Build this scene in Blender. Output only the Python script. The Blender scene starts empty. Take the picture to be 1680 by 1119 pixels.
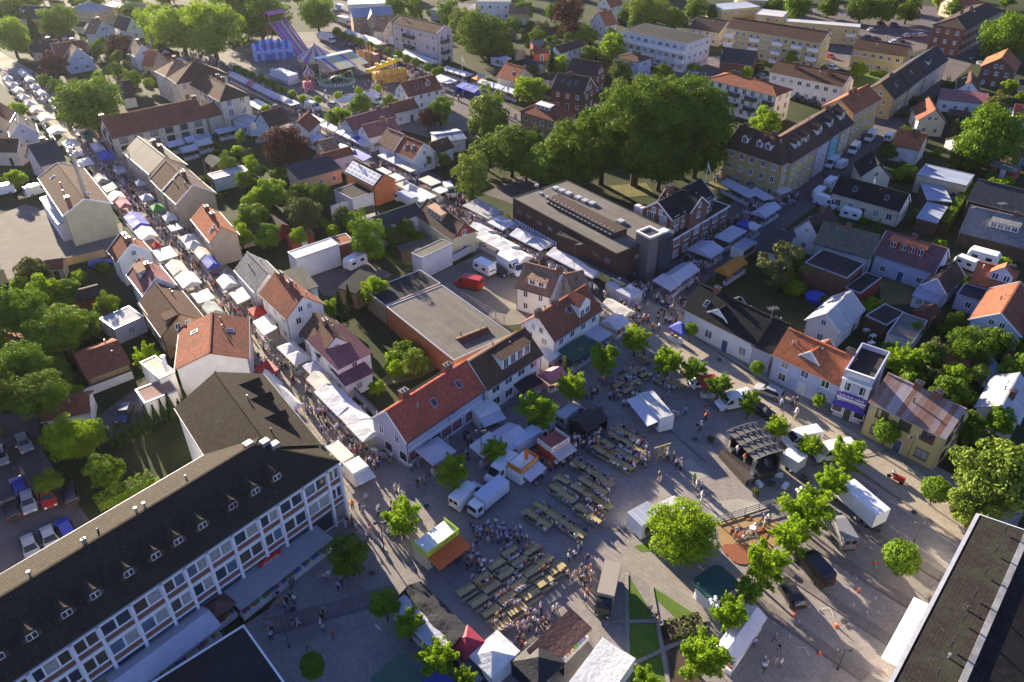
import bpy, math, random
import numpy as np
from mathutils import Vector, Matrix
random.seed(11)
RND = random.Random(5)
rad = math.radians
scene = bpy.context.scene
C = scene.collection

# ------------------------------------------------------------------ camera
FPX, YH, CAMH = 1280.0, -330.0, 75.0
TH = math.atan((559.5 - YH) / FPX)
cam_d = bpy.data.cameras.new('camera'); cam = bpy.data.objects.new('camera', cam_d); C.objects.link(cam)
cam_d.sensor_width = 36.0; cam_d.lens = 36.0 * FPX / 1680.0
cam_d.clip_start = 0.5; cam_d.clip_end = 6000.0
cam.location = (0, 0, CAMH); cam.rotation_euler = (math.pi / 2 - TH, 0, 0)
scene.camera = cam

# ------------------------------------------------------------------ sky, sun, exposure
SUN_EL, SUN_AZ = rad(14.5), rad(-33.5)          # azimuth from +Y, negative = to the left
world = bpy.data.worlds.new('World'); scene.world = world; world.use_nodes = True
wn = world.node_tree.nodes; wl = world.node_tree.links
sky = wn.new('ShaderNodeTexSky'); sky.sky_type = 'NISHITA'; sky.sun_disc = False
sky.sun_elevation = SUN_EL; sky.sun_rotation = SUN_AZ
sky.air_density = 1.0; sky.dust_density = 0.25; sky.ozone_density = 5.0
skm = wn.new('ShaderNodeMix'); skm.data_type = 'RGBA'; skm.blend_type = 'MULTIPLY'; skm.inputs[0].default_value = 1.0; skm.inputs[7].default_value = (1.3, 1.0, 1.15, 1)   # violet tint added to the sky light, to colour the shade
wl.new(sky.outputs[0], skm.inputs[6]); wl.new(skm.outputs[2], wn['Background'].inputs[0]); wn['Background'].inputs[1].default_value = 0.056
sun_d = bpy.data.lights.new('sun', 'SUN'); sun = bpy.data.objects.new('sun', sun_d); C.objects.link(sun)
sun_d.energy = 5.0; sun_d.angle = rad(0.5); sun_d.color = (1.0, 0.88, 0.66)
SDIR = Vector((math.sin(SUN_AZ) * math.cos(SUN_EL), math.cos(SUN_AZ) * math.cos(SUN_EL), math.sin(SUN_EL)))
sun.rotation_euler = SDIR.to_track_quat('Z', 'Y').to_euler(); sun.location = SDIR * 400
scene.view_settings.view_transform = 'Standard'; scene.view_settings.look = 'None'
scene.view_settings.exposure = 2.08; scene.view_settings.gamma = 1.0
scene.view_settings.use_white_balance = True; scene.view_settings.white_balance_temperature = 6500; scene.view_settings.white_balance_tint = 14
try:
    scene.cycles.max_bounces = 6; scene.cycles.transparent_max_bounces = 4
except Exception: pass

# ------------------------------------------------------------------ photo pixel -> place
FR = {'A': (0, 0, 5.986), 'B': (380, 20, 5.986), 'C': (600, 0, 5.986), 'D': (0, 180, 5.986), 'E': (1040, 880, 4.667),
      'G': (640, 920, 4.667), 'I': (700, 560, 5.593), 'J': (1160, 600, 5.593), 'K': (1060, 720, 6.0), 'L': (740, 860, 6.0),
      'M': (860, 700, 8.4), 'N': (1400, 700, 6.0), 'O': (180, 330, 6.99), 'Q': (540, 240, 5.593), 's': (0, 0, 1.0), 'S': (820, 680, 9.33)}
for _r, _y in enumerate((0, 270, 550, 819)):
    for _c, _x in enumerate((0, 420, 840, 1240)):
        FR['%d%d' % (_r, _c)] = (_x, _y, 3.73)
def src(t, x, y):
    a, b, k = FR[t]; return a + x / k, b + y / k
def G(t, x, y, h=0.0):
    """a point of photo frame t, at the height h it is known to have -> plan position"""
    sx, sy = src(t, x, y)
    u = (sx - 840) / FPX; v = -(sy - 559.5) / FPX
    ry = math.cos(TH) + v * math.sin(TH); rz = -math.sin(TH) + v * math.cos(TH)
    k = (h - CAMH) / rz
    return Vector((u * k, ry * k))
def mpp(t, x, y, h=0.0):
    """metres per source pixel across the view at that place"""
    p = G(t, x, y, h)
    depth = p.y * math.cos(TH) + (CAMH - h) * math.sin(TH)
    return depth / FPX
def to_px(p):
    x, y, z = p; d = y * math.cos(TH) + (CAMH - z) * math.sin(TH)
    v = y * math.sin(TH) - (CAMH - z) * math.cos(TH)
    return 840 + FPX * x / d, 559.5 - FPX * v / d

# ------------------------------------------------------------------ materials
MATS = {}
def nodes(m):
    m.use_nodes = True; nt = m.node_tree; return nt, nt.nodes, nt.links, nt.nodes['Principled BSDF']
def cl(c, k=1.0): return (min(c[0] * k, 1), min(c[1] * k, 1), min(c[2] * k, 1), 1)
def mixc(nt, a, b, fac):
    n = nt.nodes.new('ShaderNodeMix'); n.data_type = 'RGBA'
    for s, v in ((6, a), (7, b), (0, fac)):
        if hasattr(v, 'links'): nt.links.new(v, n.inputs[s])
        else: n.inputs[s].default_value = v
    return n.outputs[2]
def ramp(nt, fac, lo, hi):
    n = nt.nodes.new('ShaderNodeMapRange'); n.inputs[1].default_value = lo; n.inputs[2].default_value = hi
    nt.links.new(fac, n.inputs[0]); return n.outputs[0]
def noise(nt, vec, sc, det=4, rough=.6):
    n = nt.nodes.new('ShaderNodeTexNoise'); n.inputs['Scale'].default_value = sc; n.inputs['Detail'].default_value = det
    n.inputs['Roughness'].default_value = rough; nt.links.new(vec, n.inputs['Vector']); return n.outputs[0]
def coord(nt, which='Object'):
    return nt.nodes.new('ShaderNodeTexCoord').outputs[which]
def worldpos(nt): return nt.nodes.new('ShaderNodeNewGeometry').outputs['Position']
def bump(nt, h, st, dist=.05):
    n = nt.nodes.new('ShaderNodeBump'); n.inputs['Strength'].default_value = st; n.inputs['Distance'].default_value = dist
    nt.links.new(h, n.inputs['Height']); nt.links.new(n.outputs[0], nt.nodes['Principled BSDF'].inputs['Normal'])
def plain(name, col, rough=.7, spec=.3, var=.12, sc=1.3, metal=0.0):
    if name in MATS: return MATS[name]
    m = bpy.data.materials.new(name); nt, N, L, P = nodes(m)
    P.inputs['Roughness'].default_value = rough; P.inputs['Specular IOR Level'].default_value = spec; P.inputs['Metallic'].default_value = metal
    if var > 0:
        f = ramp(nt, noise(nt, worldpos(nt), sc), .3, .7)
        L.new(mixc(nt, cl(col, 1 - var), cl(col, 1 + var), f), P.inputs['Base Color'])
    else: P.inputs['Base Color'].default_value = cl(col)
    MATS[name] = m; return m
WC = dict(white=(.76, .74, .7), cream=(.66, .58, .43), yellow=(.55, .44, .2), paleyellow=(.6, .54, .34), ochre=(.5, .37, .16), beige=(.56, .42, .27), brick=(.18, .085, .058),
          tanbrick=(.36, .24, .14), redwood=(.27, .06, .045), paleblue=(.46, .5, .64), lavender=(.42, .42, .53), grey=(.4, .4, .41), palegrey=(.6, .6, .61),
          pink=(.62, .5, .47), black=(.03, .028, .028), orange=(.45, .15, .06), darkbrick=(.05, .03, .026), concrete=(.13, .125, .118), darkwood=(.09, .06, .045), turq=(.2, .45, .48))
def wallm(k):
    n = 'wall_' + k
    if n in MATS: return MATS[n]
    col = WC[k]; m = bpy.data.materials.new(n); nt, N, L, P = nodes(m); P.inputs['Roughness'].default_value = .88; P.inputs['Specular IOR Level'].default_value = .2
    w = worldpos(nt); f = ramp(nt, noise(nt, w, .55, 6), .3, .72)
    if k in ('brick', 'tanbrick', 'darkbrick', 'redwood', 'orange', 'darkwood'):
        b = N.new('ShaderNodeTexBrick'); L.new(coord(nt, 'UV'), b.inputs['Vector'])
        b.inputs['Scale'].default_value = 1; b.inputs['Brick Width'].default_value = .26; b.inputs['Row Height'].default_value = .085; b.inputs['Mortar Size'].default_value = .008
        b.inputs['Color1'].default_value = cl(col, .75); b.inputs['Color2'].default_value = cl(col, 1.25); b.inputs['Mortar'].default_value = cl(col, 1.3)
        c = b.outputs[0]
        n1 = mixc(nt, c, cl(col, .6), ramp(nt, noise(nt, w, .8, 5), .5, .9))
    else:
        n1 = mixc(nt, cl(col, .86), cl(col, 1.06), f)
        # rain streaks and grime
        s = N.new('ShaderNodeMapping'); s.inputs['Scale'].default_value = (2.2, 2.2, .22); L.new(w, s.inputs[0])
        n1 = mixc(nt, n1, cl((col[0] * .62, col[1] * .58, col[2] * .52)), ramp(nt, noise(nt, s.outputs[0], 1.0, 5), .58, .95))
    L.new(n1, P.inputs['Base Color']); bump(nt, noise(nt, w, 14, 3), .25, .02)
    MATS[n] = m; return m
RC = dict(red=(.46, .11, .07), orange=(.42, .145, .07), brown=(.125, .068, .046), redbrown=(.27, .1, .06), darkbrown=(.085, .058, .048), slate=(.055, .06, .07), black=(.022, .022, .024),
          tan=(.32, .2, .125), grey=(.22, .22, .22), lightgrey=(.45, .45, .45), white=(.72, .7, .66), bluegrey=(.3, .34, .42), pinkred=(.3, .13, .12), felt=(.15, .138, .12), darkfelt=(.04, .037, .035),
          longtile=(.05, .038, .028), moss=(.16, .15, .11), cream=(.62, .55, .42), purple=(.2, .1, .11), rust=(.3, .2, .16), nearblack=(.026, .022, .02))
def roofm(k, style='tile'):
    n = 'roof_%s_%s' % (style, k)
    if n in MATS: return MATS[n]
    col = RC[k]; m = bpy.data.materials.new(n); nt, N, L, P = nodes(m)
    P.inputs['Roughness'].default_value = .9; P.inputs['Specular IOR Level'].default_value = .08
    uv = coord(nt, 'UV'); w = worldpos(nt)
    if style == 'tile':
        b = N.new('ShaderNodeTexBrick'); L.new(uv, b.inputs['Vector']); b.offset = 0.0
        b.inputs['Scale'].default_value = 1; b.inputs['Brick Width'].default_value = .3; b.inputs['Row Height'].default_value = .36
        b.inputs['Mortar Size'].default_value = .03; b.inputs['Mortar Smooth'].default_value = .6
        b.inputs['Color1'].default_value = cl(col, .78); b.inputs['Color2'].default_value = cl(col, 1.22); b.inputs['Mortar'].default_value = cl(col, .5)
        c = mixc(nt, b.outputs[0], cl((col[0] * .45 + .02, col[1] * .5 + .025, col[2] * .45 + .015)), ramp(nt, noise(nt, w, .35, 7, .7), .46, .72))
        c = mixc(nt, c, cl((col[0] * 1.25 + .03, col[1] * 1.3 + .03, col[2] * 1.3 + .03)), ramp(nt, noise(nt, w, 1.7, 5, .7), .56, .8))
        L.new(c, P.inputs['Base Color'])
        iv = N.new('ShaderNodeMath'); iv.operation = 'SUBTRACT'; iv.inputs[0].default_value = 1; L.new(b.outputs[1], iv.inputs[1])
        bump(nt, iv.outputs[0], .7, .05)
    elif style in ('metal', 'rustmetal'):
        wv = N.new('ShaderNodeTexBrick'); L.new(uv, wv.inputs['Vector']); wv.offset = 0.0
        wv.inputs['Scale'].default_value = 1; wv.inputs['Brick Width'].default_value = .75 if style == 'rustmetal' else .5; wv.inputs['Row Height'].default_value = 30
        wv.inputs['Mortar Size'].default_value = .025
        wv.inputs['Color1'].default_value = cl(col, .88); wv.inputs['Color2'].default_value = cl(col, 1.12); wv.inputs['Mortar'].default_value = cl(col, .6)
        c = wv.outputs[0]
        if style == 'rustmetal':
            wv.inputs['Color1'].default_value = (.2, .1, .07, 1); wv.inputs['Color2'].default_value = (.36, .34, .36, 1)
            c = mixc(nt, c, (.3, .2, .15, 1), ramp(nt, noise(nt, w, .9, 6, .7), .48, .75))
        else: c = mixc(nt, c, cl(col, .65), ramp(nt, noise(nt, w, .5, 6, .7), .5, .85))
        L.new(c, P.inputs['Base Color']); P.inputs['Roughness'].default_value = .65; P.inputs['Metallic'].default_value = .1
        bump(nt, wv.outputs[1], .5, .04)
    else:   # felt / flat
        b = N.new('ShaderNodeTexBrick'); L.new(uv, b.inputs['Vector']); b.inputs['Scale'].default_value = 1
        b.inputs['Brick Width'].default_value = 8; b.inputs['Row Height'].default_value = 1.0; b.inputs['Mortar Size'].default_value = .03
        b.inputs['Color1'].default_value = cl(col, .9); b.inputs['Color2'].default_value = cl(col, 1.1); b.inputs['Mortar'].default_value = cl(col, .72)
        c = mixc(nt, b.outputs[0], cl(col, .6), ramp(nt, noise(nt, w, .22, 7, .7), .5, .8))
        c = mixc(nt, c, cl(col, 1.35), ramp(nt, noise(nt, w, .8, 6, .7), .62, .9))
        L.new(c, P.inputs['Base Color']); P.inputs['Roughness'].default_value = .9
    MATS[n] = m; return m
def groundm(name, col, col2, sc=.4, fine=8.0, pat=None, rough=.92, bs=.3):
    if name in MATS: return MATS[name]
    m = bpy.data.materials.new(name); nt, N, L, P = nodes(m); w = worldpos(nt)
    P.inputs['Roughness'].default_value = rough; P.inputs['Specular IOR Level'].default_value = .1
    c = mixc(nt, cl(col), cl(col2), ramp(nt, noise(nt, w, sc, 8, .65), .35, .68))
    f2 = noise(nt, w, fine, 3)
    if pat == 'sett':
        v = N.new('ShaderNodeTexVoronoi'); v.feature = 'DISTANCE_TO_EDGE'; v.inputs['Scale'].default_value = 3.4; v.inputs['Randomness'].default_value = .55; L.new(w, v.inputs['Vector'])
        e = ramp(nt, v.outputs[0], .0, .1); c = mixc(nt, cl(col, .78), c, e)
        v2 = N.new('ShaderNodeTexVoronoi'); v2.inputs['Scale'].default_value = 3.4; v2.inputs['Randomness'].default_value = .55; L.new(w, v2.inputs['Vector'])
        sp = N.new('ShaderNodeSeparateColor'); L.new(v2.outputs['Color'], sp.inputs[0]); c = mixc(nt, c, cl(col2, 1.15), ramp(nt, sp.outputs[0], .3, 1.8))
        bump(nt, e, .25, .02)
    elif pat == 'slab':
        b = N.new('ShaderNodeTexBrick'); mp = N.new('ShaderNodeMapping'); mp.inputs['Rotation'].default_value = (0, 0, rad(38)); L.new(w, mp.inputs[0]); L.new(mp.outputs[0], b.inputs['Vector'])
        b.inputs['Scale'].default_value = 1; b.inputs['Brick Width'].default_value = .9; b.inputs['Row Height'].default_value = .6; b.inputs['Mortar Size'].default_value = .02
        b.inputs['Color1'].default_value = (.9, .9, .9, 1); b.inputs['Color2'].default_value = (1, 1, 1, 1); b.inputs['Mortar'].default_value = (.6, .6, .6, 1)
        mm = N.new('ShaderNodeMix'); mm.data_type = 'RGBA'; mm.blend_type = 'MULTIPLY'; mm.inputs[0].default_value = 1; L.new(c, mm.inputs[6]); L.new(b.outputs[0], mm.inputs[7]); c = mm.outputs[2]
    else: bump(nt, f2, bs, .04)
    c = mixc(nt, c, cl(col, .62), ramp(nt, f2, .55, .95))
    # old repairs and stains of their own shape
    c = mixc(nt, c, cl(col, .7), ramp(nt, noise(nt, w, .07, 3, .5), .6, .75))
    L.new(c, P.inputs['Base Color']); MATS[name] = m; return m
def leafm(name, col, var=.35, tl=.12):
    n = 'leaf_' + name
    if n in MATS: return MATS[n]
    m = bpy.data.materials.new(n); nt, N, L, P = nodes(m); w = worldpos(nt)
    oi = N.new('ShaderNodeObjectInfo')
    f = ramp(nt, noise(nt, w, .55, 5, .7), .3, .72)
    c = mixc(nt, cl((col[0] * (1 - var), col[1] * (1 - var * .8), col[2] * .7)), cl((col[0] * (1 + var), col[1] * (1 + var * .7), col[2] * 1.1)), f)
    c = mixc(nt, c, cl((col[0] * 1.35, col[1] * 1.12, col[2] * .8)), ramp(nt, oi.outputs['Random'], .4, 2.2))
    P.inputs['Roughness'].default_value = .75; P.inputs['Specular IOR Level'].default_value = .06
    L.new(c, P.inputs['Base Color'])
    tr = N.new('ShaderNodeBsdfTranslucent')
    tc = N.new('ShaderNodeMix'); tc.data_type = 'RGBA'; tc.blend_type = 'MULTIPLY'; tc.inputs[0].default_value = 1; L.new(c, tc.inputs[6]); tc.inputs[7].default_value = (1.9, 1.75, .7, 1)
    L.new(tc.outputs[2], tr.inputs[0])
    mx = N.new('ShaderNodeMixShader'); mx.inputs[0].default_value = tl; L.new(P.outputs[0], mx.inputs[1]); L.new(tr.outputs[0], mx.inputs[2])
    L.new(mx.outputs[0], N['Material Output'].inputs[0]); MATS[n] = m; return m
def clothm(name, col, trans=.3):
    n = 'cloth_' + name
    if n in MATS: return MATS[n]
    m = bpy.data.materials.new(n); nt, N, L, P = nodes(m); w = worldpos(nt)
    c = mixc(nt, cl(col, .88), cl(col, 1.05), ramp(nt, noise(nt, w, 1.2, 5), .3, .7))
    L.new(c, P.inputs['Base Color']); P.inputs['Roughness'].default_value = .65
    tr = N.new('ShaderNodeBsdfTranslucent'); L.new(c, tr.inputs[0]); mx = N.new('ShaderNodeMixShader'); mx.inputs[0].default_value = trans
    L.new(P.outputs[0], mx.inputs[1]); L.new(tr.outputs[0], mx.inputs[2]); L.new(mx.outputs[0], N['Material Output'].inputs[0])
    bump(nt, noise(nt, w, 2.2, 3), .5, .12); MATS[n] = m; return m
GLASS = plain('window_glass', (.035, .045, .06), .08, .6, .3, .7)
GLASSES = [GLASS, plain('glass_sky', (.1, .13, .19), .1, .6, .3, .7), plain('glass_curtain', (.3, .29, .27), .35, .4, .25, 1.5), plain('glass_warm', (.07, .055, .04), .1, .6, .3, .7)]
FRAMEW = plain('white_frame', (.75, .75, .74), .5, .3, .06)
FRAMEB = plain('brown_frame', (.1, .06, .04), .6, .3, .1)
FRAMED = plain('dark_frame', (.05, .05, .055), .5, .3, .1)
METAL = plain('galvanised_metal', (.4, .4, .41), .4, .5, .1, 2, .6)
DARKM = plain('dark_metal', (.05, .05, .055), .5, .4, .1)
WOOD = plain('pale_wood', (.38, .3, .13), .75, .2, .22, 3)
WOODD = plain('brown_wood', (.14, .085, .05), .8, .2, .25, 2)
CHIM = wallm('brick')

# ------------------------------------------------------------------ mesh building
class MB:
    def __init__(s): s.v = []; s.f = []; s.m = []
    def face(s, pts, mi=0):
        i = len(s.v); s.v += [tuple(p) for p in pts]; s.f.append(tuple(range(i, i + len(pts)))); s.m.append(mi)
    def box(s, x0, x1, y0, y1, z0, z1, mi=0, M=None):
        p = [(x0, y0, z0), (x1, y0, z0), (x1, y1, z0), (x0, y1, z0), (x0, y0, z1), (x1, y0, z1), (x1, y1, z1), (x0, y1, z1)]
        if M is not None: p = [tuple(M @ Vector(q)) for q in p]
        i = len(s.v); s.v += p
        for q in ((0, 3, 2, 1), (4, 5, 6, 7), (0, 1, 5, 4), (1, 2, 6, 5), (2, 3, 7, 6), (3, 0, 4, 7)): s.f.append(tuple(i + k for k in q)); s.m.append(mi)
    def beam(s, a, b, w, h=None, mi=0):
        """a square bar from a to b"""
        a, b = Vector(a), Vector(b); d = b - a; L = d.length
        if L < 1e-6: return
        M = Matrix.Translation(a) @ d.to_track_quat('X', 'Z').to_matrix().to_4x4(); h = h or w
        s.box(0, L, -w / 2, w / 2, -h / 2, h / 2, mi, M)
    def cyl(s, a, b, r0, r1=None, n=8, mi=0, cap=True):
        a, b = Vector(a), Vector(b); d = b - a; r1 = r0 if r1 is None else r1
        M = d.to_track_quat('Z', 'Y').to_matrix(); i = len(s.v)
        for k in range(n):
            t = 2 * math.pi * k / n; u = M @ Vector((math.cos(t), math.sin(t), 0))
            s.v += [tuple(a + u * r0), tuple(b + u * r1)]
        for k in range(n):
            j = (k + 1) % n; s.f.append((i + 2 * k, i + 2 * j, i + 2 * j + 1, i + 2 * k + 1)); s.m.append(mi)
        if cap:
            s.f.append(tuple(i + 2 * k for k in reversed(range(n)))); s.m.append(mi)
            s.f.append(tuple(i + 2 * k + 1 for k in range(n))); s.m.append(mi)
    def slab(s, top, th, mi=0, smi=None):
        """polygon top (any plane), pushed down by th"""
        smi = mi if smi is None else smi; n = len(top)
        bot = [(p[0], p[1], p[2] - th) for p in top]
        s.face(top, mi); s.face(bot[::-1], smi)
        for k in range(n):
            j = (k + 1) % n; s.face([top[k], bot[k], bot[j], top[j]], smi)
    def sphere(s, c, r, n=8, m=5, mi=0, sz=1.0):
        i = len(s.v); rows = []
        for a in range(m + 1):
            ph = math.pi * a / m; row = []
            for k in range(n):
                t = 2 * math.pi * k / n; row.append(len(s.v)); s.v.append((c[0] + r * math.sin(ph) * math.cos(t), c[1] + r * math.sin(ph) * math.sin(t), c[2] + r * sz * math.cos(ph)))
            rows.append(row)
        for a in range(m):
            for k in range(n):
                j = (k + 1) % n; s.f.append((rows[a][k], rows[a + 1][k], rows[a + 1][j], rows[a][j])); s.m.append(mi)
    def mesh(s, name, mats, smooth=False, uv=True):
        me = bpy.data.meshes.new(name); me.from_pydata(s.v, [], s.f)
        for m in (mats if isinstance(mats, (list, tuple)) else [mats]): me.materials.append(m)
        if any(s.m): me.polygons.foreach_set('material_index', s.m)
        if smooth: me.polygons.foreach_set('use_smooth', [True] * len(me.polygons))
        if uv:
            lay = me.uv_layers.new(name='UVMap'); out = [0.0] * (2 * len(me.loops)); vs = me.vertices
            for p in me.polygons:
                n = p.normal
                if abs(n.z) > .985: t = Vector((1, 0, 0)); b = Vector((0, 1, 0))
                else: t = Vector((-n.y, n.x, 0)).normalized(); b = n.cross(t)
                for li in p.loop_indices:
                    co = vs[me.loops[li].vertex_index].co; out[2 * li] = co.dot(t); out[2 * li + 1] = co.dot(b)
            lay.data.foreach_set('uv', out)
        me.update(); return me
def link(name, data, parent=None, loc=(0, 0, 0), rz=0.0, scale=None):
    o = bpy.data.objects.new(name, data); C.objects.link(o); o.location = loc
    if rz: o.rotation_euler = (0, 0, rz)
    if scale is not None: o.scale = scale
    if parent is not None: o.parent = parent
    return o
def obj(name, mb, mats, parent=None, loc=(0, 0, 0), rz=0.0, smooth=False):
    return link(name, mb.mesh(name, mats, smooth), parent, loc, rz)
THINGS = []
def tag(o, label, cat, group=None):
    o['label'] = label; o['category'] = cat
    if group: o['group'] = group
    THINGS.append(o); return o
def thing(name, label, cat, loc=(0, 0, 0), rz=0.0, group=None):
    o = link(name, None, None, loc, rz); o.empty_display_size = .5; return tag(o, label, cat, group)
def struct(name, mb, mats, kind='structure'):
    o = obj(name, mb, mats); o['kind'] = kind; return o
def setmat(o, i, m):
    o.material_slots[i].link = 'OBJECT'; o.material_slots[i].material = m
RECTS = []            # footprints people keep clear of: (cx, cy, ux, uy, hx, hy)
def addrect(c, ang, hx, hy): RECTS.append((c[0], c[1], math.cos(ang), math.sin(ang), hx, hy))
def blocked(x, y, pad=.25):
    for cx, cy, ux, uy, hx, hy in RECTS:
        dx, dy = x - cx, y - cy
        if abs(dx * ux + dy * uy) < hx + pad and abs(-dx * uy + dy * ux) < hy + pad: return True
    return False
# ------------------------------------------------------------------ ground
NZ = [0]
def sheet(name, pts, z, m, t='s', th=.0):
    mb = MB(); P = []
    for p in pts:
        g = G(t, p[0], p[1], z) if len(p) == 2 else G(p[0], p[1], p[2], z); P.append((g.x, g.y, z))
    a = sum(P[i][0] * P[(i + 1) % len(P)][1] - P[(i + 1) % len(P)][0] * P[i][1] for i in range(len(P)))
    if a < 0: P.reverse()
    dz = NZ[0] * .0011; NZ[0] += 1; P = [(x, y, zz + dz) for x, y, zz in P]
    mb.face(P); return struct(name, mb, m)
GARDEN = groundm('garden_earth', (.024, .04, .012), (.06, .06, .025), .12, 5)
ASPH = groundm('asphalt', (.1, .085, .085), (.15, .13, .125), .3, 9)
SQUARE = groundm('square_setts', (.2, .178, .166), (.285, .255, .228), .25, 7, 'sett')
SETT = groundm('street_setts', (.28, .235, .185), (.37, .32, .255), .3, 7, 'sett')
SLAB = groundm('pale_slabs', (.25, .225, .19), (.31, .28, .24), .35, 6, 'slab')
CONC = groundm('worn_concrete', (.27, .25, .21), (.36, .335, .29), .3, 8)
LAWN = groundm('lawn', (.07, .135, .02), (.12, .17, .035), .5, 12, None, .95, .6)
DRY = groundm('dry_grass', (.12, .115, .045), (.2, .17, .075), .4, 10, None, .95, .6)
RUBBER = groundm('orange_play_surface', (.28, .18, .085), (.34, .22, .11), .4, 9)
RUBBER2 = groundm('red_play_surface', (.22, .085, .05), (.26, .1, .06), .6, 9)
GRAVEL = groundm('yard_gravel', (.17, .15, .125), (.22, .195, .16), .3, 9)
HEDGEBED = groundm('bark_bed', (.06, .04, .028), (.1, .075, .045), 1.2, 9)
mb = MB(); mb.face([(-3000, -600, 0), (3000, -600, 0), (3000, 5000, 0), (-3000, 5000, 0)]); struct('ground', mb, GARDEN)
Z1, Z2, Z3 = .012, .024, .036
sheet('left_market_street', [(-60, 95), (20, 150), (110, 225), (165, 300), (205, 370), (255, 440), (330, 520), (420, 600), (470, 660), (540, 745), (565, 815), (665, 745), (600, 690), (510, 590), (455, 530), (400, 460), (345, 410), (300, 350), (250, 290), (200, 240), (150, 190), (60, 120), (-60, 50)], Z1, SETT)
sheet('middle_market_street', [(290, 100), (400, 150), (470, 200), (560, 265), (650, 320), (720, 370), (780, 420), (860, 470), (940, 520), (985, 565), (1070, 500), (1000, 470), (900, 410), (820, 355), (740, 300), (640, 245), (540, 185), (440, 130), (340, 75)], Z1, ASPH)
sheet('fairground_ground', [(345, 95), (450, 55), (560, 50), (700, 105), (790, 155), (830, 205), (700, 225), (560, 185), (430, 140)], Z2, GRAVEL)
sheet('far_market_street', [(530, 20), (640, 75), (790, 148), (900, 210), (870, 245), (760, 190), (600, 105), (520, 60)], Z3, ASPH)
sheet('right_market_street', [(985, 505), (1080, 430), (1190, 340), (1290, 270), (1380, 200), (1470, 130), (1560, 60), (1610, 20), (1650, 30), (1590, 110), (1500, 190), (1420, 260), (1350, 330), (1260, 395), (1160, 460), (1120, 505)], Z2, ASPH)
sheet('car_yard', [(-40, 370), (40, 335), (75, 345), (110, 395), (200, 365), (205, 415), (75, 445), (-40, 470)], Z2, GRAVEL)
sheet('inner_courtyard', [(683, 466), (795, 412), (880, 440), (870, 530), (825, 535), (745, 485)], Z2, GRAVEL)
sheet('white_house_yard', [(505, 452), (600, 430), (645, 450), (575, 490), (530, 485)], Z2, ASPH)
sheet('left_car_park', [(-60, 690), (60, 670), (70, 740), (130, 830), (165, 880), (20, 960), (-80, 990)], Z1, ASPH)
sheet('back_court', [(140, 700), (270, 600), (310, 650), (215, 700), (170, 730)], Z2, ASPH)
sheet('apartment_car_park', [(1330, 10), (1545, 10), (1540, 75), (1390, 115), (1330, 85), (1270, 20)], Z1, ASPH)
sheet('apartment_drive', [(1050, 120), (1180, 90), (1260, 150), (1200, 200), (1150, 130)], Z1, ASPH)
sheet('library_path', [(795, 318), (860, 285), (890, 300), (840, 335)], Z2, ASPH)
sheet('goods_yard', [(530, 2), (640, 2), (640, 35), (560, 55)], Z1, ASPH)
sheet('market_square', [(150, 1200), (300, 1090), (440, 1000), (560, 815), (640, 690), (800, 640), (900, 560), (985, 500), (1090, 470), (1130, 500), (1250, 590), (1450, 715), (1600, 800), (1680, 840), (1500, 1200)], Z1 * 1.5, SQUARE)
sheet('cobbled_street', [(1030, 485), (1120, 500), (1250, 590), (1450, 715), (1600, 805), (1670, 850), (1600, 915), (1440, 805), (1290, 712), (1180, 640), (1060, 572), (1000, 530)], .028, SETT)
sheet('house_pavement', [(1125, 522), (1245, 590), (1445, 712), (1590, 795), (1570, 812), (1435, 730), (1232, 606), (1110, 533)], .034, SLAB)
sheet('concrete_strip', [(580, 640), (900, 590), (1250, 660), (690, 815)], .03, CONC, 'K')
sheet('concrete_patch', [(330, 250), (430, 180), (640, 360), (480, 420)], .03, CONC, 'K')
sheet('pale_square_path', [(1003, 903), (1062, 888), (1150, 925), (1180, 1000), (1165, 1020), (1145, 1022), (1030, 935)], .03, SLAB)
sheet('playground_surface', [(690, 835), (960, 755), (1290, 800), (1330, 1000), (1130, 1180), (760, 1110)], .034, RUBBER, 'K')
def disc(name, t, x, y, r, z, m):
    z = .1 + NZ[0] * .0011; NZ[0] += 1; c = G(t, x, y, z); mb = MB(); mb.face([(c.x + r * math.cos(k * math.pi / 12), c.y + r * math.sin(k * math.pi / 12), z) for k in range(24)]); return struct(name, mb, m)
for x, y, r in ((1000, 775, .45), (905, 915, .9), (1120, 925, 1.0), (930, 1130, 1.6), (820, 1090, .9)): disc('playground_circle', 'K', x, y, r, .04, RUBBER2)
sheet('lawn', [(705, 455), (880, 730), (715, 745)], .03, LAWN, '32')
sheet('lawn', [(858, 535), (1165, 733), (1015, 740), (872, 605)], .03, LAWN, '32')
sheet('lawn', [(718, 762), (888, 758), (922, 915), (722, 1003)], .03, LAWN, '32')
sheet('lawn', [(722, 1035), (932, 935), (975, 1180), (722, 1200)], .03, LAWN, '32')
sheet('lawn', [(745, 290), (850, 262), (860, 320), (790, 325)], .03, LAWN, '32')
sheet('planting_bed', [(908, 760), (1195, 755), (1085, 840), (930, 895)], .03, HEDGEBED, '32')
sheet('planting_bed', [(945, 915), (1085, 850), (1180, 1180), (985, 1180)], .03, HEDGEBED, '32')
for zz, (a, b) in zip((0, .003, .006, .009), (((700, 450), (712, 1190)), ((612, 752), (1200, 745)), ((850, 530), (965, 1190)), ((700, 1030), (1100, 845)))):
    A, B = G('32', *a, .03), G('32', *b, .03); d = (B - A).normalized(); n = Vector((-d.y, d.x)) * .22
    mb = MB(); mb.face([(*(A - n), .15 + zz), (*(B - n), .15 + zz), (*(B + n), .15 + zz), (*(A + n), .15 + zz)]); struct('lawn_edging_path', mb, SLAB)
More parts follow.
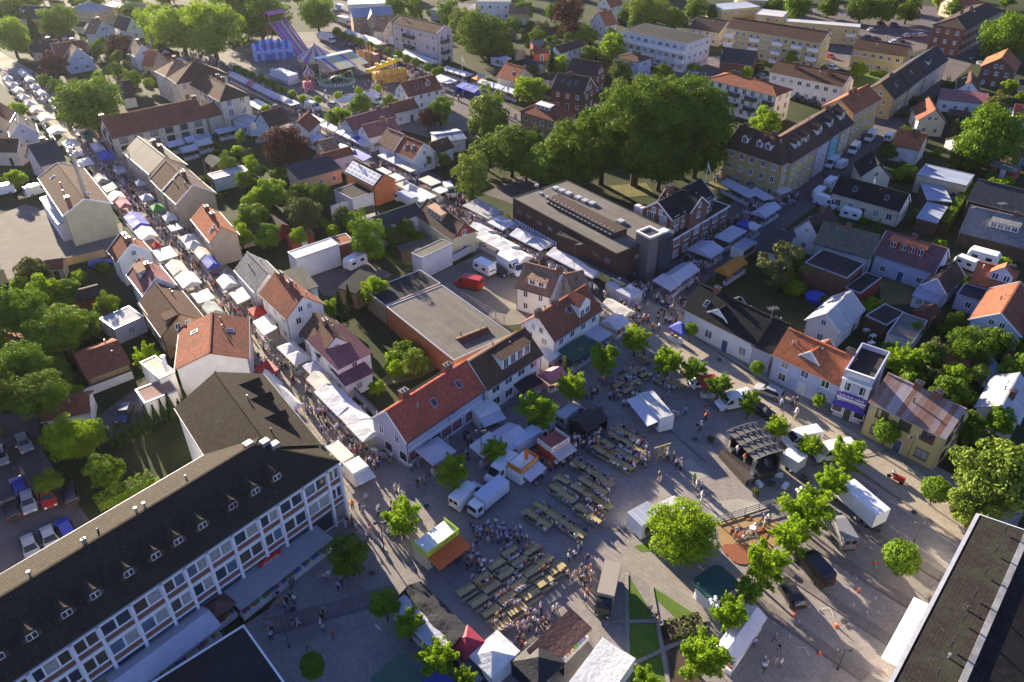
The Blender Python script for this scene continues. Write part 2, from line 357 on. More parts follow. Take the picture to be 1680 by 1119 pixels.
for nm, pts, m in (('lawn', [(1370, 128), (1440, 120), (1452, 140), (1395, 150)], LAWN), ('lawn', [(1240, 85), (1340, 100), (1320, 118), (1200, 100)], LAWN), ('lawn', [(600, 395), (690, 385), (705, 440), (640, 430)], LAWN),
                   ('lawn', [(1440, 450), (1520, 440), (1500, 500), (1445, 500)], DRY), ('lawn', [(330, 260), (410, 275), (390, 300), (340, 300)], DRY), ('lawn', [(690, 620), (760, 580), (700, 570), (600, 640)], DRY),
                   ('lawn', [(1000, 305), (1060, 300), (1075, 320), (1020, 325)], DRY), ('lawn', [(200, 100), (270, 90), (300, 120), (230, 125)], DRY), ('lawn', [(760, 225), (800, 215), (830, 235), (790, 245)], DRY),
                   ('lawn', [(0, 530), (150, 470), (190, 500), (60, 640), (-20, 640)], LAWN), ('lawn', [(1160, 300), (1190, 290), (1200, 320), (1170, 330)], DRY), ('lawn', [(160, 850), (260, 780), (270, 800), (180, 860)], LAWN)):
    sheet(nm, pts, Z1, m)
# kerbs: real steps along the street edges
KERB = plain('kerb_stone', (.33, .31, .28), .85, .2, .15, 2)
def kerb(pts, t='s', w=.22, h=.12):
    mb = MB()
    for a, b in zip(pts, pts[1:]):
        A, B = G(t, *a), G(t, *b); mb.beam((A.x, A.y, h / 2), (B.x, B.y, h / 2), w, h)
    return struct('kerb', mb, KERB)
kerb([(1108, 536), (1232, 608), (1435, 733), (1568, 815)]); kerb([(1060, 574), (1180, 643), (1290, 716)]); kerb([(1440, 808), (1600, 918)])
kerb([(985, 505), (1080, 432)]); kerb([(560, 830), (610, 880), (635, 905)]); kerb([(640, 690), (720, 765)])
kerb([(690, 828), (960, 752), (1255, 655)], 'K', .14, .1)
PAINT = plain('road_paint', (.5, .5, .48), .7, .2, .2, 6)
def mark(t, *pts, w=.08):
    mb = MB(); z = .09 + NZ[0] * .0004; NZ[0] += 1
    for a, b in zip(pts, pts[1:]):
        A, B = G(t, *a, z), G(t, *b, z); d = (B - A).normalized(); n = Vector((-d.y, d.x)) * w / 2
        mb.face([(*(A - n), z), (*(B - n), z), (*(B + n), z), (*(A + n), z)]); z += .0005
    return struct('parking_mark', mb, PAINT)
for x, y in ((545, 445), (400, 668), (248, 910)): mark('33', (x, y), (x + 55, y - 4), (x + 78, y + 50))
for x, y in ((490, 412), (440, 490), (385, 572), (330, 658), (268, 745), (210, 840), (148, 935), (738, 415), (640, 185), (590, 260), (600, 645), (735, 605), (685, 690), (545, 335)): mark('33', (x - 9, y - 9), (x, y), (x + 9, y - 6)); mark('33', (x, y), (x - 2, y + 13))
for x, y in ((740, 775), (752, 790)): mark('31', (x - 12, y - 8), (x + 10, y + 10), (x + 14, y + 2), w=.2)

DSET = groundm('dark_setts_and_shade', (.14, .122, .115), (.2, .178, .16), .4, 7, 'sett')
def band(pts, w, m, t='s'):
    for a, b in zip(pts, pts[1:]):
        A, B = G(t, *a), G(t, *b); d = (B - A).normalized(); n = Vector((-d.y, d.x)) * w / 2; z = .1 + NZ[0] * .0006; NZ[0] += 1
        mb = MB(); mb.face([(*(A - n), z), (*(B - n), z), (*(B + n), z), (*(A + n), z)]); struct('paving_and_shade_band', mb, m)
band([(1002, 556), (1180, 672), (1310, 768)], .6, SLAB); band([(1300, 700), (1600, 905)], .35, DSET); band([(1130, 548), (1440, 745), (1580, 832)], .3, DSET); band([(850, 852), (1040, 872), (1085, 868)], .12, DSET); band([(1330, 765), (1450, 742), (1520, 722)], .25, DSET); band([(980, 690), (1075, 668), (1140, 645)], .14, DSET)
for a, b in (((1215, 968), (1420, 1112)), ((1270, 925), (1475, 1062)), ((1322, 885), (1525, 1012)), ((1375, 845), (1568, 962))): band([a, b], 1.5, DSET)  # car park bays: mostly striped cast shade, laid as dark setts
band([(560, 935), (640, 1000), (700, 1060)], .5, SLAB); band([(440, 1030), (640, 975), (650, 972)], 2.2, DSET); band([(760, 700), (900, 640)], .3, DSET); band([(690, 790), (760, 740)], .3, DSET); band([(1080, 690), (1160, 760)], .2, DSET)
DRAIN = plain('manhole_iron', (.05, .048, .045), .6, .3, .2, 5)
for x, y in ((1085, 655), (1140, 720), (960, 870), (1040, 840), (610, 940), (1440, 870), (1385, 1020), (1500, 840), (700, 830), (540, 700), (1180, 590), (480, 1000)): disc('manhole_cover', 's', x, y, .38, .1, DRAIN)
# ------------------------------------------------------------------ buildings
WINM = {}
def win_mesh(w, h, fr, mull):
    k = (round(w, 1), round(h, 1), fr.name, mull)
    if k not in WINM:
        a = MB(); t = .09; d = .07
        a.box(-w / 2, w / 2, -d, 0, 0, t); a.box(-w / 2, w / 2, -d, 0, h - t, h); a.box(-w / 2, -w / 2 + t, -d, 0, t, h - t); a.box(w / 2 - t, w / 2, -d, 0, t, h - t)
        for i in range(1, mull): a.box(-w / 2 + w * i / mull - .035, -w / 2 + w * i / mull + .035, -d + .005, 0, t, h - t)
        a.box(-w / 2 - .06, w / 2 + .06, -d - .07, 0, -.06, 0)
        g = MB(); g.face([(-w / 2 + t, -.025, t), (w / 2 - t, -.025, t), (w / 2 - t, -.025, h - t), (-w / 2 + t, -.025, h - t)])
        WINM[k] = (a.mesh('window', fr), g.mesh('pane', GLASS))
    return WINM[k]
DOORM = {}
def door_mesh(m, w=1.0, h=2.1):
    k = (m.name, w, h)
    if k not in DOORM:
        a = MB(); a.box(-w / 2 - .1, w / 2 + .1, -.06, 0, 0, h + .1, 1); a.box(-w / 2, w / 2, -.09, -.061, .03, h, 0); a.box(w / 2 - .16, w / 2 - .08, -.14, -.091, 1.0, 1.12, 2)
        DOORM[k] = a.mesh('door', [m, FRAMEW, METAL])
    return DOORM[k]
DOORS = [plain('green_door', (.04, .08, .05), .5), plain('brown_door', (.12, .06, .03), .5), plain('white_door', (.65, .65, .63), .5), plain('blue_door', (.06, .1, .2), .5)]
NB = [0]
def bld(name, label, cat='house', group=None):
    return dict(root=None, name=name, label=label, cat=cat, group=group)
def vol(b, t, P, Q, R=None, S=None, w=None, L=None, eh=4.0, pitch=38, kind='gable', wall='white', roof='red', style='tile', trim=None, fr=None, win=1, wsp=2.7, ww=1.0, wh=1.25, mull=2,
        chim=(), sky_l=(), dorm=(), hipl=0, hipr=0, door=None, th=.16, floors=None, par=0.0, gable_wall=None, oh=.35, wallwins=None, ends=1, eroof=None):
    """one volume of building b. P->Q: eave line in the photo, body on its left. R: a ridge point, S: a point on the far eave, w: width in metres."""
    p, q = G(t, *P, eh), G(t, *Q, eh)
    tp = math.tan(rad(pitch))
    if door is None and win and b['root'] is None and b['cat'] in ('house', 'town house') and eh < 9: door = NB[0] % 4
    d = (q - p); ln = d.length; d = d / ln; n = Vector((-d.y, d.x))
    if kind == 'gf':
        wd = ln; rise = wd / 2 * tp
        if L is None: L = (G(t, *R, eh + rise) - p).dot(n)
        p2 = q; d, n = n, -d; ln = L; w = wd; p = p2; kind = 'gable'
    elif w is None:
        if S is not None: w = (G(t, *S, eh) - p).dot(n)
        else:
            w = 8.0
            for _ in range(60):
                o = (G(t, *R, eh + w / 2 * tp) - p).dot(n); w = max(3.0, .6 * w + .4 * 2 * o)
    rise = w / 2 * tp if kind in ('gable', 'hip') else 0
    NB[0] += 1
    if ln < 2 or w < 2 or ln > 90 or w > 40: print('VOL?', b['label'], round(ln, 1), round(w, 1))
    c = p + d * ln / 2 + n * w / 2; ang = math.atan2(d.y, d.x)
    addrect(c, ang, ln / 2, w / 2)
    if b['root'] is None:
        b['root'] = thing(b['name'], b['label'], b['cat'], (c.x, c.y, 0), ang, b['group']); b['c'] = c; b['ang'] = ang
        off = (0, 0, 0); dz = 0.0
    else:
        v = c - b['c']; ca, sa = math.cos(-b['ang']), math.sin(-b['ang']); off = (v.x * ca - v.y * sa, v.x * sa + v.y * ca, 0); dz = ang - b['ang']
    root = b['root']
    Mx = Matrix.Translation(off) @ Matrix.Rotation(dz, 4, 'Z')
    hx, hy = ln / 2, w / 2; ix, iy = hx - (.2 if kind != 'flat' else .03), hy - (oh if kind != 'flat' else .03)
    wm = wallm(wall); gm = wallm(gable_wall) if gable_wall else wm
    W = MB()
    if kind == 'gable':
        zt = eh + oh * tp - th - .03; za = eh + rise - th - .03
        W.face([(-ix, -iy, 0), (ix, -iy, 0), (ix, -iy, zt), (-ix, -iy, zt)]); W.face([(ix, iy, 0), (-ix, iy, 0), (-ix, iy, zt), (ix, iy, zt)])
        if gable_wall:
            for s in (1, -1):
                W.face([(s * ix, -s * iy, 0), (s * ix, s * iy, 0), (s * ix, s * iy, zt), (s * ix, -s * iy, zt)]); W.face([(s * ix, -s * iy, zt), (s * ix, s * iy, zt), (s * ix, 0, za)], 1)
        else:
            W.face([(ix, -iy, 0), (ix, iy, 0), (ix, iy, zt), (ix, 0, za), (ix, -iy, zt)]); W.face([(-ix, iy, 0), (-ix, -iy, 0), (-ix, -iy, zt), (-ix, 0, za), (-ix, iy, zt)])
    else: zt = eh - (th + .01 if kind != 'flat' else .0) + (oh * tp if kind == 'hip' else 0); W.box(-ix, ix, -iy, iy, 0, zt if kind != 'flat' else eh)
    if dz == 0 and off[0] == 0 and off[1] == 0: wo = obj('wall', W, [wm, gm], root)
    else: wo = obj('wall', W, [wm, gm], root, off, dz)
    rm = roofm(roof, style); RB = MB(); tm = {None: None}.get(trim, None) if trim is None else (FRAMEW if trim == 'white' else (plain('dark_trim', (.05, .04, .035), .6)))
    if kind == 'gable':
        for s in (1, -1):
            a = [(-hx, s * -hy, eh), (hx, s * -hy, eh), (hx, 0, eh + rise), (-hx, 0, eh + rise)]
            if s < 0: a = [a[1], a[0], a[3], a[2]]
            RB.slab(a, th)
        RB.beam((-hx - .02, 0, eh + rise + .02), (hx + .02, 0, eh + rise + .02), .28, .14)
        # the sheet of tiles is not dead straight: a slight sag is left to the bump
    elif kind == 'hip':
        xl = -hx + (min(hy, hx - .3) if hipl or not (hipl or hipr) else 0); xr = hx - (min(hy, hx - .3) if hipr or not (hipl or hipr) else 0)
        z = eh + rise
        RB.slab([(-hx, -hy, eh), (hx, -hy, eh), (xr, 0, z), (xl, 0, z)], th); RB.slab([(hx, hy, eh), (-hx, hy, eh), (xl, 0, z), (xr, 0, z)], th)
        if xr < hx: RB.slab([(hx, -hy, eh), (hx, hy, eh), (xr, 0, z)], th)
        else: W2 = MB(); W2.face([(ix, -iy, zt), (ix, iy, zt), (ix, 0, z - th)]); obj('gable_wall', W2, gm, root, off, dz)
        if xl > -hx: RB.slab([(-hx, hy, eh), (-hx, -hy, eh), (xl, 0, z)], th)
        else: W2 = MB(); W2.face([(-ix, iy, zt), (-ix, -iy, zt), (-ix, 0, z - th)]); obj('gable_wall', W2, gm, root, off, dz)
        RB.beam((xl, 0, z + .02), (xr, 0, z + .02), .28, .14)
        for x, sx in ((xl, -hx), (xr, hx)):
            if abs(x - sx) > .1:
                for s in (1, -1): RB.beam((x, 0, z + .02), (sx, s * hy, eh + .03), .24, .12)
    elif kind == 'shed':
        r2 = w * tp; RB.slab([(-hx, -hy, eh), (hx, -hy, eh), (hx, hy, eh + r2), (-hx, hy, eh + r2)], th)
        W3 = MB(); z2 = eh + r2 - th - .02
        W3.face([(ix, -iy, zt), (ix, iy, zt), (ix, iy, z2)]); W3.face([(-ix, iy, zt), (-ix, -iy, zt), (-ix, iy, z2)]); W3.face([(ix, iy, zt), (-ix, iy, zt), (-ix, iy, z2), (ix, iy, z2)]); obj('gable_wall', W3, wm, root, off, dz)
    else:
        RB.slab([(-hx + .12, -hy + .12, eh + .03), (hx - .12, -hy + .12, eh + .03), (hx - .12, hy - .12, eh + .03), (-hx + .12, hy - .12, eh + .03)], .06)
    ro = obj('roof', RB, rm, root, off, dz)
    if kind == 'flat':
        pb = MB(); pm = FRAMEW if trim == 'white' else (plain('dark_trim', (.05, .04, .035), .6) if trim == 'dark' else METAL); ph = eh + .12 + par
        for x0, x1, y0, y1 in ((-hx - .04, hx + .04, -hy - .04, -hy + .16), (-hx - .04, hx + .04, hy - .16, hy + .04), (-hx - .04, -hx + .16, -hy + .16, hy - .16), (hx - .16, hx + .04, -hy + .16, hy - .16)): pb.box(x0, x1, y0, y1, eh - .12, ph)
        obj('parapet', pb, wm if par > .25 else pm, root, off, dz)
    if tm is not None and kind == 'gable':
        for s in (1, -1):
            bb = MB()
            for e in (1, -1): bb.beam((s * (hx + .03), e * (hy + .02), eh - .03), (s * (hx + .03), 0, eh + rise - .01), .08, .26)
            obj('bargeboard', bb, tm, root, off, dz)
    if kind in ('gable', 'hip') and eh > 2.5:
        gm_ = DARKM if NB[0] % 2 else METAL
        for s_ in (1, -1):
            gb = MB(); gb.beam((-hx, s_ * (hy + .06), eh - .1), (hx, s_ * (hy + .06), eh - .1), .12, .1); obj('gutter', gb, gm_, root, off, dz)
            gb = MB(); gb.cyl((s_ * (hx - .3), -iy - .06, 0), (s_ * (hx - .3), -iy - .06, eh - .1), .05, n=5); obj('downpipe', gb, gm_, root, off, dz)
    def slope(x, fy, lift=0):           # point on the front (-) or back (+) slope; fy -1 eave .. 0 ridge .. 1 eave
        return (x, fy * hy, eh + rise * (1 - abs(fy)) + lift)
    for i, ch in enumerate(chim):
        x, fy, s = ch[0] * hx, (ch[1] if len(ch) > 1 else 0), (ch[2] if len(ch) > 2 else 1.0)
        cb = MB(); zb = eh + rise * (1 - abs(fy)) - .5; sz = .38 * s; top = eh + rise + .75 * s
        cb.box(x - sz * 1.3, x + sz * 1.3, fy * hy - sz, fy * hy + sz, zb, top, 0); cb.box(x - sz * 1.3 - .07, x + sz * 1.3 + .07, fy * hy - sz - .07, fy * hy + sz + .07, top, top + .12, 1)
        for e in (-1, 1): cb.cyl((x + e * sz * .6, fy * hy, top + .12), (x + e * sz * .6, fy * hy, top + .4), .13, .11, 6, 1)
        obj('chimney', cb, [CHIM, DARKM], ro)
    if kind in ('gable', 'hip') and eh > 2.5 and b['root'] is not None:
        rq = random.Random(NB[0] * 7)
        for e in range(2):
            x, fy = rq.uniform(-.7, .7) * hx, rq.choice((-1, 1)) * rq.uniform(.2, .5); z = eh + rise * (1 - abs(fy)); pv_ = MB(); pv_.cyl((x, fy * hy, z - .1), (x, fy * hy, z + .55), .1, n=6); pv_.cyl((x, fy * hy, z + .55), (x, fy * hy, z + .68), .17, .12, 6); obj('vent_pipe', pv_, METAL if e else DARKM, ro)
    for x, fy in sky_l:
        sb = MB(); u = Vector((0, (1 if fy < 0 else -1) * hy, rise)).normalized(); cx = Vector(slope(x * hx, fy)); nn = Vector((0, (-1 if fy < 0 else 1) * rise, hy)).normalized()
        M = Matrix.Translation(cx) @ Matrix((Vector((1, 0, 0)), u, nn)).transposed().to_4x4()
        sb.box(-.42, .42, -.6, .6, -.05, .09, 0, M); sb.box(-.33, .33, -.5, .5, .091, .1, 1, M); obj('skylight', sb, [METAL, GLASS], ro)
    for dd in dorm:     # (x, fy of its face, width, wall height, roof kind, wall, roof)
        x, fy, dw, dh = dd[0] * hx, dd[1], dd[2], dd[3]; dk = dd[4] if len(dd) > 4 else 'gable'; s = -1 if fy < 0 else 1
        dwm = wallm(dd[5]) if len(dd) > 5 and dd[5] else wm; drm = roofm(*(dd[6] if len(dd) > 6 and dd[6] else (roof, style)))
        y0 = abs(fy) * hy; z0 = eh + rise * (1 - abs(fy)); zt2 = z0 + dh; a = dw / 2
        yr = lambda z: max(0.0, (1 - (z - eh) / max(rise, .1)) * hy)        # where the slope reaches z
        M = Matrix.Rotation(0 if s < 0 else math.pi, 4, 'Z'); X = x if s < 0 else -x
        db = MB(); zb = z0 - .35; yb = yr(zt2) + .0
        db.box(X - a, X + a, -y0, -yb + .05, zb, zt2, 0)
        rb = MB(); e = .16
        if dk == 'gable':
            h2 = a * .85; yk = yr(zt2 + h2)
            db.face([(X - a, -y0, zt2), (X + a, -y0, zt2), (X, -y0, zt2 + h2)], 0)
            rb.slab([(X - a - e, -y0 - e, zt2 - e * .85), (X, -y0 - e, zt2 + h2), (X, -yk, zt2 + h2), (X - a - e, -yb + .3, zt2 - e * .85)][::-1], .1); rb.slab([(X + a + e, -y0 - e, zt2 - e * .85), (X, -y0 - e, zt2 + h2), (X, -yk, zt2 + h2), (X + a + e, -yb + .3, zt2 - e * .85)], .1)
        else:
            zz = zt2 + .35; rb.slab([(X - a - e, -y0 - e, zt2 + .03), (X + a + e, -y0 - e, zt2 + .03), (X + a + e, -yr(zz) + .1, zz), (X - a - e, -yr(zz) + .1, zz)], .1)
        dm = obj('dormer', db, dwm, root); dm.matrix_basis = Mx @ M
        obj('dormer_roof', rb, drm, dm)
        nw = max(1, int(dw / 1.25)); sw = min(.95, dw / nw - .25); wh2 = dh - .3 if dk != 'gable' else min(1.2, dh)
        for k in range(nw):
            wx = X - a + (k + .5) * dw / nw
            wb = MB(); wb.box(wx - sw / 2, wx + sw / 2, -y0 - .07, -y0 - .005, z0 + .1, z0 + .1 + wh2, 0)
            for e2 in (-1, 1): wb.box(wx + e2 * sw / 4 - sw * .2, wx + e2 * sw / 4 + sw * .2, -y0 - .075, -y0 - .0701, z0 + .18, z0 + .02 + wh2, 1)
            obj('dormer_window', wb, [FRAMEW, GLASS], dm)
    # openings on the walls the place shows
    if win:
        nf = floors or max(1, int(round((eh - .3) / 2.9))); fh = eh / nf; fr_m = fr or FRAMEW
        for wi, (s_axis, sgn) in enumerate((('x', -1), ('x', 1), ('y', 1), ('y', -1))):
            if wallwins is not None and wi not in wallwins: continue
            if s_axis == 'x': nl = Vector((0, sgn, 0)); half = ix; base = Vector((0, sgn * iy, 0)); tl = Vector((1, 0, 0)) * -sgn
            else: nl = Vector((sgn, 0, 0)); half = iy; base = Vector((sgn * ix, 0, 0)); tl = Vector((0, 1, 0)) * sgn
            if s_axis == 'y' and not ends: continue
            nw_ = Matrix.Rotation(ang, 3, 'Z') @ nl
            wc = Vector((c.x, c.y, 0)) + Matrix.Rotation(ang, 3, 'Z') @ base
            if nw_.dot(Vector((0, 0, 0)) - Vector((wc.x, wc.y, 0))) < -.15 * wc.length: continue
            k = max(1, int((2 * half - .8) / wsp)); rz = math.atan2(nl.y, nl.x) + math.pi / 2
            placed_door = False
            for f in range(nf):
                z = f * fh + min(.95, fh * .33); hh = min(wh, fh - .95 if fh < 2.6 else wh)
                for i in range(k):
                    u = (-half + .4) + (2 * half - .8) * (i + .5) / k; pos = base + tl * u
                    if f == 0 and door is not None and s_axis == 'x' and not placed_door and i == k // 2:
                        placed_door = True; dpos = Mx @ (pos + nl * .012); link('door', door_mesh(DOORS[door]), root, dpos, rz + dz); continue
                    if hh < .5: continue
                    me = win_mesh(ww, hh, fr_m, mull); lp = Mx @ Vector((pos.x + nl.x * .012, pos.y + nl.y * .012, z))
                    o = link('window', me[0], root, lp, rz + dz); setmat(link('pane', me[1], o), 0, RND.choice(GLASSES))
            if s_axis == 'y' and kind == 'gable' and rise > 2.2 and w > 5:
                me = win_mesh(.9, 1.1, fr_m, 2)
                for u in ((0,) if w < 7 else (-.8, .8)):
                    pos = base + tl * u; lp = Mx @ Vector((pos.x + nl.x * .012, pos.y + nl.y * .012, eh + .25)); o = link('window', me[0], root, lp, rz + dz); setmat(link('pane', me[1], o), 0, RND.choice(GLASSES))
    b['last'] = dict(c=c, ang=ang, hx=hx, hy=hy, ix=ix, iy=iy, eh=eh, rise=rise, Mx=Mx, ro=ro, off=off, dz=dz, root=root, wo=wo)
    return b
def H(name, label, *a, cat='house', **k):
    return vol(bld(name, label, cat), *a, **k)
# ------------------------------------------------------------------ the houses (photo frame, eave from, eave to, ridge point ...)
# --- upper left
b = H('house', 'red tiled house with pale blue gable beside the copper beech, upper left', '00', (345, 355), (545, 328), R=(335, 265), eh=4.2, wall='paleblue', roof='redbrown', trim='white', chim=((.3,),))
vol(b, '00', (408, 388), (572, 362), kind='gf', L=6, eh=3.6, pitch=45, wall='paleblue', roof='redbrown', trim='white')
H('house', 'small house with sunlit tan roof and white lean-to, upper left gardens', '00', (515, 200), (582, 208), R=(530, 112), eh=3.6, wall='white', roof='tan', chim=((.2,),))
H('house', 'slate roofed house with white gable beside the great lime trees', '00', (775, 192), (878, 172), kind='gf', L=11, eh=3.4, pitch=50, wall='white', roof='slate', trim='white')
H('house', 'white gabled house with brown roof behind the long school', '00', (825, 348), (943, 330), kind='gf', L=9, eh=4.6, pitch=48, wall='white', roof='brown', trim='white', chim=((0,),))
H('villa', 'beige villa with pale hipped roof behind the upper left trees', '00', (415, 62), (580, 76), kind='hip', w=10, eh=6, pitch=25, wall='beige', roof='lightgrey', cat='house')
H('house', 'house with glaring pale metal roof at the top left edge', '00', (640, 38), (792, 52), w=10, eh=4, pitch=14, wall='beige', roof='white', style='metal', chim=((-.1,), (.35,)))
H('house', 'dark slate house with white dormers near the top left corner', '00', (50, 108), (275, 124), w=10, eh=4, wall='beige', roof='slate', dorm=((-.4, -.6, 2, 1.5, 'gable', 'white'), (.5, -.6, 2, 1.5, 'flat', 'white')))
H('house', 'dark brown low house left of the red tiled house', '00', (185, 318), (330, 322), R=(215, 240), eh=3.2, wall='beige', roof='darkbrown', chim=((.2,),))
H('house', 'little red house half hidden by upper left trees', '00', (212, 192), (278, 188), R=(212, 135), eh=3, wall='beige', roof='redbrown')
H('cottage', 'white cottage with plum brown roof beside the big round tree', '00', (745, 605), (836, 592), R=(690, 503), eh=3, pitch=35, wall='white', roof='darkbrown', mull=3)
b = H('school_hall', 'long cream school hall with brown tiled roof and paired windows', '00', (688, 850), (1268, 722), R=(622, 722), eh=5.2, pitch=36, wall='cream', roof='redbrown', chim=((-.98,), (.96,)), wsp=3.4, ww=2.0, wh=1.9, fr=FRAMED, cat='school')
vol(b, '00', (1272, 722), (1368, 692), w=7, eh=4.6, pitch=34, wall='cream', roof='redbrown', win=1)
b = H('school', 'two storey cream school with brown hipped roofs and many windows', '00', (1150, 512), (1345, 622), S=(1530, 580), kind='hip', eh=8.2, pitch=30, wall='cream', roof='brown', chim=((-.2, .3), (.1, .3)), wsp=2.6, ww=1.4, wh=1.9, fr=FRAMEW, cat='school')
vol(b, '00', (1018, 470), (1080, 514), w=15, kind='hip', eh=9, pitch=30, wall='cream', roof='brown', wsp=2.6, ww=1.2, wh=1.8)
vol(b, '00', (935, 428), (1015, 470), w=11, kind='hip', eh=8, pitch=30, wall='cream', roof='tan', chim=((0,),), wsp=2.6)
H('house', 'steep orange tiled house behind the school roofs', '00', (865, 402), (938, 405), R=(942, 310), eh=3.6, wall='beige', roof='orange')
b = H('row_house', 'beige street house with pale sheet metal roof and black ladders', '00', (750, 930), (912, 1066), R=(1030, 978), eh=5.6, pitch=33, wall='beige', roof='moss', style='metal', chim=((.3, .3), (-.2, .3)))
H('row_house', 'beige row house with brown roof and white edging, middle one', '10', (915, 88), (988, 162), R=(1105, 60), eh=5.6, pitch=36, wall='beige', roof='brown', trim='white')
H('row_house', 'beige row house with brown roof and broad windowless gable', '10', (994, 166), (1078, 242), R=(1190, 130), eh=5.8, pitch=36, wall='beige', roof='brown', trim='white', chim=((-.6, .1),), ends=0)
b = H('house', 'pale blue grey gabled house at the left edge by the market street', 'D', (95, 268), (375, 222), kind='gf', L=8, eh=3.6, pitch=45, wall='paleblue', roof='slate', trim='white')
H('house', 'brown house with white edged gable at the left edge', 'D', (172, 420), (285, 345), kind='gf', L=9, eh=3.6, pitch=45, wall='cream', roof='brown', trim='white')
H('house', 'white house with smooth blue black roof before the tall mast', 'D', (395, 556), (652, 492), R=(272, 345), eh=5, pitch=35, wall='pink', roof='slate', style='felt', chim=((.2,),))
H('house', 'tan gabled house at the far left edge behind white stalls', '00', (-90, 760), (60, 745), kind='gf', L=9, eh=4, pitch=45, wall='beige', roof='redbrown')
b = H('workshop', 'yellow gabled workshop with red brown roof standing beside the tall mast', '10', (232, 82), (386, 314), R=(515, 207), kind='gable', eh=7.0, pitch=27, wall='paleyellow', roof='brown', chim=((.9, -.6),), sky_l=((.5, -.5), (.1, .4), (-.3, .5), (.6, .3), (-.6, -.5)), win=0, trim='white', cat='workshop')
vol(b, '10', (245, 206), (352, 366), w=3.2, kind='flat', eh=4, wall='palegrey', roof='white', style='felt', win=0)
b = H('house', 'small street house with sunlit red brown roof and two chimneys', '10', (655, 528), (716, 600), R=(742, 420), eh=5.2, pitch=40, wall='white', roof='redbrown', trim='white', chim=((-.1,), (.5,)))
b = H('house', 'street house with faded red roof and blue framed gable windows', '10', (775, 674), (874, 804), R=(840, 550), eh=5.2, pitch=42, wall='palegrey', roof='pinkred', trim='white', chim=((0,),), dorm=((-.3, -.62, 3.4, 1.2, 'flat', None, ('tan', 'tile')),))
b = H('house', 'brown roofed street house with pale sheeted lean-to', '10', (842, 855), (985, 1055), R=(972, 748), eh=4.6, pitch=38, wall='tanbrick', roof='brown', dorm=((.75, -.6, 2, 1.2, 'flat', 'darkwood'),), win=1)
vol(b, '10', (838, 848), (905, 925), w=4.5, kind='shed', pitch=12, eh=4.8, wall='tanbrick', roof='cream', style='metal', win=0)
b = H('house', 'white walled house with red tiled roof and tall white flue', 's', (286, 607), (409, 588), kind='gf', L=11.5, eh=6.2, pitch=21, wall='white', roof='redbrown', sky_l=((.4, .5), (.2, -.5)), win=0)
vol(b, 's', (262, 622), (287, 610), w=6, kind='flat', eh=5.0, wall='white', roof='cream', style='felt', win=0)
H('garage', 'red roofed garage behind the white garden wall', '20', (530, 268), (800, 168), R=(455, 124), eh=2.8, pitch=24, wall='tanbrick', roof='redbrown', win=0, cat='garage')
H('garage', 'red roofed garage with white end wall above the left car park', '20', (245, 533), (553, 472), R=(205, 428), eh=2.8, pitch=24, wall='white', roof='redbrown', win=0, cat='garage')
H('annex', 'white flat roofed annex with sunlit rusty roof edge', '20', (885, 418), (1085, 338), w=4, kind='flat', eh=4, wall='white', roof='rust', style='felt', win=0, cat='outbuilding')
H('outbuilding', 'low pink flat roofed outbuilding in the left gardens', '10', (700, 1010), (880, 930), w=5, kind='flat', eh=3, wall='palegrey', roof='lightgrey', style='felt', cat='outbuilding')
H('shed', 'dark red garden shed among the left trees', '10', (470, 845), (630, 800), w=5, eh=2.4, pitch=20, wall='redwood', roof='darkbrown', win=0, cat='shed')
H('house', 'tan house with orange front slope and big blue skylight', '10', (1165, 332), (1282, 478), R=(1340, 362), eh=5.4, pitch=40, wall='beige', roof='orange', chim=((-.5,), (.1,)), sky_l=((.6, -.5),), ends=0)
H('store_shed', 'long white store shed with yellow painted panels', '10', (1310, 92), (1522, 38), w=4, kind='flat', eh=3, wall='white', roof='lightgrey', style='felt', win=0, cat='shed')
H('house', 'grey slate roofed house on the right of the market street', '10', (1430, 644), (1556, 782), R=(1505, 526), eh=5.0, pitch=42, wall='palegrey', roof='grey')
b = H('house', 'big white house with red brown roof and ribbed rear roof', '11', (15, 790), (182, 948), R=(272, 792), eh=5.6, pitch=40, wall='white', roof='redbrown', chim=((-.6,), (.1,)), ends=1)
vol(b, '11', (250, 790), (385, 745), w=7, kind='shed', pitch=8, eh=6.0, wall='white', roof='moss', style='metal', win=0)
b = H('house', 'white house with brown roof and crossed gables in the market street', '11', (270, 1018), (388, 1180), R=(475, 1036), eh=4.8, pitch=42, wall='white', roof='brown', chim=((0,),))
b = H('house', 'white house with patchy pink red sheet roof behind the street stalls', '21', (498, 212), (712, 104), w=8, kind='shed', pitch=12, eh=4.8, wall='white', roof='pinkred', style='metal', trim='white')
vol(b, '21', (545, 310), (722, 225), w=4, kind='shed', pitch=14, eh=3, wall='white', roof='purple', style='metal')
H('outbuilding', 'white walled shed with pale roof and red end beside parked caravan', '11', (245, 578), (508, 488), S=(170, 545), kind='flat', eh=4.6, wall='palegrey', roof='white', style='felt', win=0, cat='shed')
H('outbuilding', 'whitewashed brick shed with moss green roof by the inner courtyard', '11', (1012, 574), (1200, 486), S=(930, 553), kind='flat', eh=4.6, wall='palegrey', roof='moss', style='felt', win=0, cat='shed')
H('shed', 'red wooden shed squeezed behind the white walled shed', '11', (490, 500), (600, 470), w=4, kind='flat', eh=3.6, wall='redwood', roof='redbrown', style='felt', win=0, cat='shed')
H('long_house', 'long white walled house with straight black roof beside garden', '11', (752, 392), (1025, 296), R=(700, 326), eh=4.6, pitch=28, wall='white', roof='slate', win=0, trim='white')
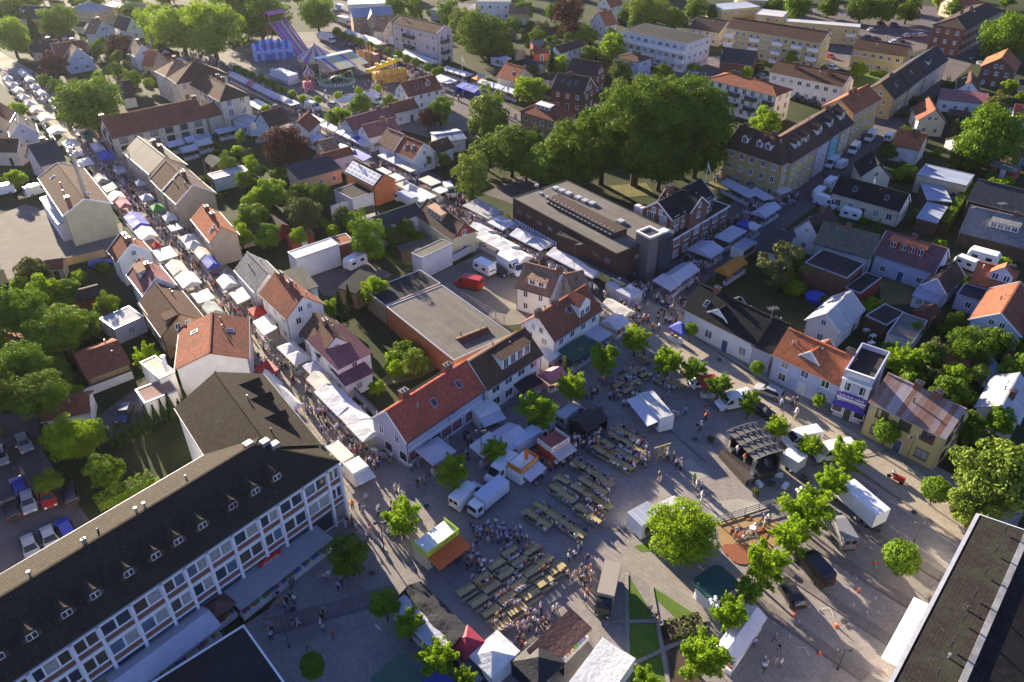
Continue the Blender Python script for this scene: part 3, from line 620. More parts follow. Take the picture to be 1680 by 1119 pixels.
H('house', 'house with dark red gable over yellow wall and tan dormer', '11', (1197, 464), (1358, 412), kind='gf', L=14, eh=4.2, pitch=42, wall='paleyellow', gable_wall='redwood', roof='darkbrown', trim='dark', dorm=((.2, .55, 5, 1.4, 'flat', 'tanbrick', ('tan', 'metal')),), chim=((.1,),))
solar = H('house', 'orange brick house with its roof covered in solar panels', '11', (535, 46), (720, 142), R=(782, 56), eh=4.6, pitch=36, wall='orange', roof='darkbrown', chim=((.1, .2),), win=1, ends=0)
H('outbuilding', 'low beige garden house with half dark half tan roof', '01', (262, 1100), (527, 1030), w=7, kind='shed', pitch=10, eh=3.6, wall='beige', roof='slate', style='felt', cat='outbuilding')
H('lean_to', 'dark felt roofed lean-to below the solar panel house', '11', (590, 215), (730, 165), w=7, kind='flat', eh=3.2, wall='white', roof='darkfelt', style='felt', win=0, cat='shed')
# --- upper middle
b = H('chapel', 'old tan brick hall with blue grey roof and central gable, top', '01', (590, 108), (842, 88), R=(600, 50), eh=6.5, pitch=38, wall='tanbrick', roof='bluegrey', style='metal', cat='hall')
vol(b, '01', (680, 125), (745, 122), kind='gf', L=8, eh=6.5, pitch=50, wall='tanbrick', roof='bluegrey', style='metal')
H('house', 'yellow white house with tan roof left of the pink apartment block', '01', (712, 188), (778, 198), R=(745, 113), eh=4.6, wall='cream', roof='tan', chim=((.4,),))
pinkb = H('apartment_block', 'three storey pale pink apartment block with brown roof and dark balconies', '01', (825, 136), (1106, 206), R=(1165, 158), eh=10.5, pitch=28, wall='pink', roof='brown', wsp=2.9, ww=1.4, wh=1.4, floors=3, cat='apartment block', trim='white')
H('house', 'cream house with orange roof beside the far market row', '01', (1468, 468), (1582, 502), R=(1512, 378), eh=4.6, wall='cream', roof='orange', sky_l=((.3, -.5),))
H('house', 'white house with red roof and roof windows next to the fair', '01', (930, 592), (1142, 542), R=(882, 505), eh=4.8, pitch=40, wall='white', roof='redbrown', sky_l=((-.3, -.5), (.1, -.5)), dorm=((.35, -.6, 1.4, 1.2),))
H('house', 'red roofed back house behind the white house by the fair', '01', (838, 698), (1000, 658), R=(802, 638), eh=3.6, wall='white', roof='redbrown')
H('house', 'long pale red roofed house behind the hedge, rear one', '01', (590, 798), (862, 718), R=(560, 722), eh=4, wall='palegrey', roof='pinkred', chim=((.5,),))
H('house', 'long pale red roofed house with white gable, front one', '01', (690, 845), (886, 795), R=(640, 768), eh=4, wall='white', roof='pinkred', chim=((.3,),))
H('row_house', 'white row house with striped tan roof on the middle market street', '01', (738, 880), (842, 925), R=(797, 780), eh=4, pitch=42, wall='white', roof='tan')
H('row_house', 'white row house with orange brown roof and skylights, middle street', '01', (845, 926), (966, 978), R=(920, 835), eh=4, pitch=42, wall='white', roof='redbrown', trim='white', sky_l=((-.3, -.5), (.3, -.4)))
H('house', 'white house with brown roof right of the striped row house', '01', (1102, 940), (1216, 898), R=(1042, 882), eh=3.6, wall='white', roof='brown')
H('outbuilding', 'white building with pale blue metal roof among dark trees', '01', (1120, 872), (1290, 848), w=8, eh=3.4, pitch=10, wall='palegrey', roof='bluegrey', style='metal', cat='outbuilding')
H('house', 'dark slate house next to the purple beech', '01', (88, 785), (215, 745), R=(50, 682), eh=4.4, pitch=42, wall='palegrey', roof='darkbrown', chim=((.5,),))
H('house', 'white gabled house right behind the purple beech', '01', (192, 800), (328, 808), kind='gf', L=8, eh=4, pitch=40, wall='white', roof='redbrown')
H('house', 'house with long orange brown roof above the solar panels', '01', (380, 998), (600, 940), R=(372, 948), eh=4, wall='white', roof='redbrown')
H('house', 'tan gabled house touching the orange brown roof', '01', (425, 940), (520, 915), w=6, eh=4, wall='cream', roof='tan')
H('shop', 'low white market shop left of the purple beech', '01', (-40, 760), (45, 730), w=7, kind='flat', eh=3.4, wall='palegrey', roof='lightgrey', style='felt', cat='shop')
H('warehouse', 'pale flat warehouse at the top behind the tan brick hall', '01', (560, 30), (840, 20), w=18, kind='flat', eh=5, wall='palegrey', roof='white', style='felt', cat='warehouse', win=0)
H('warehouse', 'flat grey roofed hall behind trees right of the pink block', '01', (1065, 62), (1270, 75), w=16, kind='flat', eh=4, wall='grey', roof='felt', style='felt', cat='warehouse', win=0)
H('apartment_block', 'white balconied apartment block at the top edge', '01', (1352, 12), (1560, 12), w=12, kind='flat', eh=7, wall='white', roof='grey', style='felt', cat='apartment block')
# --- upper right
H('house', 'tan gabled house by the top edge left of the copper beech', '02', (-20, 80), (105, 82), R=(40, 25), eh=4.5, wall='beige', roof='tan')
H('house', 'white house with bright orange roof, nearest of the two at the top', '02', (570, 162), (650, 146), R=(526, 75), eh=5.4, pitch=45, wall='white', roof='orange', trim='white', chim=((0,),))
H('house', 'white house with orange roof behind its twin at the top', '02', (602, 46), (684, 26), R=(535, -5), eh=5.4, pitch=42, wall='white', roof='orange', trim='white')
greyb = H('apartment_block', 'grey three storey apartment block with flat roof and white balconies', '02', (668, 188), (1074, 272), S=(1165, 212), kind='flat', eh=9.2, wall='palegrey', roof='darkfelt', style='felt', floors=3, wsp=2.8, ww=1.6, wh=1.3, mull=3, cat='apartment block')
H('villa', 'grey two storey villa with flat brown hipped roof', '02', (628, 348), (776, 382), S=(876, 356), kind='hip', eh=5.6, pitch=16, wall='paleblue', roof='brown', chim=((0,),), mull=3, ww=1.5, wsp=3.6, cat='house')
H('house', 'white two storey house with brown roof and small balcony', '02', (300, 327), (445, 280), R=(256, 285), eh=5.6, pitch=34, wall='white', roof='darkbrown')
b = H('house', 'large brown roofed house with red brick gable and skylights', '02', (238, 544), (440, 577), R=(470, 475), eh=5.8, pitch=40, wall='brick', roof='darkbrown', trim='white', sky_l=((-.5, -.4), (-.1, -.5), (.3, -.4)), chim=((-.2,),))
vol(b, '02', (330, 440), (510, 470), w=8, eh=5.8, pitch=40, wall='brick', roof='darkbrown')
b = H('house', 'brown brick house with broad glazed box on its red roof', '02', (45, 680), (266, 748), S=(368, 690), kind='hip', eh=6.2, pitch=32, wall='tanbrick', roof='redbrown', ww=1.2, dorm=((0, -.5, 4.6, 1.0, 'flat', 'white', ('white', 'metal')),))
H('barn', 'dark roofed barn below the yellow apartment blocks', '02', (1268, 375), (1472, 400), R=(1296, 290), eh=3.2, pitch=40, wall='brick', roof='slate', win=0, cat='barn')
H('house', 'low dark roofed house above the great tree', '02', (745, 505), (922, 545), w=8, eh=3, pitch=22, wall='grey', roof='darkbrown')
H('house', 'black roofed house with yellow wall behind the great tree', '02', (1000, 600), (1145, 560), R=(920, 530), eh=3, pitch=35, wall='ochre', roof='slate', sky_l=((0, -.5),))
H('house', 'dark hall with grey roof behind the grey apartment block', '02', (1080, 170), (1270, 200), w=13, eh=5, pitch=25, wall='cream', roof='darkbrown', cat='hall')
redw = H('apartment_block', 'white balconied apartment block with red hipped roof', '02', (1190, 482), (1617, 590), S=(1722, 548), kind='hip', eh=8.4, pitch=20, wall='white', roof='redbrown', chim=((-.5, .1), (-.35, .1), (.3, .1), (.45, .1)), floors=3, wsp=2.6, ww=1.3, wh=1.6, cat='apartment block')
b = H('corner_building', 'yellow corner building with brown roof, dormers and rounded corner balcony', '02', (1300, 895), (1655, 1010), w=10.5, kind='hip', hipr=1, eh=8.6, pitch=36, wall='ochre', roof='brown', floors=3, wsp=2.6, ww=1.1, wh=1.4, dorm=((-.5, -.62, 1.6, 1.4, 'gable', 'white'), (0, -.62, 1.6, 1.4, 'gable', 'white'), (.3, -.62, 1.6, 1.4, 'gable', 'white')), chim=((-.8,), (.2,)), cat='apartment block')
vol(b, '03', (225, 998), (385, 898), w=10.5, kind='hip', hipl=1, eh=8.6, pitch=36, wall='ochre', roof='brown', floors=3, wsp=2.6, ww=1.1, dorm=((-.2, -.62, 1.6, 1.4, 'gable', 'white'), (.1, -.62, 1.6, 1.4, 'gable', 'white'), (.6, -.62, 1.6, 1.4, 'gable', 'white')))
H('town_house', 'pink fronted town house next to the yellow corner building', '03', (388, 896), (468, 842), w=10.5, eh=8.2, pitch=36, wall='pink', roof='brown', floors=3, dorm=((0, -.62, 2.4, 1.4, 'gable', 'white'),), cat='town house')
H('town_house', 'turquoise fronted town house in the row of coloured fronts', '03', (470, 840), (528, 802), w=10.5, eh=8.2, pitch=36, wall='turq', roof='darkbrown', floors=3, dorm=((0, -.62, 2.0, 1.4, 'gable', 'white'),), cat='town house')
H('town_house', 'salmon fronted town house at the upper end of the coloured row', '03', (530, 800), (604, 752), w=10.5, eh=8.0, pitch=36, wall='beige', roof='darkbrown', floors=3, dorm=((0, -.62, 2.4, 1.4, 'gable', 'white'),), chim=((-.6,),), cat='town house')
H('town_house', 'tall ochre house with bright orange roof at the crossing', '03', (606, 700), (772, 606), R=(512, 608), eh=9.2, pitch=33, wall='ochre', roof='orange', floors=3, chim=((-.3,), (0,)), cat='town house')
H('row_house', 'long ochre street house with dark roof, lower of the terrace', '03', (850, 608), (948, 536), w=9.5, eh=6, pitch=38, wall='ochre', roof='darkbrown', chim=((.2,),), sky_l=((0, -.5),))
H('row_house', 'ochre terrace house with dark roof, middle of the terrace', '03', (950, 534), (1046, 462), w=9.5, eh=6.2, pitch=38, wall='yellow', roof='darkbrown', sky_l=((0, -.4),))
H('row_house', 'cream terrace house with white dormer, upper end of the terrace', '03', (1048, 460), (1180, 366), w=9.5, eh=6.2, pitch=38, wall='cream', roof='slate', dorm=((-.4, -.62, 2, 1.3, 'gable', 'white'),))
H('apartment_block', 'long white two storey block with purple brown roof', '03', (80, 438), (530, 532), R=(576, 455), eh=6.4, pitch=30, wall='white', roof='brown', chim=((-.4, -.3), (.5, -.3)), wsp=2.5, ww=1.4, cat='apartment block')
H('apartment_block', 'short yellow two storey block with white balcony bands', '03', (590, 292), (912, 346), R=(966, 285), eh=6.4, pitch=30, wall='yellow', roof='brown', wsp=2.5, ww=1.4, cat='apartment block')
yelb = H('apartment_block', 'long yellow three storey block with white balconies and brown roof', '02', (1310, 168), (1892, 262), R=(1950, 196), eh=9, pitch=28, wall='yellow', roof='brown', floors=3, wsp=2.5, ww=1.3, cat='apartment block')
yel2 = H('apartment_block', 'flat roofed yellow block with four white balconies', '03', (185, 132), (640, 168), S=(668, 150), kind='flat', eh=6.4, wall='yellow', roof='lightgrey', style='felt', cat='apartment block')
H('apartment_block', 'flat roofed yellow block left of the balconied one', '03', (-5, 88), (165, 106), w=11, kind='flat', eh=6, wall='yellow', roof='lightgrey', style='felt', cat='apartment block')
H('apartment_block', 'yellow block with blue roof at the top', '02', (1285, 62), (1520, 42), w=11, kind='flat', eh=6, wall='yellow', roof='bluegrey', style='felt', cat='apartment block')
H('apartment_block', 'far yellow block with blue grey roof along the top edge', '02', (1380, 0), (1720, 10), w=11, kind='flat', eh=6, wall='yellow', roof='bluegrey', style='felt', cat='apartment block')
H('apartment_block', 'red brick apartment block with white stairwell strip at its end', '03', (1285, 184), (1510, 62), S=(1068, 158), kind='hip', eh=9.4, pitch=24, wall='brick', roof='darkbrown', floors=3, wsp=2.6, chim=((-.3, .2), (.1, .1)), cat='apartment block')
H('house', 'orange roofed house behind the brick apartment block', '03', (1220, 40), (1380, 30), w=9, eh=5, wall='beige', roof='orange')
H('house', 'red brick house with sunlit orange roof by the right edge', '03', (1372, 408), (1592, 440), kind='gf', L=13, eh=6, pitch=35, wall='brick', roof='orange')
H('house', 'white gabled house with brown roof and glazed dormer, right', '03', (1225, 548), (1372, 566), kind='gf', L=12, eh=4, pitch=42, wall='white', roof='brown', sky_l=((.4, .5),))
H('outbuilding', 'white outbuilding with pale red striped roof, right', '03', (1120, 604), (1422, 640), w=6, kind='shed', pitch=14, eh=3.6, wall='white', roof='pinkred', style='metal', cat='outbuilding')
H('house', 'cream gabled house with rust brown roof above the crossing', '03', (990, 738), (1168, 752), kind='gf', L=11, eh=4, pitch=42, wall='cream', roof='redbrown')
H('house', 'orange roofed house with white porch at the crossing', '03', (825, 884), (1002, 922), R=(872, 785), eh=4, pitch=38, wall='palegrey', roof='orange', chim=((.2, -.2), (.4, -.3)), mull=3)
H('house', 'red house at the far right edge below the brick house', '03', (1570, 720), (1690, 735), w=7, eh=3.2, wall='white', roof='red')
# --- right
b = H('long_house', 'long white one storey house with wide black roof, right of the street', '13', (458, 168), (886, 287), R=(530, 72), eh=3.8, pitch=42, wall='cream', roof='black', trim='white', ww=1.3, wh=1.6, sky_l=((-.4, -.5), (.5, -.5)), cat='house')
vol(b, '13', (640, 75), (830, 85), kind='gf', L=8, eh=4.2, pitch=44, wall='cream', roof='black')
H('garage', 'cream garage building with pale blue grey roof, right', '13', (985, 62), (1290, 132), S=(1350, 66), kind='flat', eh=4.2, wall='paleyellow', roof='bluegrey', style='felt', cat='garage', win=1)
H('carport', 'ivy edged carport roof, upper of two', '13', (1048, 217), (1200, 232), S=(1272, 142), kind='flat', eh=3, wall='darkwood', roof='bluegrey', style='felt', win=0, cat='carport')
H('carport', 'ivy edged carport roof, lower of two', '13', (982, 328), (1112, 360), S=(1185, 262), kind='flat', eh=3, wall='darkwood', roof='bluegrey', style='felt', win=0, cat='carport')
H('barn', 'black roofed long house at the right edge with white windows', '13', (1290, 215), (1700, 320), R=(1330, 80), eh=4, pitch=34, wall='darkwood', roof='slate', cat='house')
H('house', 'grey tiled low house with long dormer at the right edge', '13', (1240, 415), (1760, 545), R=(1308, 250), eh=3, pitch=36, wall='darkwood', roof='grey', dorm=((-.05, -.55, 5, 1.2, 'flat', 'white'),), win=0, chim=((.1,),))
H('house', 'purple red roofed house with two orange roofed dormers', '13', (720, 548), (1096, 668), R=(836, 414), eh=4, pitch=40, wall='paleblue', roof='purple', trim='white', chim=((-.1,),), dorm=((-.55, -.55, 1.8, 1.4, 'flat', 'redwood', ('orange', 'metal')), (.05, -.55, 4.6, 1.5, 'flat', 'redwood', ('orange', 'metal'))))
b = H('house', 'small white house with dark roof and lavender glazed porch', '13', (1008, 738), (1166, 794), kind='gf', L=9, eh=3.6, pitch=45, wall='paleblue', roof='darkbrown', trim='white')
vol(b, '13', (955, 800), (1105, 850), w=3.6, kind='shed', pitch=14, eh=2.4, wall='white', roof='bluegrey', style='felt', ww=1.2, wsp=1.4)
b = H('house', 'orange tiled house with pale blue dormer near the right edge', '13', (1305, 720), (1560, 790), R=(1390, 598), eh=3.6, pitch=40, wall='paleblue', roof='orange', dorm=((.3, -.6, 3.6, 1.4, 'gable', 'paleblue'),), chim=((.6,),))
vol(b, '13', (1228, 795), (1400, 850), w=5, kind='flat', eh=2.8, wall='paleblue', roof='slate', style='felt')
H('house', 'pale blue gabled house with red brown roof at the right edge', '13', (1300, 950), (1628, 1058), kind='gf', L=13, eh=4.4, pitch=36, wall='paleblue', roof='redbrown', trim='white', mull=4, ww=1.6)
H('barn', 'white barn with bright grey metal roof and small gable window', '13', (516, 1038), (668, 890), R=(440, 903), eh=3.6, pitch=40, wall='white', roof='lightgrey', style='metal', trim='white', win=1, wsp=4)
H('outbuilding', 'dark flat roofed brick outbuilding in the right yards', '13', (300, 602), (560, 696), S=(630, 595), kind='flat', eh=4.4, wall='brick', roof='darkfelt', style='felt', win=0, cat='outbuilding')
H('outbuilding', 'small dark roofed shed beside the brick outbuilding', '13', (545, 752), (640, 790), S=(760, 690), kind='flat', eh=3, wall='redwood', roof='darkfelt', style='felt', win=0, cat='shed')
H('house', 'dark green roofed house with pale wall between the right street yards', '13', (350, 480), (700, 575), R=(470, 360), eh=4, pitch=36, wall='palegrey', roof='moss', chim=((-.1,),))
H('house', 'white gabled house with dark brown roof by the crowded side street', '13', (222, 398), (390, 455), kind='gf', L=9, eh=4, pitch=48, wall='white', roof='darkbrown', chim=((.2,),))
H('house', 'dark roofed house beside the dry tree, facing the side street', '12', (1500, 520), (1690, 560), R=(1560, 385), eh=3.6, pitch=36, wall='cream', roof='slate')
b = H('house', 'white inn with black roof and white cross gable on the square', '12', (1043, 884), (1492, 1108), R=(1125, 715), eh=4.2, pitch=42, wall='white', roof='black', chim=((-.5,),), sky_l=((-.55, -.5),), trim=None, ww=1.4, wh=1.6)
vol(b, '12', (1192, 905), (1318, 970), kind='gf', L=6, eh=5.0, pitch=38, wall='white', roof='black', trim='white')
H('carport', 'black flat carport between the barn and the garden', '13', (672, 925), (800, 985), w=6, kind='flat', eh=2.8, wall='darkwood', roof='darkfelt', style='felt', win=0, cat='carport')
H('outbuilding', 'flat grey roofed garden building behind the purple signed shop', '13', (800, 1040), (960, 1095), S=(1060, 960), kind='flat', eh=3, wall='palegrey', roof='felt', style='felt', win=0, cat='outbuilding')
b = H('house', 'pale blue house with bright orange roof and white cross gable', '23', (98, 118), (516, 316), R=(640, 152), eh=4.8, pitch=42, wall='paleblue', roof='orange', chim=((.75, .1),), ww=1.3, wh=1.5, door=2)
vol(b, '23', (262, 122), (388, 186), kind='gf', L=5, eh=6.0, pitch=42, wall='paleblue', roof='orange', trim='white')
H('house', 'small grey garage house with black roof next to the orange roof', '23', (-30, 62), (98, 120), w=9, eh=4.0, pitch=38, wall='lavender', roof='black', win=0, cat='garage')
shop = H('shop', 'narrow lavender shop with balustrade and purple sign', '23', (540, 236), (716, 298), S=(846, 140), kind='flat', eh=7.6, wall='lavender', roof='darkfelt', style='felt', par=.7, floors=2, wsp=2.2, ww=1.3, wh=1.6, cat='shop', ends=0, wallwins=())
H('house', 'yellow house with rusty striped metal roof on the cobbled street', '23', (690, 404), (1166, 638), R=(805, 230), eh=6, pitch=36, wall='yellow', roof='rust', style='rustmetal', chim=((-.2,), (.3,)), fr=FRAMEB, ww=1.7, wh=1.5, wsp=2.9)
H('barn', 'white barn with sunlit metal roof at the right edge', '23', (1452, 245), (1336, 442), R=(1515, 408), eh=3.2, pitch=34, wall='white', roof='lightgrey', style='metal', chim=((.3, .2),), win=0)
H('shed', 'grey lean-to shed beside the metal roofed barn', '23', (1415, 235), (1520, 240), w=6, kind='flat', eh=2.6, wall='palegrey', roof='bluegrey', style='felt', win=0, cat='shed')
# --- round the square
b = H('shop', 'red roofed shop with lavender walls and large display windows on the square', '21', (920, 662), (1406, 332), R=(812, 452), eh=4.8, pitch=43, wall='lavender', roof='red', trim='white', chim=((-.5, .15, 1.2), (.55, .1, 1.2)), sky_l=((-.1, -.5), (.55, -.45)), win=0, cat='shop')
redshop = b
b = H('shop', 'brown roofed white shop with broad dormer beside the red roof', 'I', (562, 452), (1072, 118), R=(392, 183), eh=4.8, pitch=40, wall='white', roof='brown', ww=1.6, wh=1.8, wsp=2.3, dorm=((.18, -.72, 6.2, 1.9, 'flat', 'white', ('brown', 'tile')),), cat='shop')
H('outbuilding', 'ribbed brown roofed back building behind the brown shop', 'I', (370, 100), (640, -10), w=5, eh=3.6, pitch=25, wall='lavender', roof='brown', style='metal', win=0, cat='outbuilding')
b = H('house', 'white house with red brown roof and white dormer at the market crossing', '12', (262, 1086), (556, 888), R=(165, 913), eh=5, pitch=42, wall='white', roof='redbrown', chim=((-.95,), (-.3,)), sky_l=((0, -.4),), dorm=((.35, -.8, 2.8, 2.3, 'gable', 'white'),), ww=1.2)
b = H('house', 'white courtyard house with sunlit orange roof and roof terrace', '12', (15, 750), (236, 812), R=(103, 602), eh=4.8, pitch=38, wall='white', roof='tan', dorm=((.1, -.75, 3.4, 1.2, 'flat', 'white'),), chim=((.9,),), ww=.9)
H('house', 'small tan gabled house behind the white market crossing house', '12', (370, 790), (480, 765), w=6, eh=4.5, pitch=38, wall='cream', roof='tan')
b = H('workshop', 'low workshop with broad grey felt roof and orange red side wall', 's', (634, 504), (744, 592), S=(829, 541), kind='flat', eh=4.2, wall='orange', roof='felt', style='felt', cat='workshop', win=0)
vol(b, 's', (600, 478), (632, 502), S=(742, 478), kind='flat', eh=3.9, wall='tanbrick', roof='darkfelt', style='felt', win=0)
vol(b, '11', (500, 752), (610, 790), w=6, kind='shed', pitch=8, eh=3.6, wall='tanbrick', roof='darkfelt', style='felt', win=0)
# the library: dark flat block, old brick wing behind
lib = H('library', 'dark brown library with wide flat roof, skylights and round glass stair tower', '12', (5, 205), (640, 548), S=(330, 95), kind='flat', eh=7.4, wall='darkbrick', roof='felt', style='felt', trim='dark', floors=2, wsp=3, ww=1.6, wh=1.0, fr=FRAMED, cat='library')
vol(lib, '12', (655, 560), (800, 455), w=14, kind='flat', eh=6.2, wall='darkbrick', roof='darkfelt', style='felt', trim='dark', win=0)
b = H('old_hall', 'old brick hall with black roof, white edged gable and flagpole', '12', (982, 344), (1245, 196), R=(868, 243), eh=8.4, pitch=36, wall='brick', roof='black', trim='white', chim=((-.2, .4, 1.4),), ww=1.6, wh=2.2, mull=3, cat='hall')
vol(b, '12', (1092, 300), (1208, 240), kind='gf', L=8, eh=8.6, pitch=38, wall='brick', roof='black', trim='white')
vol(b, '12', (972, 472), (1336, 254), w=7, kind='flat', eh=5.0, wall='brick', roof='darkfelt', style='felt', trim='white', ww=1.8, wh=1.6, wsp=3.2)
# --- big dark roof, lower right
b = H('supermarket', 'large building with dark felt roof and thin white front edge, lower right', '33', (1352, 92), (640, 1460), R=(1640, 262), eh=6.2, pitch=9, wall='white', roof='nearblack', win=0, th=.3, cat='building', trim='white')
bigroof = b
H('pavilion', 'flat dark roofed pavilion with pale edges at the bottom left', 's', (252, 1132), (398, 1026), w=-1, S=(200, 1010), kind='flat', eh=3.6, wall='palegrey', roof='darkfelt', style='felt', trim='white', win=0, cat='pavilion') if False else None
# ------------------------------------------------------------------ the long office block, lower left
BRICKP = wallm('brick'); WHITEP = plain('white_render', (.66, .66, .68), .7, .3, .06)
_eh = 9.6; _P, _Q = (-170, 1246), (557, 757)
_p, _q = G('s', *_P, _eh), G('s', *_Q, _eh); _d = (_q - _p).normalized(); _ln = (_q - _p).length
def _along(t, x, y, h): return ((G(t, x, y, h) - _p).dot(_d) - _ln / 2) / (_ln / 2)
_dx = [_along('30', x, y, _eh + 1.6) for x, y in ((20, 1010), (220, 870), (440, 735), (615, 620), (825, 490), (990, 380), (1130, 290), (1280, 195), (1440, 50))] + [_along('20', 1440, 1050, _eh + 1.6), _along('20', 1585, 970, _eh + 1.6), _along('21', 150, 885, _eh + 1.6)]
office = H('office_block', 'long three storey office block with dark tiled roof and white gridded front', 's', _P, _Q, kind='hip', hipr=1, w=13.4, eh=_eh, pitch=27, wall='white', roof='longtile', win=0, oh=.14,
           dorm=[(x, -.7, 1.7, .8, 'gable', 'darkwood', ('longtile', 'tile')) for x in _dx], cat='office block')
of = office['last']
vol(office, 's', (528, 730), (432, 613), w=12.2, kind='gable', eh=_eh - .06, pitch=27, gable_wall='darkwood', wall='white', roof='longtile', win=0, oh=.14, dorm=((.62, -.72, 1.4, .8, 'gable', 'darkwood', ('longtile', 'tile')), (.2, -.72, 1.4, .8, 'gable', 'darkwood', ('longtile', 'tile')), (-.3, -.72, 1.4, .8, 'gable', 'darkwood', ('longtile', 'tile'))))
bx = [-of['hx'] + .1]
_bpx = [(43, 1103), (112.6, 1057), (158, 1027), (212, 991), (263, 957), (301.6, 931), (339, 906), (380.7, 879), (423, 849), (456, 827), (496, 799), (535, 772)]
_bx = [_along('s', x, y, _eh) * of['hx'] for x, y in _bpx]
st = (_bx[7] - _bx[0]) / 7; first = _bx[0]; xs = []
while first > -of['hx'] + 2: first -= st; xs.append(first)
xs = sorted(xs) + _bx + [of['hx'] - .2]
yf = -of['iy']; oroot = office['root']; DULL = plain('dull_shopfront', (.22, .22, .2), .3, .5, .2)
rr = random.Random(3)
for i, x in enumerate(xs):
    pb = MB(); pb.box(x - .16, x + .16, yf - .34, yf, 0 if i % 1 == 0 else 3, _eh - .32); obj('pilaster', pb, WHITEP, oroot)
for i, (x0, x1) in enumerate(zip(xs, xs[1:])):
    a, e = x0 + .16, x1 - .16
    if e - a < .6: continue
    for f, z in enumerate((3.35, 6.45)):
        sp = MB(); sp.box(a, e, yf - .1, yf - .004, z + .12, z + .82); obj('brick_spandrel', sp, BRICKP, oroot)
        bd = MB(); bd.box(a, e, yf - .22, yf - .004, z - .1, z + .115); obj('band', bd, WHITEP, oroot)
        n = max(2, min(3, int((e - a) / 1.15))); cut = [a + (e - a) * k / n for k in range(n + 1)]
        if n == 3 and rr.random() < .6: j = rr.choice((1, 2)); cut[j] += rr.uniform(-.35, .35)
        for k in range(n):
            w_ = cut[k + 1] - cut[k]; me = win_mesh(w_ - .02, 1.75, FRAMEW, 1); o = link('window', me[0], oroot, ((cut[k] + cut[k + 1]) / 2, yf - .01, z + .9)); setmat(link('pane', me[1], o), 0, rr.choice(GLASSES))
    bd = MB(); bd.box(a, e, yf - .24, yf - .004, 9.12, 9.42); obj('band', bd, WHITEP, oroot)
    sw = MB(); sw.box(a + .1, e - .1, yf - .06, yf - .004, .35, 2.75); obj('shop_window', sw, GLASS if rr.random() < .4 else DULL, oroot)
    fb = MB(); fb.box(a, e, yf - .12, yf - .004, 2.8, 3.22); obj('shop_fascia', fb, plain('dark_fascia', (.05, .05, .08), .5), oroot)
# red sign board with pale script strokes
sx = _along('31', 38, 325, 2.6) * of['hx']
sg = MB(); sg.box(sx - 1.5, sx + 1.5, yf - .42, yf - .3, 1.7, 3.1); so = obj('sign_board', sg, plain('red_sign', (.5, .02, .015), .4), oroot); so['label'] = 'red sign board with pale script strokes'
sc = MB()
for k in range(9):
    u = sx - 1.05 + k * .25; sc.beam((u, yf - .425, 2.2 + .05 * (k % 2)), (u + .2, yf - .425, 2.62 + .12 * math.sin(k * 2.1)), .02, .08)
sc.beam((sx - 1.15, yf - .425, 2.12), (sx + 1.15, yf - .425, 2.3), .02, .07); obj('sign_lettering', sc, FRAMEW, so)
for x, y in ((500, 240), (470, 225), (840, 85), (890, 55), (185, 470)):
    c = G('30', x, y, 13.0); lx = Matrix.Rotation(-office['ang'], 2) @ (c - office['c']); v = MB(); v.cyl((lx.x, .3, 12.4), (lx.x, .3, 13.6), .14, n=6); v.cyl((lx.x, .3, 13.6), (lx.x, .3, 13.8), .22, n=6); obj('roof_vent', v, METAL, of['ro'])
for k, (ux, fy) in enumerate(((.76, -.08), (.79, -.2), (.70, .12))):
    v = MB(); z = _eh + of['rise'] * (1 - abs(fy)); v.box(ux * of['hx'] - .5, ux * of['hx'] + .5, fy * of['hy'] - .4, fy * of['hy'] + .4, z - .3, z + .45); obj('roof_hatch', v, METAL, of['ro'])
# pavilion at the very bottom
H('pavilion', 'flat dark roofed pavilion with pale edges at the bottom left', 's', (400, 1026), (240, 1126), w=11, kind='flat', eh=3.4, wall='palegrey', roof='darkfelt', style='felt', trim='white', win=0, cat='pavilion')

# ------------------------------------------------------------------ balconies
def balc(b, u, z, w, side='f', depth=1.3, m=None, hgt=1.0, solid=True, last=None):
    l = last or b['last']; M = l['Mx']; m = m or FRAMEW; mb = MB()
    if side == 'f': R_ = Matrix.Identity(4); wall = l['iy']; x = u * l['ix']
    else: R_ = Matrix.Rotation(math.pi / 2, 4, 'Z'); wall = l['ix']; x = u * l['iy']
    y0 = -wall - depth
    mb.box(x - w / 2, x + w / 2, y0, -wall + .02, z - .16, z); mb.box(x - w / 2, x + w / 2, y0, y0 + .07, z, z + hgt)
    for s in (-1, 1): mb.box(x + s * w / 2 - .035, x + s * w / 2 + .035, y0 + .07, -wall, z, z + hgt)
    o = obj('balcony', mb, m, l['root']); o.matrix_basis = M @ R_
DARKB = plain('dark_balcony', (.05, .055, .05), .6)
for z in (3.4, 6.9):
    for u in (-.32, -.1): balc(pinkb, u, z, 2.6, m=DARKB)
for z in (.6, 3.6, 7.1): balc(pinkb, -.15, z, 3.2, 's', m=DARKB)
L_ = greyb['last']; balc(greyb, 0, 6.1, 2 * L_['ix'] - .4, depth=1.2)
for z in (.4, 3.1):
    for u in (-.55, -.28, 0, .28, .85): balc(greyb, u, z, 3.0, depth=1.1)
for u in (-.85, -.15, .35, .85):
    for z in (2.9, 5.7): balc(redw, u, z, 3.2, m=DARKB)
for u in (-.9, -.35, .15, .55, .88):
    for z in (.3, 3.1, 6.1): balc(yelb, u, z, 3.4)
for u in (-.85, -.25, .15, .8): balc(yel2, u, 3.2, 3.4)
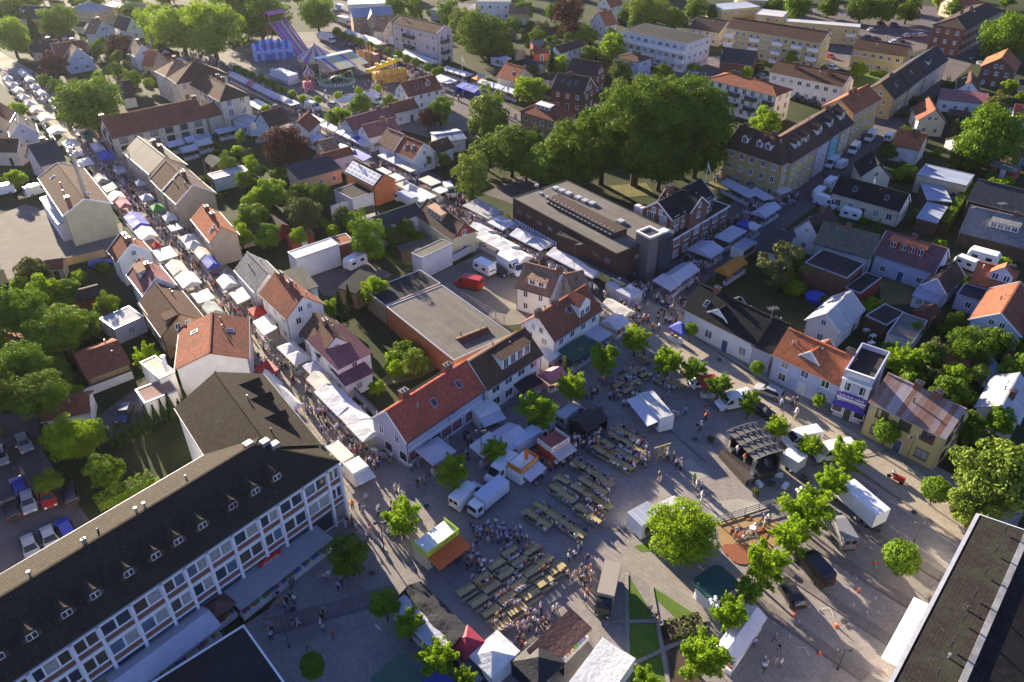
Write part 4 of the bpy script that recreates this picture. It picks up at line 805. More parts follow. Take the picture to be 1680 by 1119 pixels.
# ------------------------------------------------------------------ solar panels, one by one
l = solar['last']; PV = plain('solar_panel', (.02, .03, .07), .15, .8, .15); PVF = plain('panel_frame', (.62, .64, .66), .35, .5, .05, 1, .3)
pm = MB(); pm.box(-.78, .78, -.48, .48, 0, .04, 1); pm.box(-.7, .7, -.4, .4, .0401, .045, 0); PVM = pm.mesh('solar_panel', [plain('solar_cells', (.36, .38, .44), .22, .8, .1, .8), PVF])
sl = math.hypot(l['hy'], l['rise']); u = Vector((0, l['hy'], l['rise'])) / sl; nn = Vector((0, -l['rise'], l['hy'])) / sl
nx = int((2 * l['hx'] - .6) / 1.62); ny = int((sl - .5) / 1.02)
for i in range(nx):
    for j in range(ny):
        if (i, j) in ((3, 3), (3, 4), (4, 3)): continue
        c0 = Vector((-l['hx'] + .3 + (i + .5) * 1.62, -l['hy'], l['eh'])) + u * (.3 + (j + .5) * 1.02) + nn * .06
        o = link('solar_panel', PVM, l['ro']); o.matrix_basis = Matrix.Translation(c0) @ Matrix((Vector((1, 0, 0)), u, nn)).transposed().to_4x4()
# ------------------------------------------------------------------ library parts
l = lib; L1 = None
lr = lib['root']; c0 = lib['c']; a0 = lib['ang']
def lib_l(t, x, y, h):
    v = G(t, x, y, h) - c0; return Matrix.Rotation(-a0, 2) @ v
LH = 7.43
p0, p1 = lib_l('12', 250, 200, LH + 1), lib_l('12', 700, 400, LH + 1)
cb = MB(); cb.box(min(p0.x, p1.x), max(p0.x, p1.x), p0.y - 1.6, p0.y + 1.6, LH, LH + 1.3); obj('clerestory', cb, wallm('darkbrick'), lr)
n = 34; x0, x1 = min(p0.x, p1.x) + .3, max(p0.x, p1.x) - .3
for k in range(n):
    g = MB(); xa = x0 + (x1 - x0) * k / n; g.slab([(xa + .05, p0.y - 1.9, LH + .7), (xa + (x1 - x0) / n - .05, p0.y - 1.9, LH + .7), (xa + (x1 - x0) / n - .05, p0.y - 1.0, LH + 1.42), (xa + .05, p0.y - 1.0, LH + 1.42)], .06); obj('roof_light', g, GLASS if k % 2 else plain('rooflight_rib', (.16, .155, .15), .6), lr)
for x, y in ((150, 135), (268, 152), (305, 168), (345, 185), (405, 210), (447, 230), (490, 245), (180, 185), (215, 208), (665, 355)):
    q = lib_l('12', x, y, LH); v = MB(); s = .75 if y > 140 and x > 240 else .4; v.box(q.x - s, q.x + s, q.y - s, q.y + s, LH, LH + .35, 0); v.box(q.x - s + .12, q.x + s - .12, q.y - s + .12, q.y + s - .12, LH + .35, LH + .55, 1); obj('roof_dome', v, [METAL, plain('dome_acrylic', (.42, .42, .41), .3)], lr)
q = lib_l('12', 800, 300, 6.4)
for k in range(3): v = MB(); v.box(q.x - 2 + 1.5 * k, q.x - .9 + 1.5 * k, q.y - .6, q.y + .6, 6.2, 7.7); obj('cooling_unit', v, plain('unit_white', (.6, .6, .58), .5), lr)
q = lib_l('12', 842, 420, 9.5); v = MB(); v.box(q.x - 1.7, q.x + 1.7, q.y - 1.7, q.y + 1.7, 0, 9.5, 0); v.box(q.x - 1.1, q.x + 1.1, q.y - 1.1, q.y + 1.1, 9.5, 9.52, 1)
for s in (-1, 1): v.box(q.x - 1.8, q.x + 1.8, q.y + s * 1.6 - .25, q.y + s * 1.6 + .25, 9.5, 9.85, 2); v.box(q.x + s * 1.6 - .25, q.x + s * 1.6 + .25, q.y - 1.34, q.y + 1.34, 9.5, 9.85, 2)
obj('stair_shaft', v, [wallm('concrete'), DARKM, plain('pale_coping', (.55, .53, .48), .8)], lr)
q = lib_l('12', 928, 420, 9.2); v = MB(); v.cyl((q.x, q.y, 0), (q.x, q.y, 9.2), 1.75, n=20, mi=0); v.cyl((q.x, q.y, 9.2), (q.x, q.y, 9.5), 1.85, n=20, mi=1); v.box(q.x - .7, q.x + .7, q.y - .7, q.y + .7, 9.5, 9.9, 2)
for k in range(10): t = k * math.pi / 5; v.box(q.x + 1.76 * math.cos(t) - .06, q.x + 1.76 * math.cos(t) + .06, q.y + 1.76 * math.sin(t) - .06, q.y + 1.76 * math.sin(t) + .06, 0, 9.2, 1)
obj('glass_stair_tower', v, [GLASS, DARKM, FRAMEW], lr)
# pale banner frieze along the street front: flat print
fz = MB(); hx = 0
l0 = lib_l('12', 5, 205, 7.4); l9 = lib_l('12', 640, 548, 7.4)
k = 0; xx = l0.x + .6
while xx < l9.x - 8.5:
    ww_ = .25 + .5 * RND.random(); fz.box(xx, xx + ww_ * .62, l0.y - .13, l0.y - .02, 1.9, 3.1); xx += ww_ + .12
o = obj('window_print', fz, plain('pale_print', (.5, .55, .7), .6), lr); o['kind'] = 'stuff'
yb = MB(); yb.box(l9.x - 8.2, l9.x - .2, l0.y - .9, l0.y - .75, 1.2, 2.8); obj('yellow_fence_panel', yb, plain('lime_board', (.5, .5, .2), .7), lr)
cn = MB(); cn.box(l9.x - 9, l9.x + 4.2, l0.y - 1.6, l0.y - .02, 3.3, 3.5); obj('canopy', cn, DARKM, lr)
si = MB(); si.box(l9.x + .6, l9.x + 4.0, l0.y - 1.72, l0.y - 1.62, 3.1, 3.7, 0)
for k in range(11): si.box(l9.x + .85 + k * .24, l9.x + 1.0 + k * .24, l0.y - 1.75, l0.y - 1.721, 3.3, 3.52 + .06 * (k % 3), 1)
si.cyl((l9.x + 3.75, l0.y - 1.72, 3.4), (l9.x + 3.75, l0.y - 1.78, 3.4), .17, n=10, mi=2); obj('entrance_sign', si, [DARKM, FRAMEW, plain('sign_yellow', (.7, .6, .2), .5)], lr)
# ------------------------------------------------------------------ lavender shop: windows, cornice, sign, awning
l = shop['last']; sr = shop['root']; yf = -l['iy']; PURP = plain('purple_sign', (.08, .05, .3), .5)
cb = MB(); cb.box(-l['hx'] - .1, l['hx'] + .1, yf - .3, yf, 6.75, 7.05); cb.box(-l['hx'] - .05, l['hx'] + .05, yf - .16, yf, 3.55, 3.8); obj('cornice', cb, FRAMEW, sr)
for s in (-1, 1): cb = MB(); cb.box(s * (l['hx'] - .3) - .3, s * (l['hx'] - .3) + .3, yf - .13, yf - .002, 3.8, 6.75); obj('pilaster', cb, FRAMEW, sr)
nb = 14
for k in range(nb): v = MB(); x = -l['hx'] + .5 + (2 * l['hx'] - 1) * k / (nb - 1); v.cyl((x, yf - .1, 7.62), (x, yf - .1, 8.3), .1, .07, 6); obj('baluster', v, FRAMEW, sr)
v = MB(); v.box(-l['hx'], l['hx'], yf - .22, yf + .04, 8.44, 8.6); obj('balustrade_rail', v, FRAMEW, sr)
for s in (-1, 1):
    me = win_mesh(1.2, 1.5, FRAMEW, 2); o = link('window', me[0], sr, (s * 1.15, yf - .012, 5.0)); link('pane', me[1], o)
    me = win_mesh(1.5, 1.3, FRAMEW, 1); o = link('shop_window', me[0], sr, (s * 1.55, yf - .012, .9)); link('pane', me[1], o)
link('door', door_mesh(DOORS[0], 1.0, 2.3), sr, (0, yf - .012, 0))
v = MB(); v.box(-2.1, 2.1, yf - .3, yf - .18, 3.95, 4.65, 0)
for k in range(16): v.box(-1.75 + k * .2 + (.25 if k > 9 else 0), -1.63 + k * .2 + (.25 if k > 9 else 0), yf - .33, yf - .301, 4.12, 4.32 + .14 * ((k * 7) % 3 == 0), 1)
obj('sign_board', v, [PURP, FRAMEW], sr)
v = MB(); seg = 8
for k in range(seg):
    x0, x1 = -2.3 + 4.6 * k / seg, -2.3 + 4.6 * (k + 1) / seg; h0 = .55 * math.sin(math.pi * k / seg) ** .4 if 0 < k < seg else 0; h1 = .55 * math.sin(math.pi * (k + 1) / seg) ** .4 if k + 1 < seg else 0
    v.slab([(x0, yf - .55, 2.35), (x1, yf - .55, 2.35), (x1, yf - .03, 2.6 + h1), (x0, yf - .03, 2.6 + h0)], .05)
obj('awning', v, PURP, sr)
# red roofed shop: display windows and corner door
l = redshop['last']; sr = redshop['root']; yf = -l['iy']; PINKW = plain('pinkish_display', (.22, .1, .12), .15, .6, .3)
for k, u in enumerate((-.83, -.56, -.02, .26, .62)):
    me = win_mesh(2.2, 1.9, FRAMEW, 1); o = link('display_window', me[0], sr, (u * l['ix'], yf - .012, .7)); g = MB(); g.face([(-1.0, -.03, .1), (1.0, -.03, .1), (1.0, -.03, 1.8), (-1.0, -.03, 1.8)]); link('pane', g.mesh('pane', PINKW), o)
link('door', door_mesh(DOORS[0], 1.6, 2.5), sr, (-.28 * l['ix'], yf - .012, 0))
for u in (-1.6, 1.6): me = win_mesh(.9, 1.4, FRAMEW, 2); o = link('window', me[0], sr, (-l['ix'] - .012, u, 3.4), -math.pi / 2); link('pane', me[1], o)
for u in (-2.6, .4): me = win_mesh(1.6, 1.7, FRAMEW, 1); o = link('window', me[0], sr, (-l['ix'] - .012, u, .8), -math.pi / 2); link('pane', me[1], o)
v = MB(); v.box(-l['ix'], l['ix'], yf - .06, yf - .002, 2.9, 3.05); obj('band', v, FRAMEW, sr)
v = MB(); v.beam((-.45 * l['hx'], .35, l['eh'] + l['rise'] + .35), (.5 * l['hx'], .35, l['eh'] + l['rise'] + .35), .06); 
for k in range(7): x = (-.45 + .95 * k / 6) * l['hx']; v.beam((x, .35, l['eh'] + l['rise'] - .3), (x, .35, l['eh'] + l['rise'] + .35), .05)
obj('roof_rail', v, DARKM, l['ro'])
# white front edge with blue print on the lower right building
l = bigroof['last']; br = bigroof['root']
v = MB(); v.box(-l['hx'], l['hx'], -l['iy'] - .45, -l['iy'] - .05, 5.75, 6.35); obj('front_fascia', v, plain('grey_fascia', (.45, .45, .46), .5), br)
for a_, e_ in ((-.72, -.6), (-.55, -.44)):
    v = MB(); v.box(a_ * l['hx'], e_ * l['hx'], -l['iy'] - .47, -l['iy'] - .451, 5.8, 6.3); obj('blue_banner', v, plain('blue_print', (.06, .08, .4), .5), br)
v = MB(); v.slab([(-.2 * l['hx'], -l['iy'] - 2.0, 3.5), (.35 * l['hx'], -l['iy'] - 2.0, 3.5), (.35 * l['hx'], -l['iy'] - .46, 3.6), (-.2 * l['hx'], -l['iy'] - .46, 3.6)], .2); obj('canopy', v, FRAMEW, br)
for k in range(8): v = MB(); x = (-.9 + .22 * k) * l['hx']; v.cyl((x, -.4 * l['hy'], 6.6 + l['rise'] * .55), (x, -.4 * l['hy'], 7.6 + l['rise'] * .55), .12, n=6); obj('roof_vent', v, DARKM, l['ro'])
v = MB(); v.box(-l['hx'] + .5, l['hx'], -.3, .3, l['eh'] + l['rise'] - .05, l['eh'] + l['rise'] + .12); obj('ridge_strip', v, plain('silver_felt', (.28, .27, .26), .45, .5, .45, .6, .2), l['ro'])

# ------------------------------------------------------------------ masts, poles, lamps, walls
def pole(name, label, cat, t, x, y, h, r=.06, m=METAL, extra=None, group=None):
    c = G(t, x, y); o = thing(name, label, cat, (c.x, c.y, 0), 0, group); v = MB(); v.cyl((0, 0, 0), (0, 0, h), r, r * .6, 8); obj('pole', v, m, o); return o
ms = thing('lattice_mast', 'tall silver lattice mast rising beside the yellow workshop', 'mast', (*G('10', 610, 442), 0)); v = MB(); hh = 19.5
for k in range(3):
    t = 2 * math.pi * k / 3; v.cyl((.55 * math.cos(t), .55 * math.sin(t), 0), (.32 * math.cos(t), .32 * math.sin(t), hh), .12, .08, 5)
for j in range(26):
    z0, z1 = j * hh / 26, (j + 1) * hh / 26
    for k in range(3):
        t0, t1 = 2 * math.pi * k / 3, 2 * math.pi * (k + 1) / 3; r0, r1 = .5 - .28 * z0 / hh, .5 - .28 * z1 / hh
        v.beam((r0 * math.cos(t0), r0 * math.sin(t0), z0), (r1 * math.cos(t1), r1 * math.sin(t1), z1), .05)
obj('lattice', v, METAL, ms); v = MB(); v.cyl((0, 0, 0), (0, 0, hh), .3, .2, n=8); obj('cable_core', v, METAL, ms)
v = MB(); v.box(-.9, .9, -.06, .06, hh - 1, hh - .85); v.box(-.06, .06, -.9, .9, hh - 1.6, hh - 1.45)
for s in (-1, 1): v.cyl((s * .9, 0, hh - 1.6), (s * .9, 0, hh + .4), .09, n=6); v.cyl((0, s * .9, hh - 2.2), (0, s * .9, hh - .4), .09, n=6)
obj('antenna', v, METAL, ms); v = MB(); v.box(-.8, .8, -.8, .8, 0, .25); obj('footing', v, wallm('concrete'), ms)
for lab, t, x, y, h in (('white flagpole in front of the old brick hall gable', '12', 1150, 330, 13), ('white flagpole on the green by the far market row', '01', 1268, 585, 12), ('white flagpole beside the long white black roofed house', '13', 672, 290, 8)):
    o = pole('flagpole', lab, 'flagpole', t, x, y, h, .07, FRAMEW); v = MB(); v.sphere((0, 0, h), .12, 8, 5); obj('knob', v, plain('gilt', (.6, .45, .12), .3, .5, .05, 1, .8), o)
    v = MB(); v.slab([(.05, 0, h - .3), (.9, 0, h - 2.4), (.75, .02, h - 2.6), (.05, .02, h - 1.0)], .02); obj('pennant', v, clothm('white', (.75, .75, .74)), o)
def lamp(label, t, x, y, h=5.2, kind='double', top=None):
    o = pole('street_lamp', label, 'street lamp', t, x, y, h, .07, DARKM, group='street lamps')
    if kind == 'double':
        for s in (-1, 1):
            v = MB(); v.beam((0, 0, h - .15), (s * .6, 0, h), .05); v.cyl((s * .6, 0, h - .28), (s * .6, 0, h + .04), .26, .14, 8); obj('lamp_head', v, DARKM, o)
    elif kind == 'globes':
        for k in range(5):
            t_ = 2 * math.pi * k / 5; q = (0, 0, h + .35) if k == 0 else (.5 * math.cos(t_), .5 * math.sin(t_), h - .1 + .2 * (k % 2)); v = MB(); v.sphere(q, .2, 8, 6); v.beam((0, 0, h - .4), q, .04); obj('globe', v, FRAMEW, o)
    else:
        v = MB(); v.beam((0, 0, h), (.9, -.2, h + .2), .06); v.box(.6, 1.2, -.3, -.1, h + .15, h + .27); obj('lamp_head', v, METAL, o)
    v = MB(); v.cyl((0, 0, 0), (0, 0, .5), .14, .12, 8); obj('base', v, DARKM, o)
lamp('black double lamp post with blue banner in front of the yellow house', 'N', 500, 372); lamp('black double lamp post with blue banner by the clipped ball tree', '33', 965, 262, 3.6); lamp('black lamp post at the lower edge of the right car park', 'E', 1560, 1020, 3.6)
lamp('black lamp post with white globes beside the lawn', 'E', 570, 720, 5, 'globes'); lamp('black lamp post with white globes next to the playground', 'K', 1445, 790, 5, 'globes')
lamp('black lamp post in the lit gap left of the orange kiosk', '31', 785, 325, 5.4); lamp('black lamp post in shade before the office block', '31', 205, 905, 5.2); lamp('lamp post in front of the red shop door', 'I', 215, 890, 5); lamp('black lamp post between the delivery vans and the red shop', 'I', 505, 1119, 6)
lamp('tall grey lamp post over the inner courtyard stalls', '12', 375, 720, 8, 'arm'); lamp('grey lamp post by the courtyard entrance stalls', 'Q', 1580, 985, 7, 'arm'); lamp('leaning grey lamp post beside the right side street', '13', 1215, 515, 9, 'arm'); lamp('grey lamp post at the upper right car park', '03', 800, 255, 7, 'arm')
def gwall(label, t, a, b, h, th, m, name='garden_wall', posts=False):
    A, B = G(t, *a), G(t, *b); c = (A + B) / 2; d = B - A; ang = math.atan2(d.y, d.x); v = MB(); L = d.length / 2
    o = thing(name, label, 'fence' if posts else 'wall', (c.x, c.y, 0), ang)
    if posts:
        n = max(2, int(2 * L / 2)); 
        for k in range(n + 1): q = MB(); x = -L + 2 * L * k / n; q.box(x - .05, x + .05, -.05, .05, 0, h + .1); obj('post', q, m, o)
        for z in (h * .25, h * .6, h * .95): q = MB(); q.box(-L, L, -.03, .03, z - .06, z + .06); obj('rail', q, m, o)
    else: v.box(-L, L, -th / 2, th / 2, 0, h); obj('wall', v, m, o); v = MB(); v.box(-L - .03, L + .03, -th / 2 - .04, th / 2 + .04, h, h + .08); obj('coping', v, wallm('concrete'), o)
    addrect(c, ang, L, th / 2)
gwall('white garden wall below the solar panel house', 'Q', (25, 640), (420, 500), 2.4, .3, wallm('white'))
gwall('stone wall along the inner courtyard', 'Q', (1135, 1060), (1420, 905), 1.6, .3, wallm('palegrey'))
gwall('long low wall along the sunlit car yard', '10', (275, 650), (650, 560), 1.6, .25, wallm('ochre'))
gwall('white wall with hedge beside the back court', '20', (505, 385), (820, 262), 1.5, .25, wallm('white'))
gwall('plank fence by the whitewashed brick shed', '11', (915, 700), (1065, 660), 1.8, .06, WOODD, 'plank_fence', True)
gwall('wall beside the market stalls under the pink roofed house', '21', (600, 360), (745, 510), 1.5, .25, wallm('palegrey'))
gwall('thin mesh fence along the felt roofed workshop yard', '11', (1170, 770), (1520, 975), 1.6, .06, METAL, 'mesh_fence', True)
gwall('iron railing in front of the orange roofed house', 'J', (870, 175), (1080, 290), 1.0, .05, DARKM, 'iron_railing', True) if False else None
gwall('iron railing before the lavender shop', 'J', (1080, 385), (1330, 510), 1.0, .05, DARKM, 'iron_railing', True)
gwall('iron railing along the orange roofed house', 'J', (560, 50), (700, 125), 1.0, .05, DARKM, 'iron_railing', True)
gwall('temporary fence closing the playground side of the square', 'K', (690, 825), (1240, 655), 1.1, .05, METAL, 'barrier_fence', True)
gwall('white wall at the end of the black roofed long house yard', '03', (1420, 650), (1560, 690), 1.6, .2, wallm('white'))
# white flue on the white walled house
c = G('20', 1022, 215, 5.5); o = thing('flue', 'tall white steel flue on the flat roof beside the red tiled house', 'chimney', (c.x, c.y, 5.4)); v = MB(); v.cyl((0, 0, 0), (0, 0, 2.6), .3, n=12); obj('pipe', v, FRAMEW, o); v = MB(); v.cyl((0, 0, 2.6), (0, 0, 2.75), .36, n=12); obj('cap', v, METAL, o)
def aerial(label, t, x, y, h0):
    c = G(t, x, y, h0 + 1.5); o = thing('roof_aerial', label, 'aerial', (c.x, c.y, h0)); v = MB(); v.cyl((0, 0, 0), (0, 0, 2.6), .04, n=5); obj('mast', v, METAL, o)
    v = MB(); v.beam((-.9, -.2, 2.3), (.9, .2, 2.3), .04)
    for k in range(6): x_ = -.75 + .3 * k; v.beam((x_ + .12, -.55 + x_ * .2, 2.3), (x_ - .12, .55 + x_ * .2, 2.3), .03)
    obj('antenna', v, METAL, o)
aerial('comb shaped television aerial on the white inn gable', '12', 1592, 905, 7.4); aerial('television aerial on the grey tiled house at the right edge', '13', 1500, 260, 6.8)
# ------------------------------------------------------------------ trees
def quads_mesh(name, ctr, nrm, size, rng, mats):
    n = len(ctr); r = rng.normal(size=(n, 3)); t = np.cross(nrm, r); t /= np.linalg.norm(t, axis=1)[:, None] + 1e-9; b = np.cross(nrm, t)
    a = (size * rng.uniform(.6, 1.35, n))[:, None]; c = a * rng.uniform(.5, .85, n)[:, None]
    # a leaf spray: pointed at one end
    v = np.stack([ctr - t * a, ctr - b * c * .8, ctr + t * a * 1.1, ctr + b * c * .8], 1).reshape(-1, 3)
    me = bpy.data.meshes.new(name); me.vertices.add(4 * n); me.vertices.foreach_set('co', v.ravel().astype(np.float32))
    me.loops.add(4 * n); me.loops.foreach_set('vertex_index', np.arange(4 * n, dtype=np.int32)); me.polygons.add(n); me.polygons.foreach_set('loop_start', np.arange(0, 4 * n, 4, dtype=np.int32))
    me.update(calc_edges=True); me.materials.append(mats); return me
def crown_mesh(name, seed, nleaf, size, shape='round', ncl=26, mat=None):
    g = np.random.default_rng(seed)
    def unit(k): v = g.normal(size=(k, 3)); return v / np.linalg.norm(v, axis=1)[:, None]
    if shape == 'ball':
        u = unit(nleaf); rr = g.uniform(.8, 1.07, nleaf)[:, None]; lump = 1 + .11 * np.sin(u[:, :1] * 7 + seed) * np.cos(u[:, 1:2] * 6); c = u * rr * lump * [1, 1, .92]; nr = u + .8 * unit(nleaf)
        k = nleaf // 6; c[:k] *= .75
    elif shape == 'conifer':
        z = g.uniform(-1, 1, nleaf) ** 1; z = 1 - 2 * np.sqrt(g.uniform(0, 1, nleaf)); z = -z * 1.0; h = (1 - z) / 2; t = g.uniform(0, 2 * np.pi, nleaf)
        rad_ = h * .62 * g.uniform(.65, 1.05, nleaf) * (1 + .12 * np.sin(t * 5 + z * 9)); c = np.stack([rad_ * np.cos(t), rad_ * np.sin(t), z * 1.6], 1); nr = np.stack([np.cos(t), np.sin(t), np.full(nleaf, .3)], 1) + .7 * unit(nleaf)
    elif shape == 'shrub':
        u = unit(nleaf); lump = 1 + .25 * np.sin(u[:, :1] * 4 + seed) * np.cos(u[:, 1:2] * 5 + seed); c = u * g.uniform(.6, 1.05, nleaf)[:, None] * lump * [1, 1, .8]; nr = u + .8 * unit(nleaf)
    else:
        zs = {'round': .92, 'tall': 1.45, 'spiky': 1.05, 'wide': .72, 'sparse': .95, 'great': .8}[shape]
        cu = unit(ncl); cr = g.uniform(.45, .92, ncl); cc = cu * cr[:, None]; cc[0] *= .1
        crad = g.uniform(.13, .34, ncl) * (1 if shape != 'great' else .7) * (1 if shape != 'sparse' else .6)
        idx = g.choice(ncl, nleaf, p=crad ** 2 / (crad ** 2).sum()); u = unit(nleaf); u[:, 2] = np.where(u[:, 2] < -.3, -u[:, 2] * .5, u[:, 2]); u /= np.linalg.norm(u, axis=1)[:, None]
        if shape == 'spiky':      # sprays that reach outwards and up
            dr = cu + np.array([0, 0, .55]); dr /= np.linalg.norm(dr, axis=1)[:, None]; st = g.uniform(-.2, 1, nleaf)[:, None] * .42
            c = cc[idx] * .9 + u * crad[idx][:, None] * .85 * g.uniform(.3, 1.0, nleaf)[:, None] * (1.15 - st) + dr[idx] * st
        else: c = cc[idx] + u * (crad[idx] * g.uniform(.72, 1.08, nleaf))[:, None]
        k = nleaf // 7 if shape != 'sparse' else 0; c[:k] = unit(k) * (g.uniform(0, .6, k) ** .5)[:, None] if k else c[:k]
        c = c * [1, 1, zs]; lo = -.62 * zs; c[:, 2] = np.where(c[:, 2] < lo, lo + (c[:, 2] - lo) * .35, c[:, 2]); nr = u + .9 * unit(nleaf) + np.array([0, 0, .25])
    nr = nr / np.linalg.norm(nr, axis=1)[:, None]
    return quads_mesh(name, c, nr, size, g, mat)
LEAF = dict(fresh=leafm('fresh', (.165, .27, .018), .35, .3), mid=leafm('mid', (.115, .205, .018), .4, .16), dark=leafm('dark', (.085, .15, .016), .45, .16), purple=leafm('purple', (.075, .035, .03)), olive=leafm('olive', (.105, .125, .045)), conifer=leafm('conifer', (.032, .06, .022)), pale=leafm('pale', (.15, .215, .035)))
BARK = plain('bark', (.09, .065, .045), .9, .1, .3, 4)
CR = {'round': [crown_mesh('crown', 10 + k, 5200, .066, 'round', 48, LEAF['mid']) for k in range(4)], 'spiky': [crown_mesh('crown', 20 + k, 5200, .072, 'spiky', 46, LEAF['fresh']) for k in range(4)],
      'ball': [crown_mesh('crown', 30 + k, 3000, .085, 'ball', 0, LEAF['mid']) for k in range(2)], 'tall': [crown_mesh('crown', 40 + k, 5200, .066, 'tall', 48, LEAF['mid']) for k in range(3)],
      'big': [crown_mesh('crown', 50 + k, 13000, .042, 'round', 95, LEAF['dark']) for k in range(3)], 'great': [crown_mesh('crown', 60 + k, 46000, .023, 'great', 260, LEAF['dark']) for k in range(1)],
      'wide': [crown_mesh('crown', 66 + k, 10000, .048, 'wide', 80, LEAF['pale']) for k in range(2)], 'conifer': [crown_mesh('crown', 70 + k, 2600, .1, 'conifer', 0, LEAF['conifer']) for k in range(2)],
      'sparse': [crown_mesh('crown', 80, 2400, .06, 'sparse', 44, LEAF['olive'])], 'shrub': [crown_mesh('foliage', 90 + k, 900, .15, 'shrub', 0, LEAF['mid']) for k in range(3)]}
def trunk_mesh(seed, limbs=6):
    r = random.Random(seed); v = MB(); v.cyl((0, 0, 0), (.02, .01, .55), .075, .055, 8); v.cyl((.02, .01, .55), (-.01, .02, 1.0), .055, .03, 7)
    for k in range(limbs):
        t = 2 * math.pi * k / limbs + r.random(); z = .45 + .4 * r.random(); v.cyl((0, 0, z), (.42 * math.cos(t), .42 * math.sin(t), z + .3 + .2 * r.random()), .03, .01, 5)
    return v.mesh('trunk', BARK, True, False)
TRM = [trunk_mesh(k) for k in range(4)]
def short(label):
    w = label.split(' '); out = []
    for x in w:
        if x in ('with', 'beside', 'behind', 'at', 'by', 'near', 'in', 'on', 'of', 'and', 'next', 'before', 'standing', 'above', 'below', 'right', 'left', 'under', 'rising', 'from', 'along', 'squeezed', 'among', 'between') and len(out) >= 2: break
        out.append(x)
    return ' '.join(out).rstrip(',')
BUILD = [o for o in THINGS if o['category'] not in ('street lamp', 'fence', 'aerial', 'chimney', 'wall')]
def near(x, y):
    return short(min(BUILD, key=lambda o: (o.location.x - x) ** 2 + (o.location.y - y) ** 2)['label'])
KW = dict(fresh='bright young green', mid='leafy green', dark='dark green', purple='dark purple leaved', olive='dry olive', conifer='dark conifer', pale='pale green')
SW = dict(round='round crowned tree', spiky='feathery tree', ball='clipped ball tree', tall='tall tree', big='big spreading tree', great='huge tree', wide='wide feathery tree', conifer='pointed conifer', sparse='thin half bare tree')
NT = [0]
def tree(t, x, y, rp, shape='round', leaf='mid', label=None, tr=None, zs=1.0, grp='trees of the town'):
    r = rp * mpp(t, x, y, 4) / (FR[t][2]); NT[0] += 1
    hz = {'tall': 1.3, 'conifer': 1.5}.get(shape, .8) * zs; trh = tr if tr is not None else max(1.7, .3 * r); hc = trh + r * hz * .75
    c = G(t, x, y, hc); k = CR[shape]
    o = thing({'conifer': 'conifer', 'ball': 'clipped_tree'}.get(shape, 'tree'), label or '%s %s near the %s' % (KW[leaf], SW[shape], near(c.x, c.y)), 'tree', (c.x, c.y, 0), RND.random() * 6.28, grp)
    tw = max(.55, r * (1.05 if shape not in ('ball',) else .7)); link('trunk', TRM[NT[0] % 4], o, (0, 0, 0), 0, (tw * .9, tw * .9, hc + r * .15))
    cr = link('crown', k[NT[0] % len(k)], o, (0, 0, hc), 0, (r * RND.uniform(.88, 1.12), r * RND.uniform(.88, 1.12), r * zs * (RND.uniform(.88, 1.15) if shape != 'ball' else 1))); setmat(cr, 0, LEAF[leaf]); return o
SQ = 'trees on the market square'
for x, y, r, s, l in ((1043, 557, 22, 'spiky', 'fresh'), (991, 592, 24, 'spiky', 'fresh'), (1097, 592, 24, 'spiky', 'fresh'), (1139, 607, 20, 'spiky', 'mid'), (1180, 633, 21, 'spiky', 'mid'), (1230, 662, 19, 'spiky', 'mid'), (938, 634, 24, 'spiky', 'fresh'), (878, 672, 31, 'spiky', 'fresh'),
                   (744, 775, 29, 'spiky', 'fresh'), (659, 852, 33, 'spiky', 'fresh'), (812, 738, 19, 'spiky', 'fresh'), (573, 912, 36, 'round', 'dark'), (632, 990, 27, 'round', 'mid'), (672, 1025, 24, 'spiky', 'fresh'), (716, 1080, 30, 'spiky', 'fresh'), (1277, 700, 19, 'spiky', 'fresh'),
                   (1330, 733, 18, 'spiky', 'fresh'), (1390, 748, 27, 'spiky', 'fresh'), (1366, 790, 26, 'spiky', 'fresh'), (1328, 838, 39, 'spiky', 'fresh'), (1298, 880, 30, 'spiky', 'fresh'), (1257, 930, 36, 'spiky', 'fresh'), (1228, 968, 24, 'round', 'mid'), (1200, 1008, 31, 'spiky', 'fresh'),
                   (1155, 1075, 42, 'spiky', 'fresh'), (1062, 1118, 22, 'spiky', 'fresh'), (762, 1112, 17, 'spiky', 'fresh')):
    if r < 34 or s == 'round': tree('s', x, y, r, s, l, None, 2.0, 1.0, SQ)
    else: tree('s', x, y, r, s, l, None, 2.2, 1.0, SQ)
tree('s', 1123, 873, 57, 'big', 'fresh', 'large dense round green tree between the square and the playground', 1.8, .95, SQ)
for x, y, r, lb in ((1456, 706, 22, 'clipped ball tree in front of the yellow house'), (1536, 803, 22, 'clipped ball tree beside the wide feathery tree'), (1479, 914, 28, 'clipped ball tree standing alone in the right car park'), (512, 1092, 22, 'dark clipped ball tree in deep shade at the bottom left'), (1243, 603, 12, 'small ball tree before the grey garage house'), (1133, 540, 11, 'small ball tree beside the blue tent and white inn')):
    tree('s', x, y, r, 'ball', 'mid' if x != 512 else 'dark', lb, 1.9, 1, SQ)
tree('s', 1344, 657, 12, 'spiky', 'fresh', 'slender young tree in front of the lavender shop', 1.4, 1, SQ)
tree('s', 1640, 785, 70, 'wide', 'pale', 'wide feathery pale green tree above the dark felt roof', 3.0, 1.0); tree('s', 1600, 830, 40, 'wide', 'pale', 'lower pale feathery tree at the corner of the dark roof', 2, 1)
tree('s', 1283, 432, 44, 'sparse', 'olive', 'half dead olive tree with bare top branches in the right yard', 3, 1)
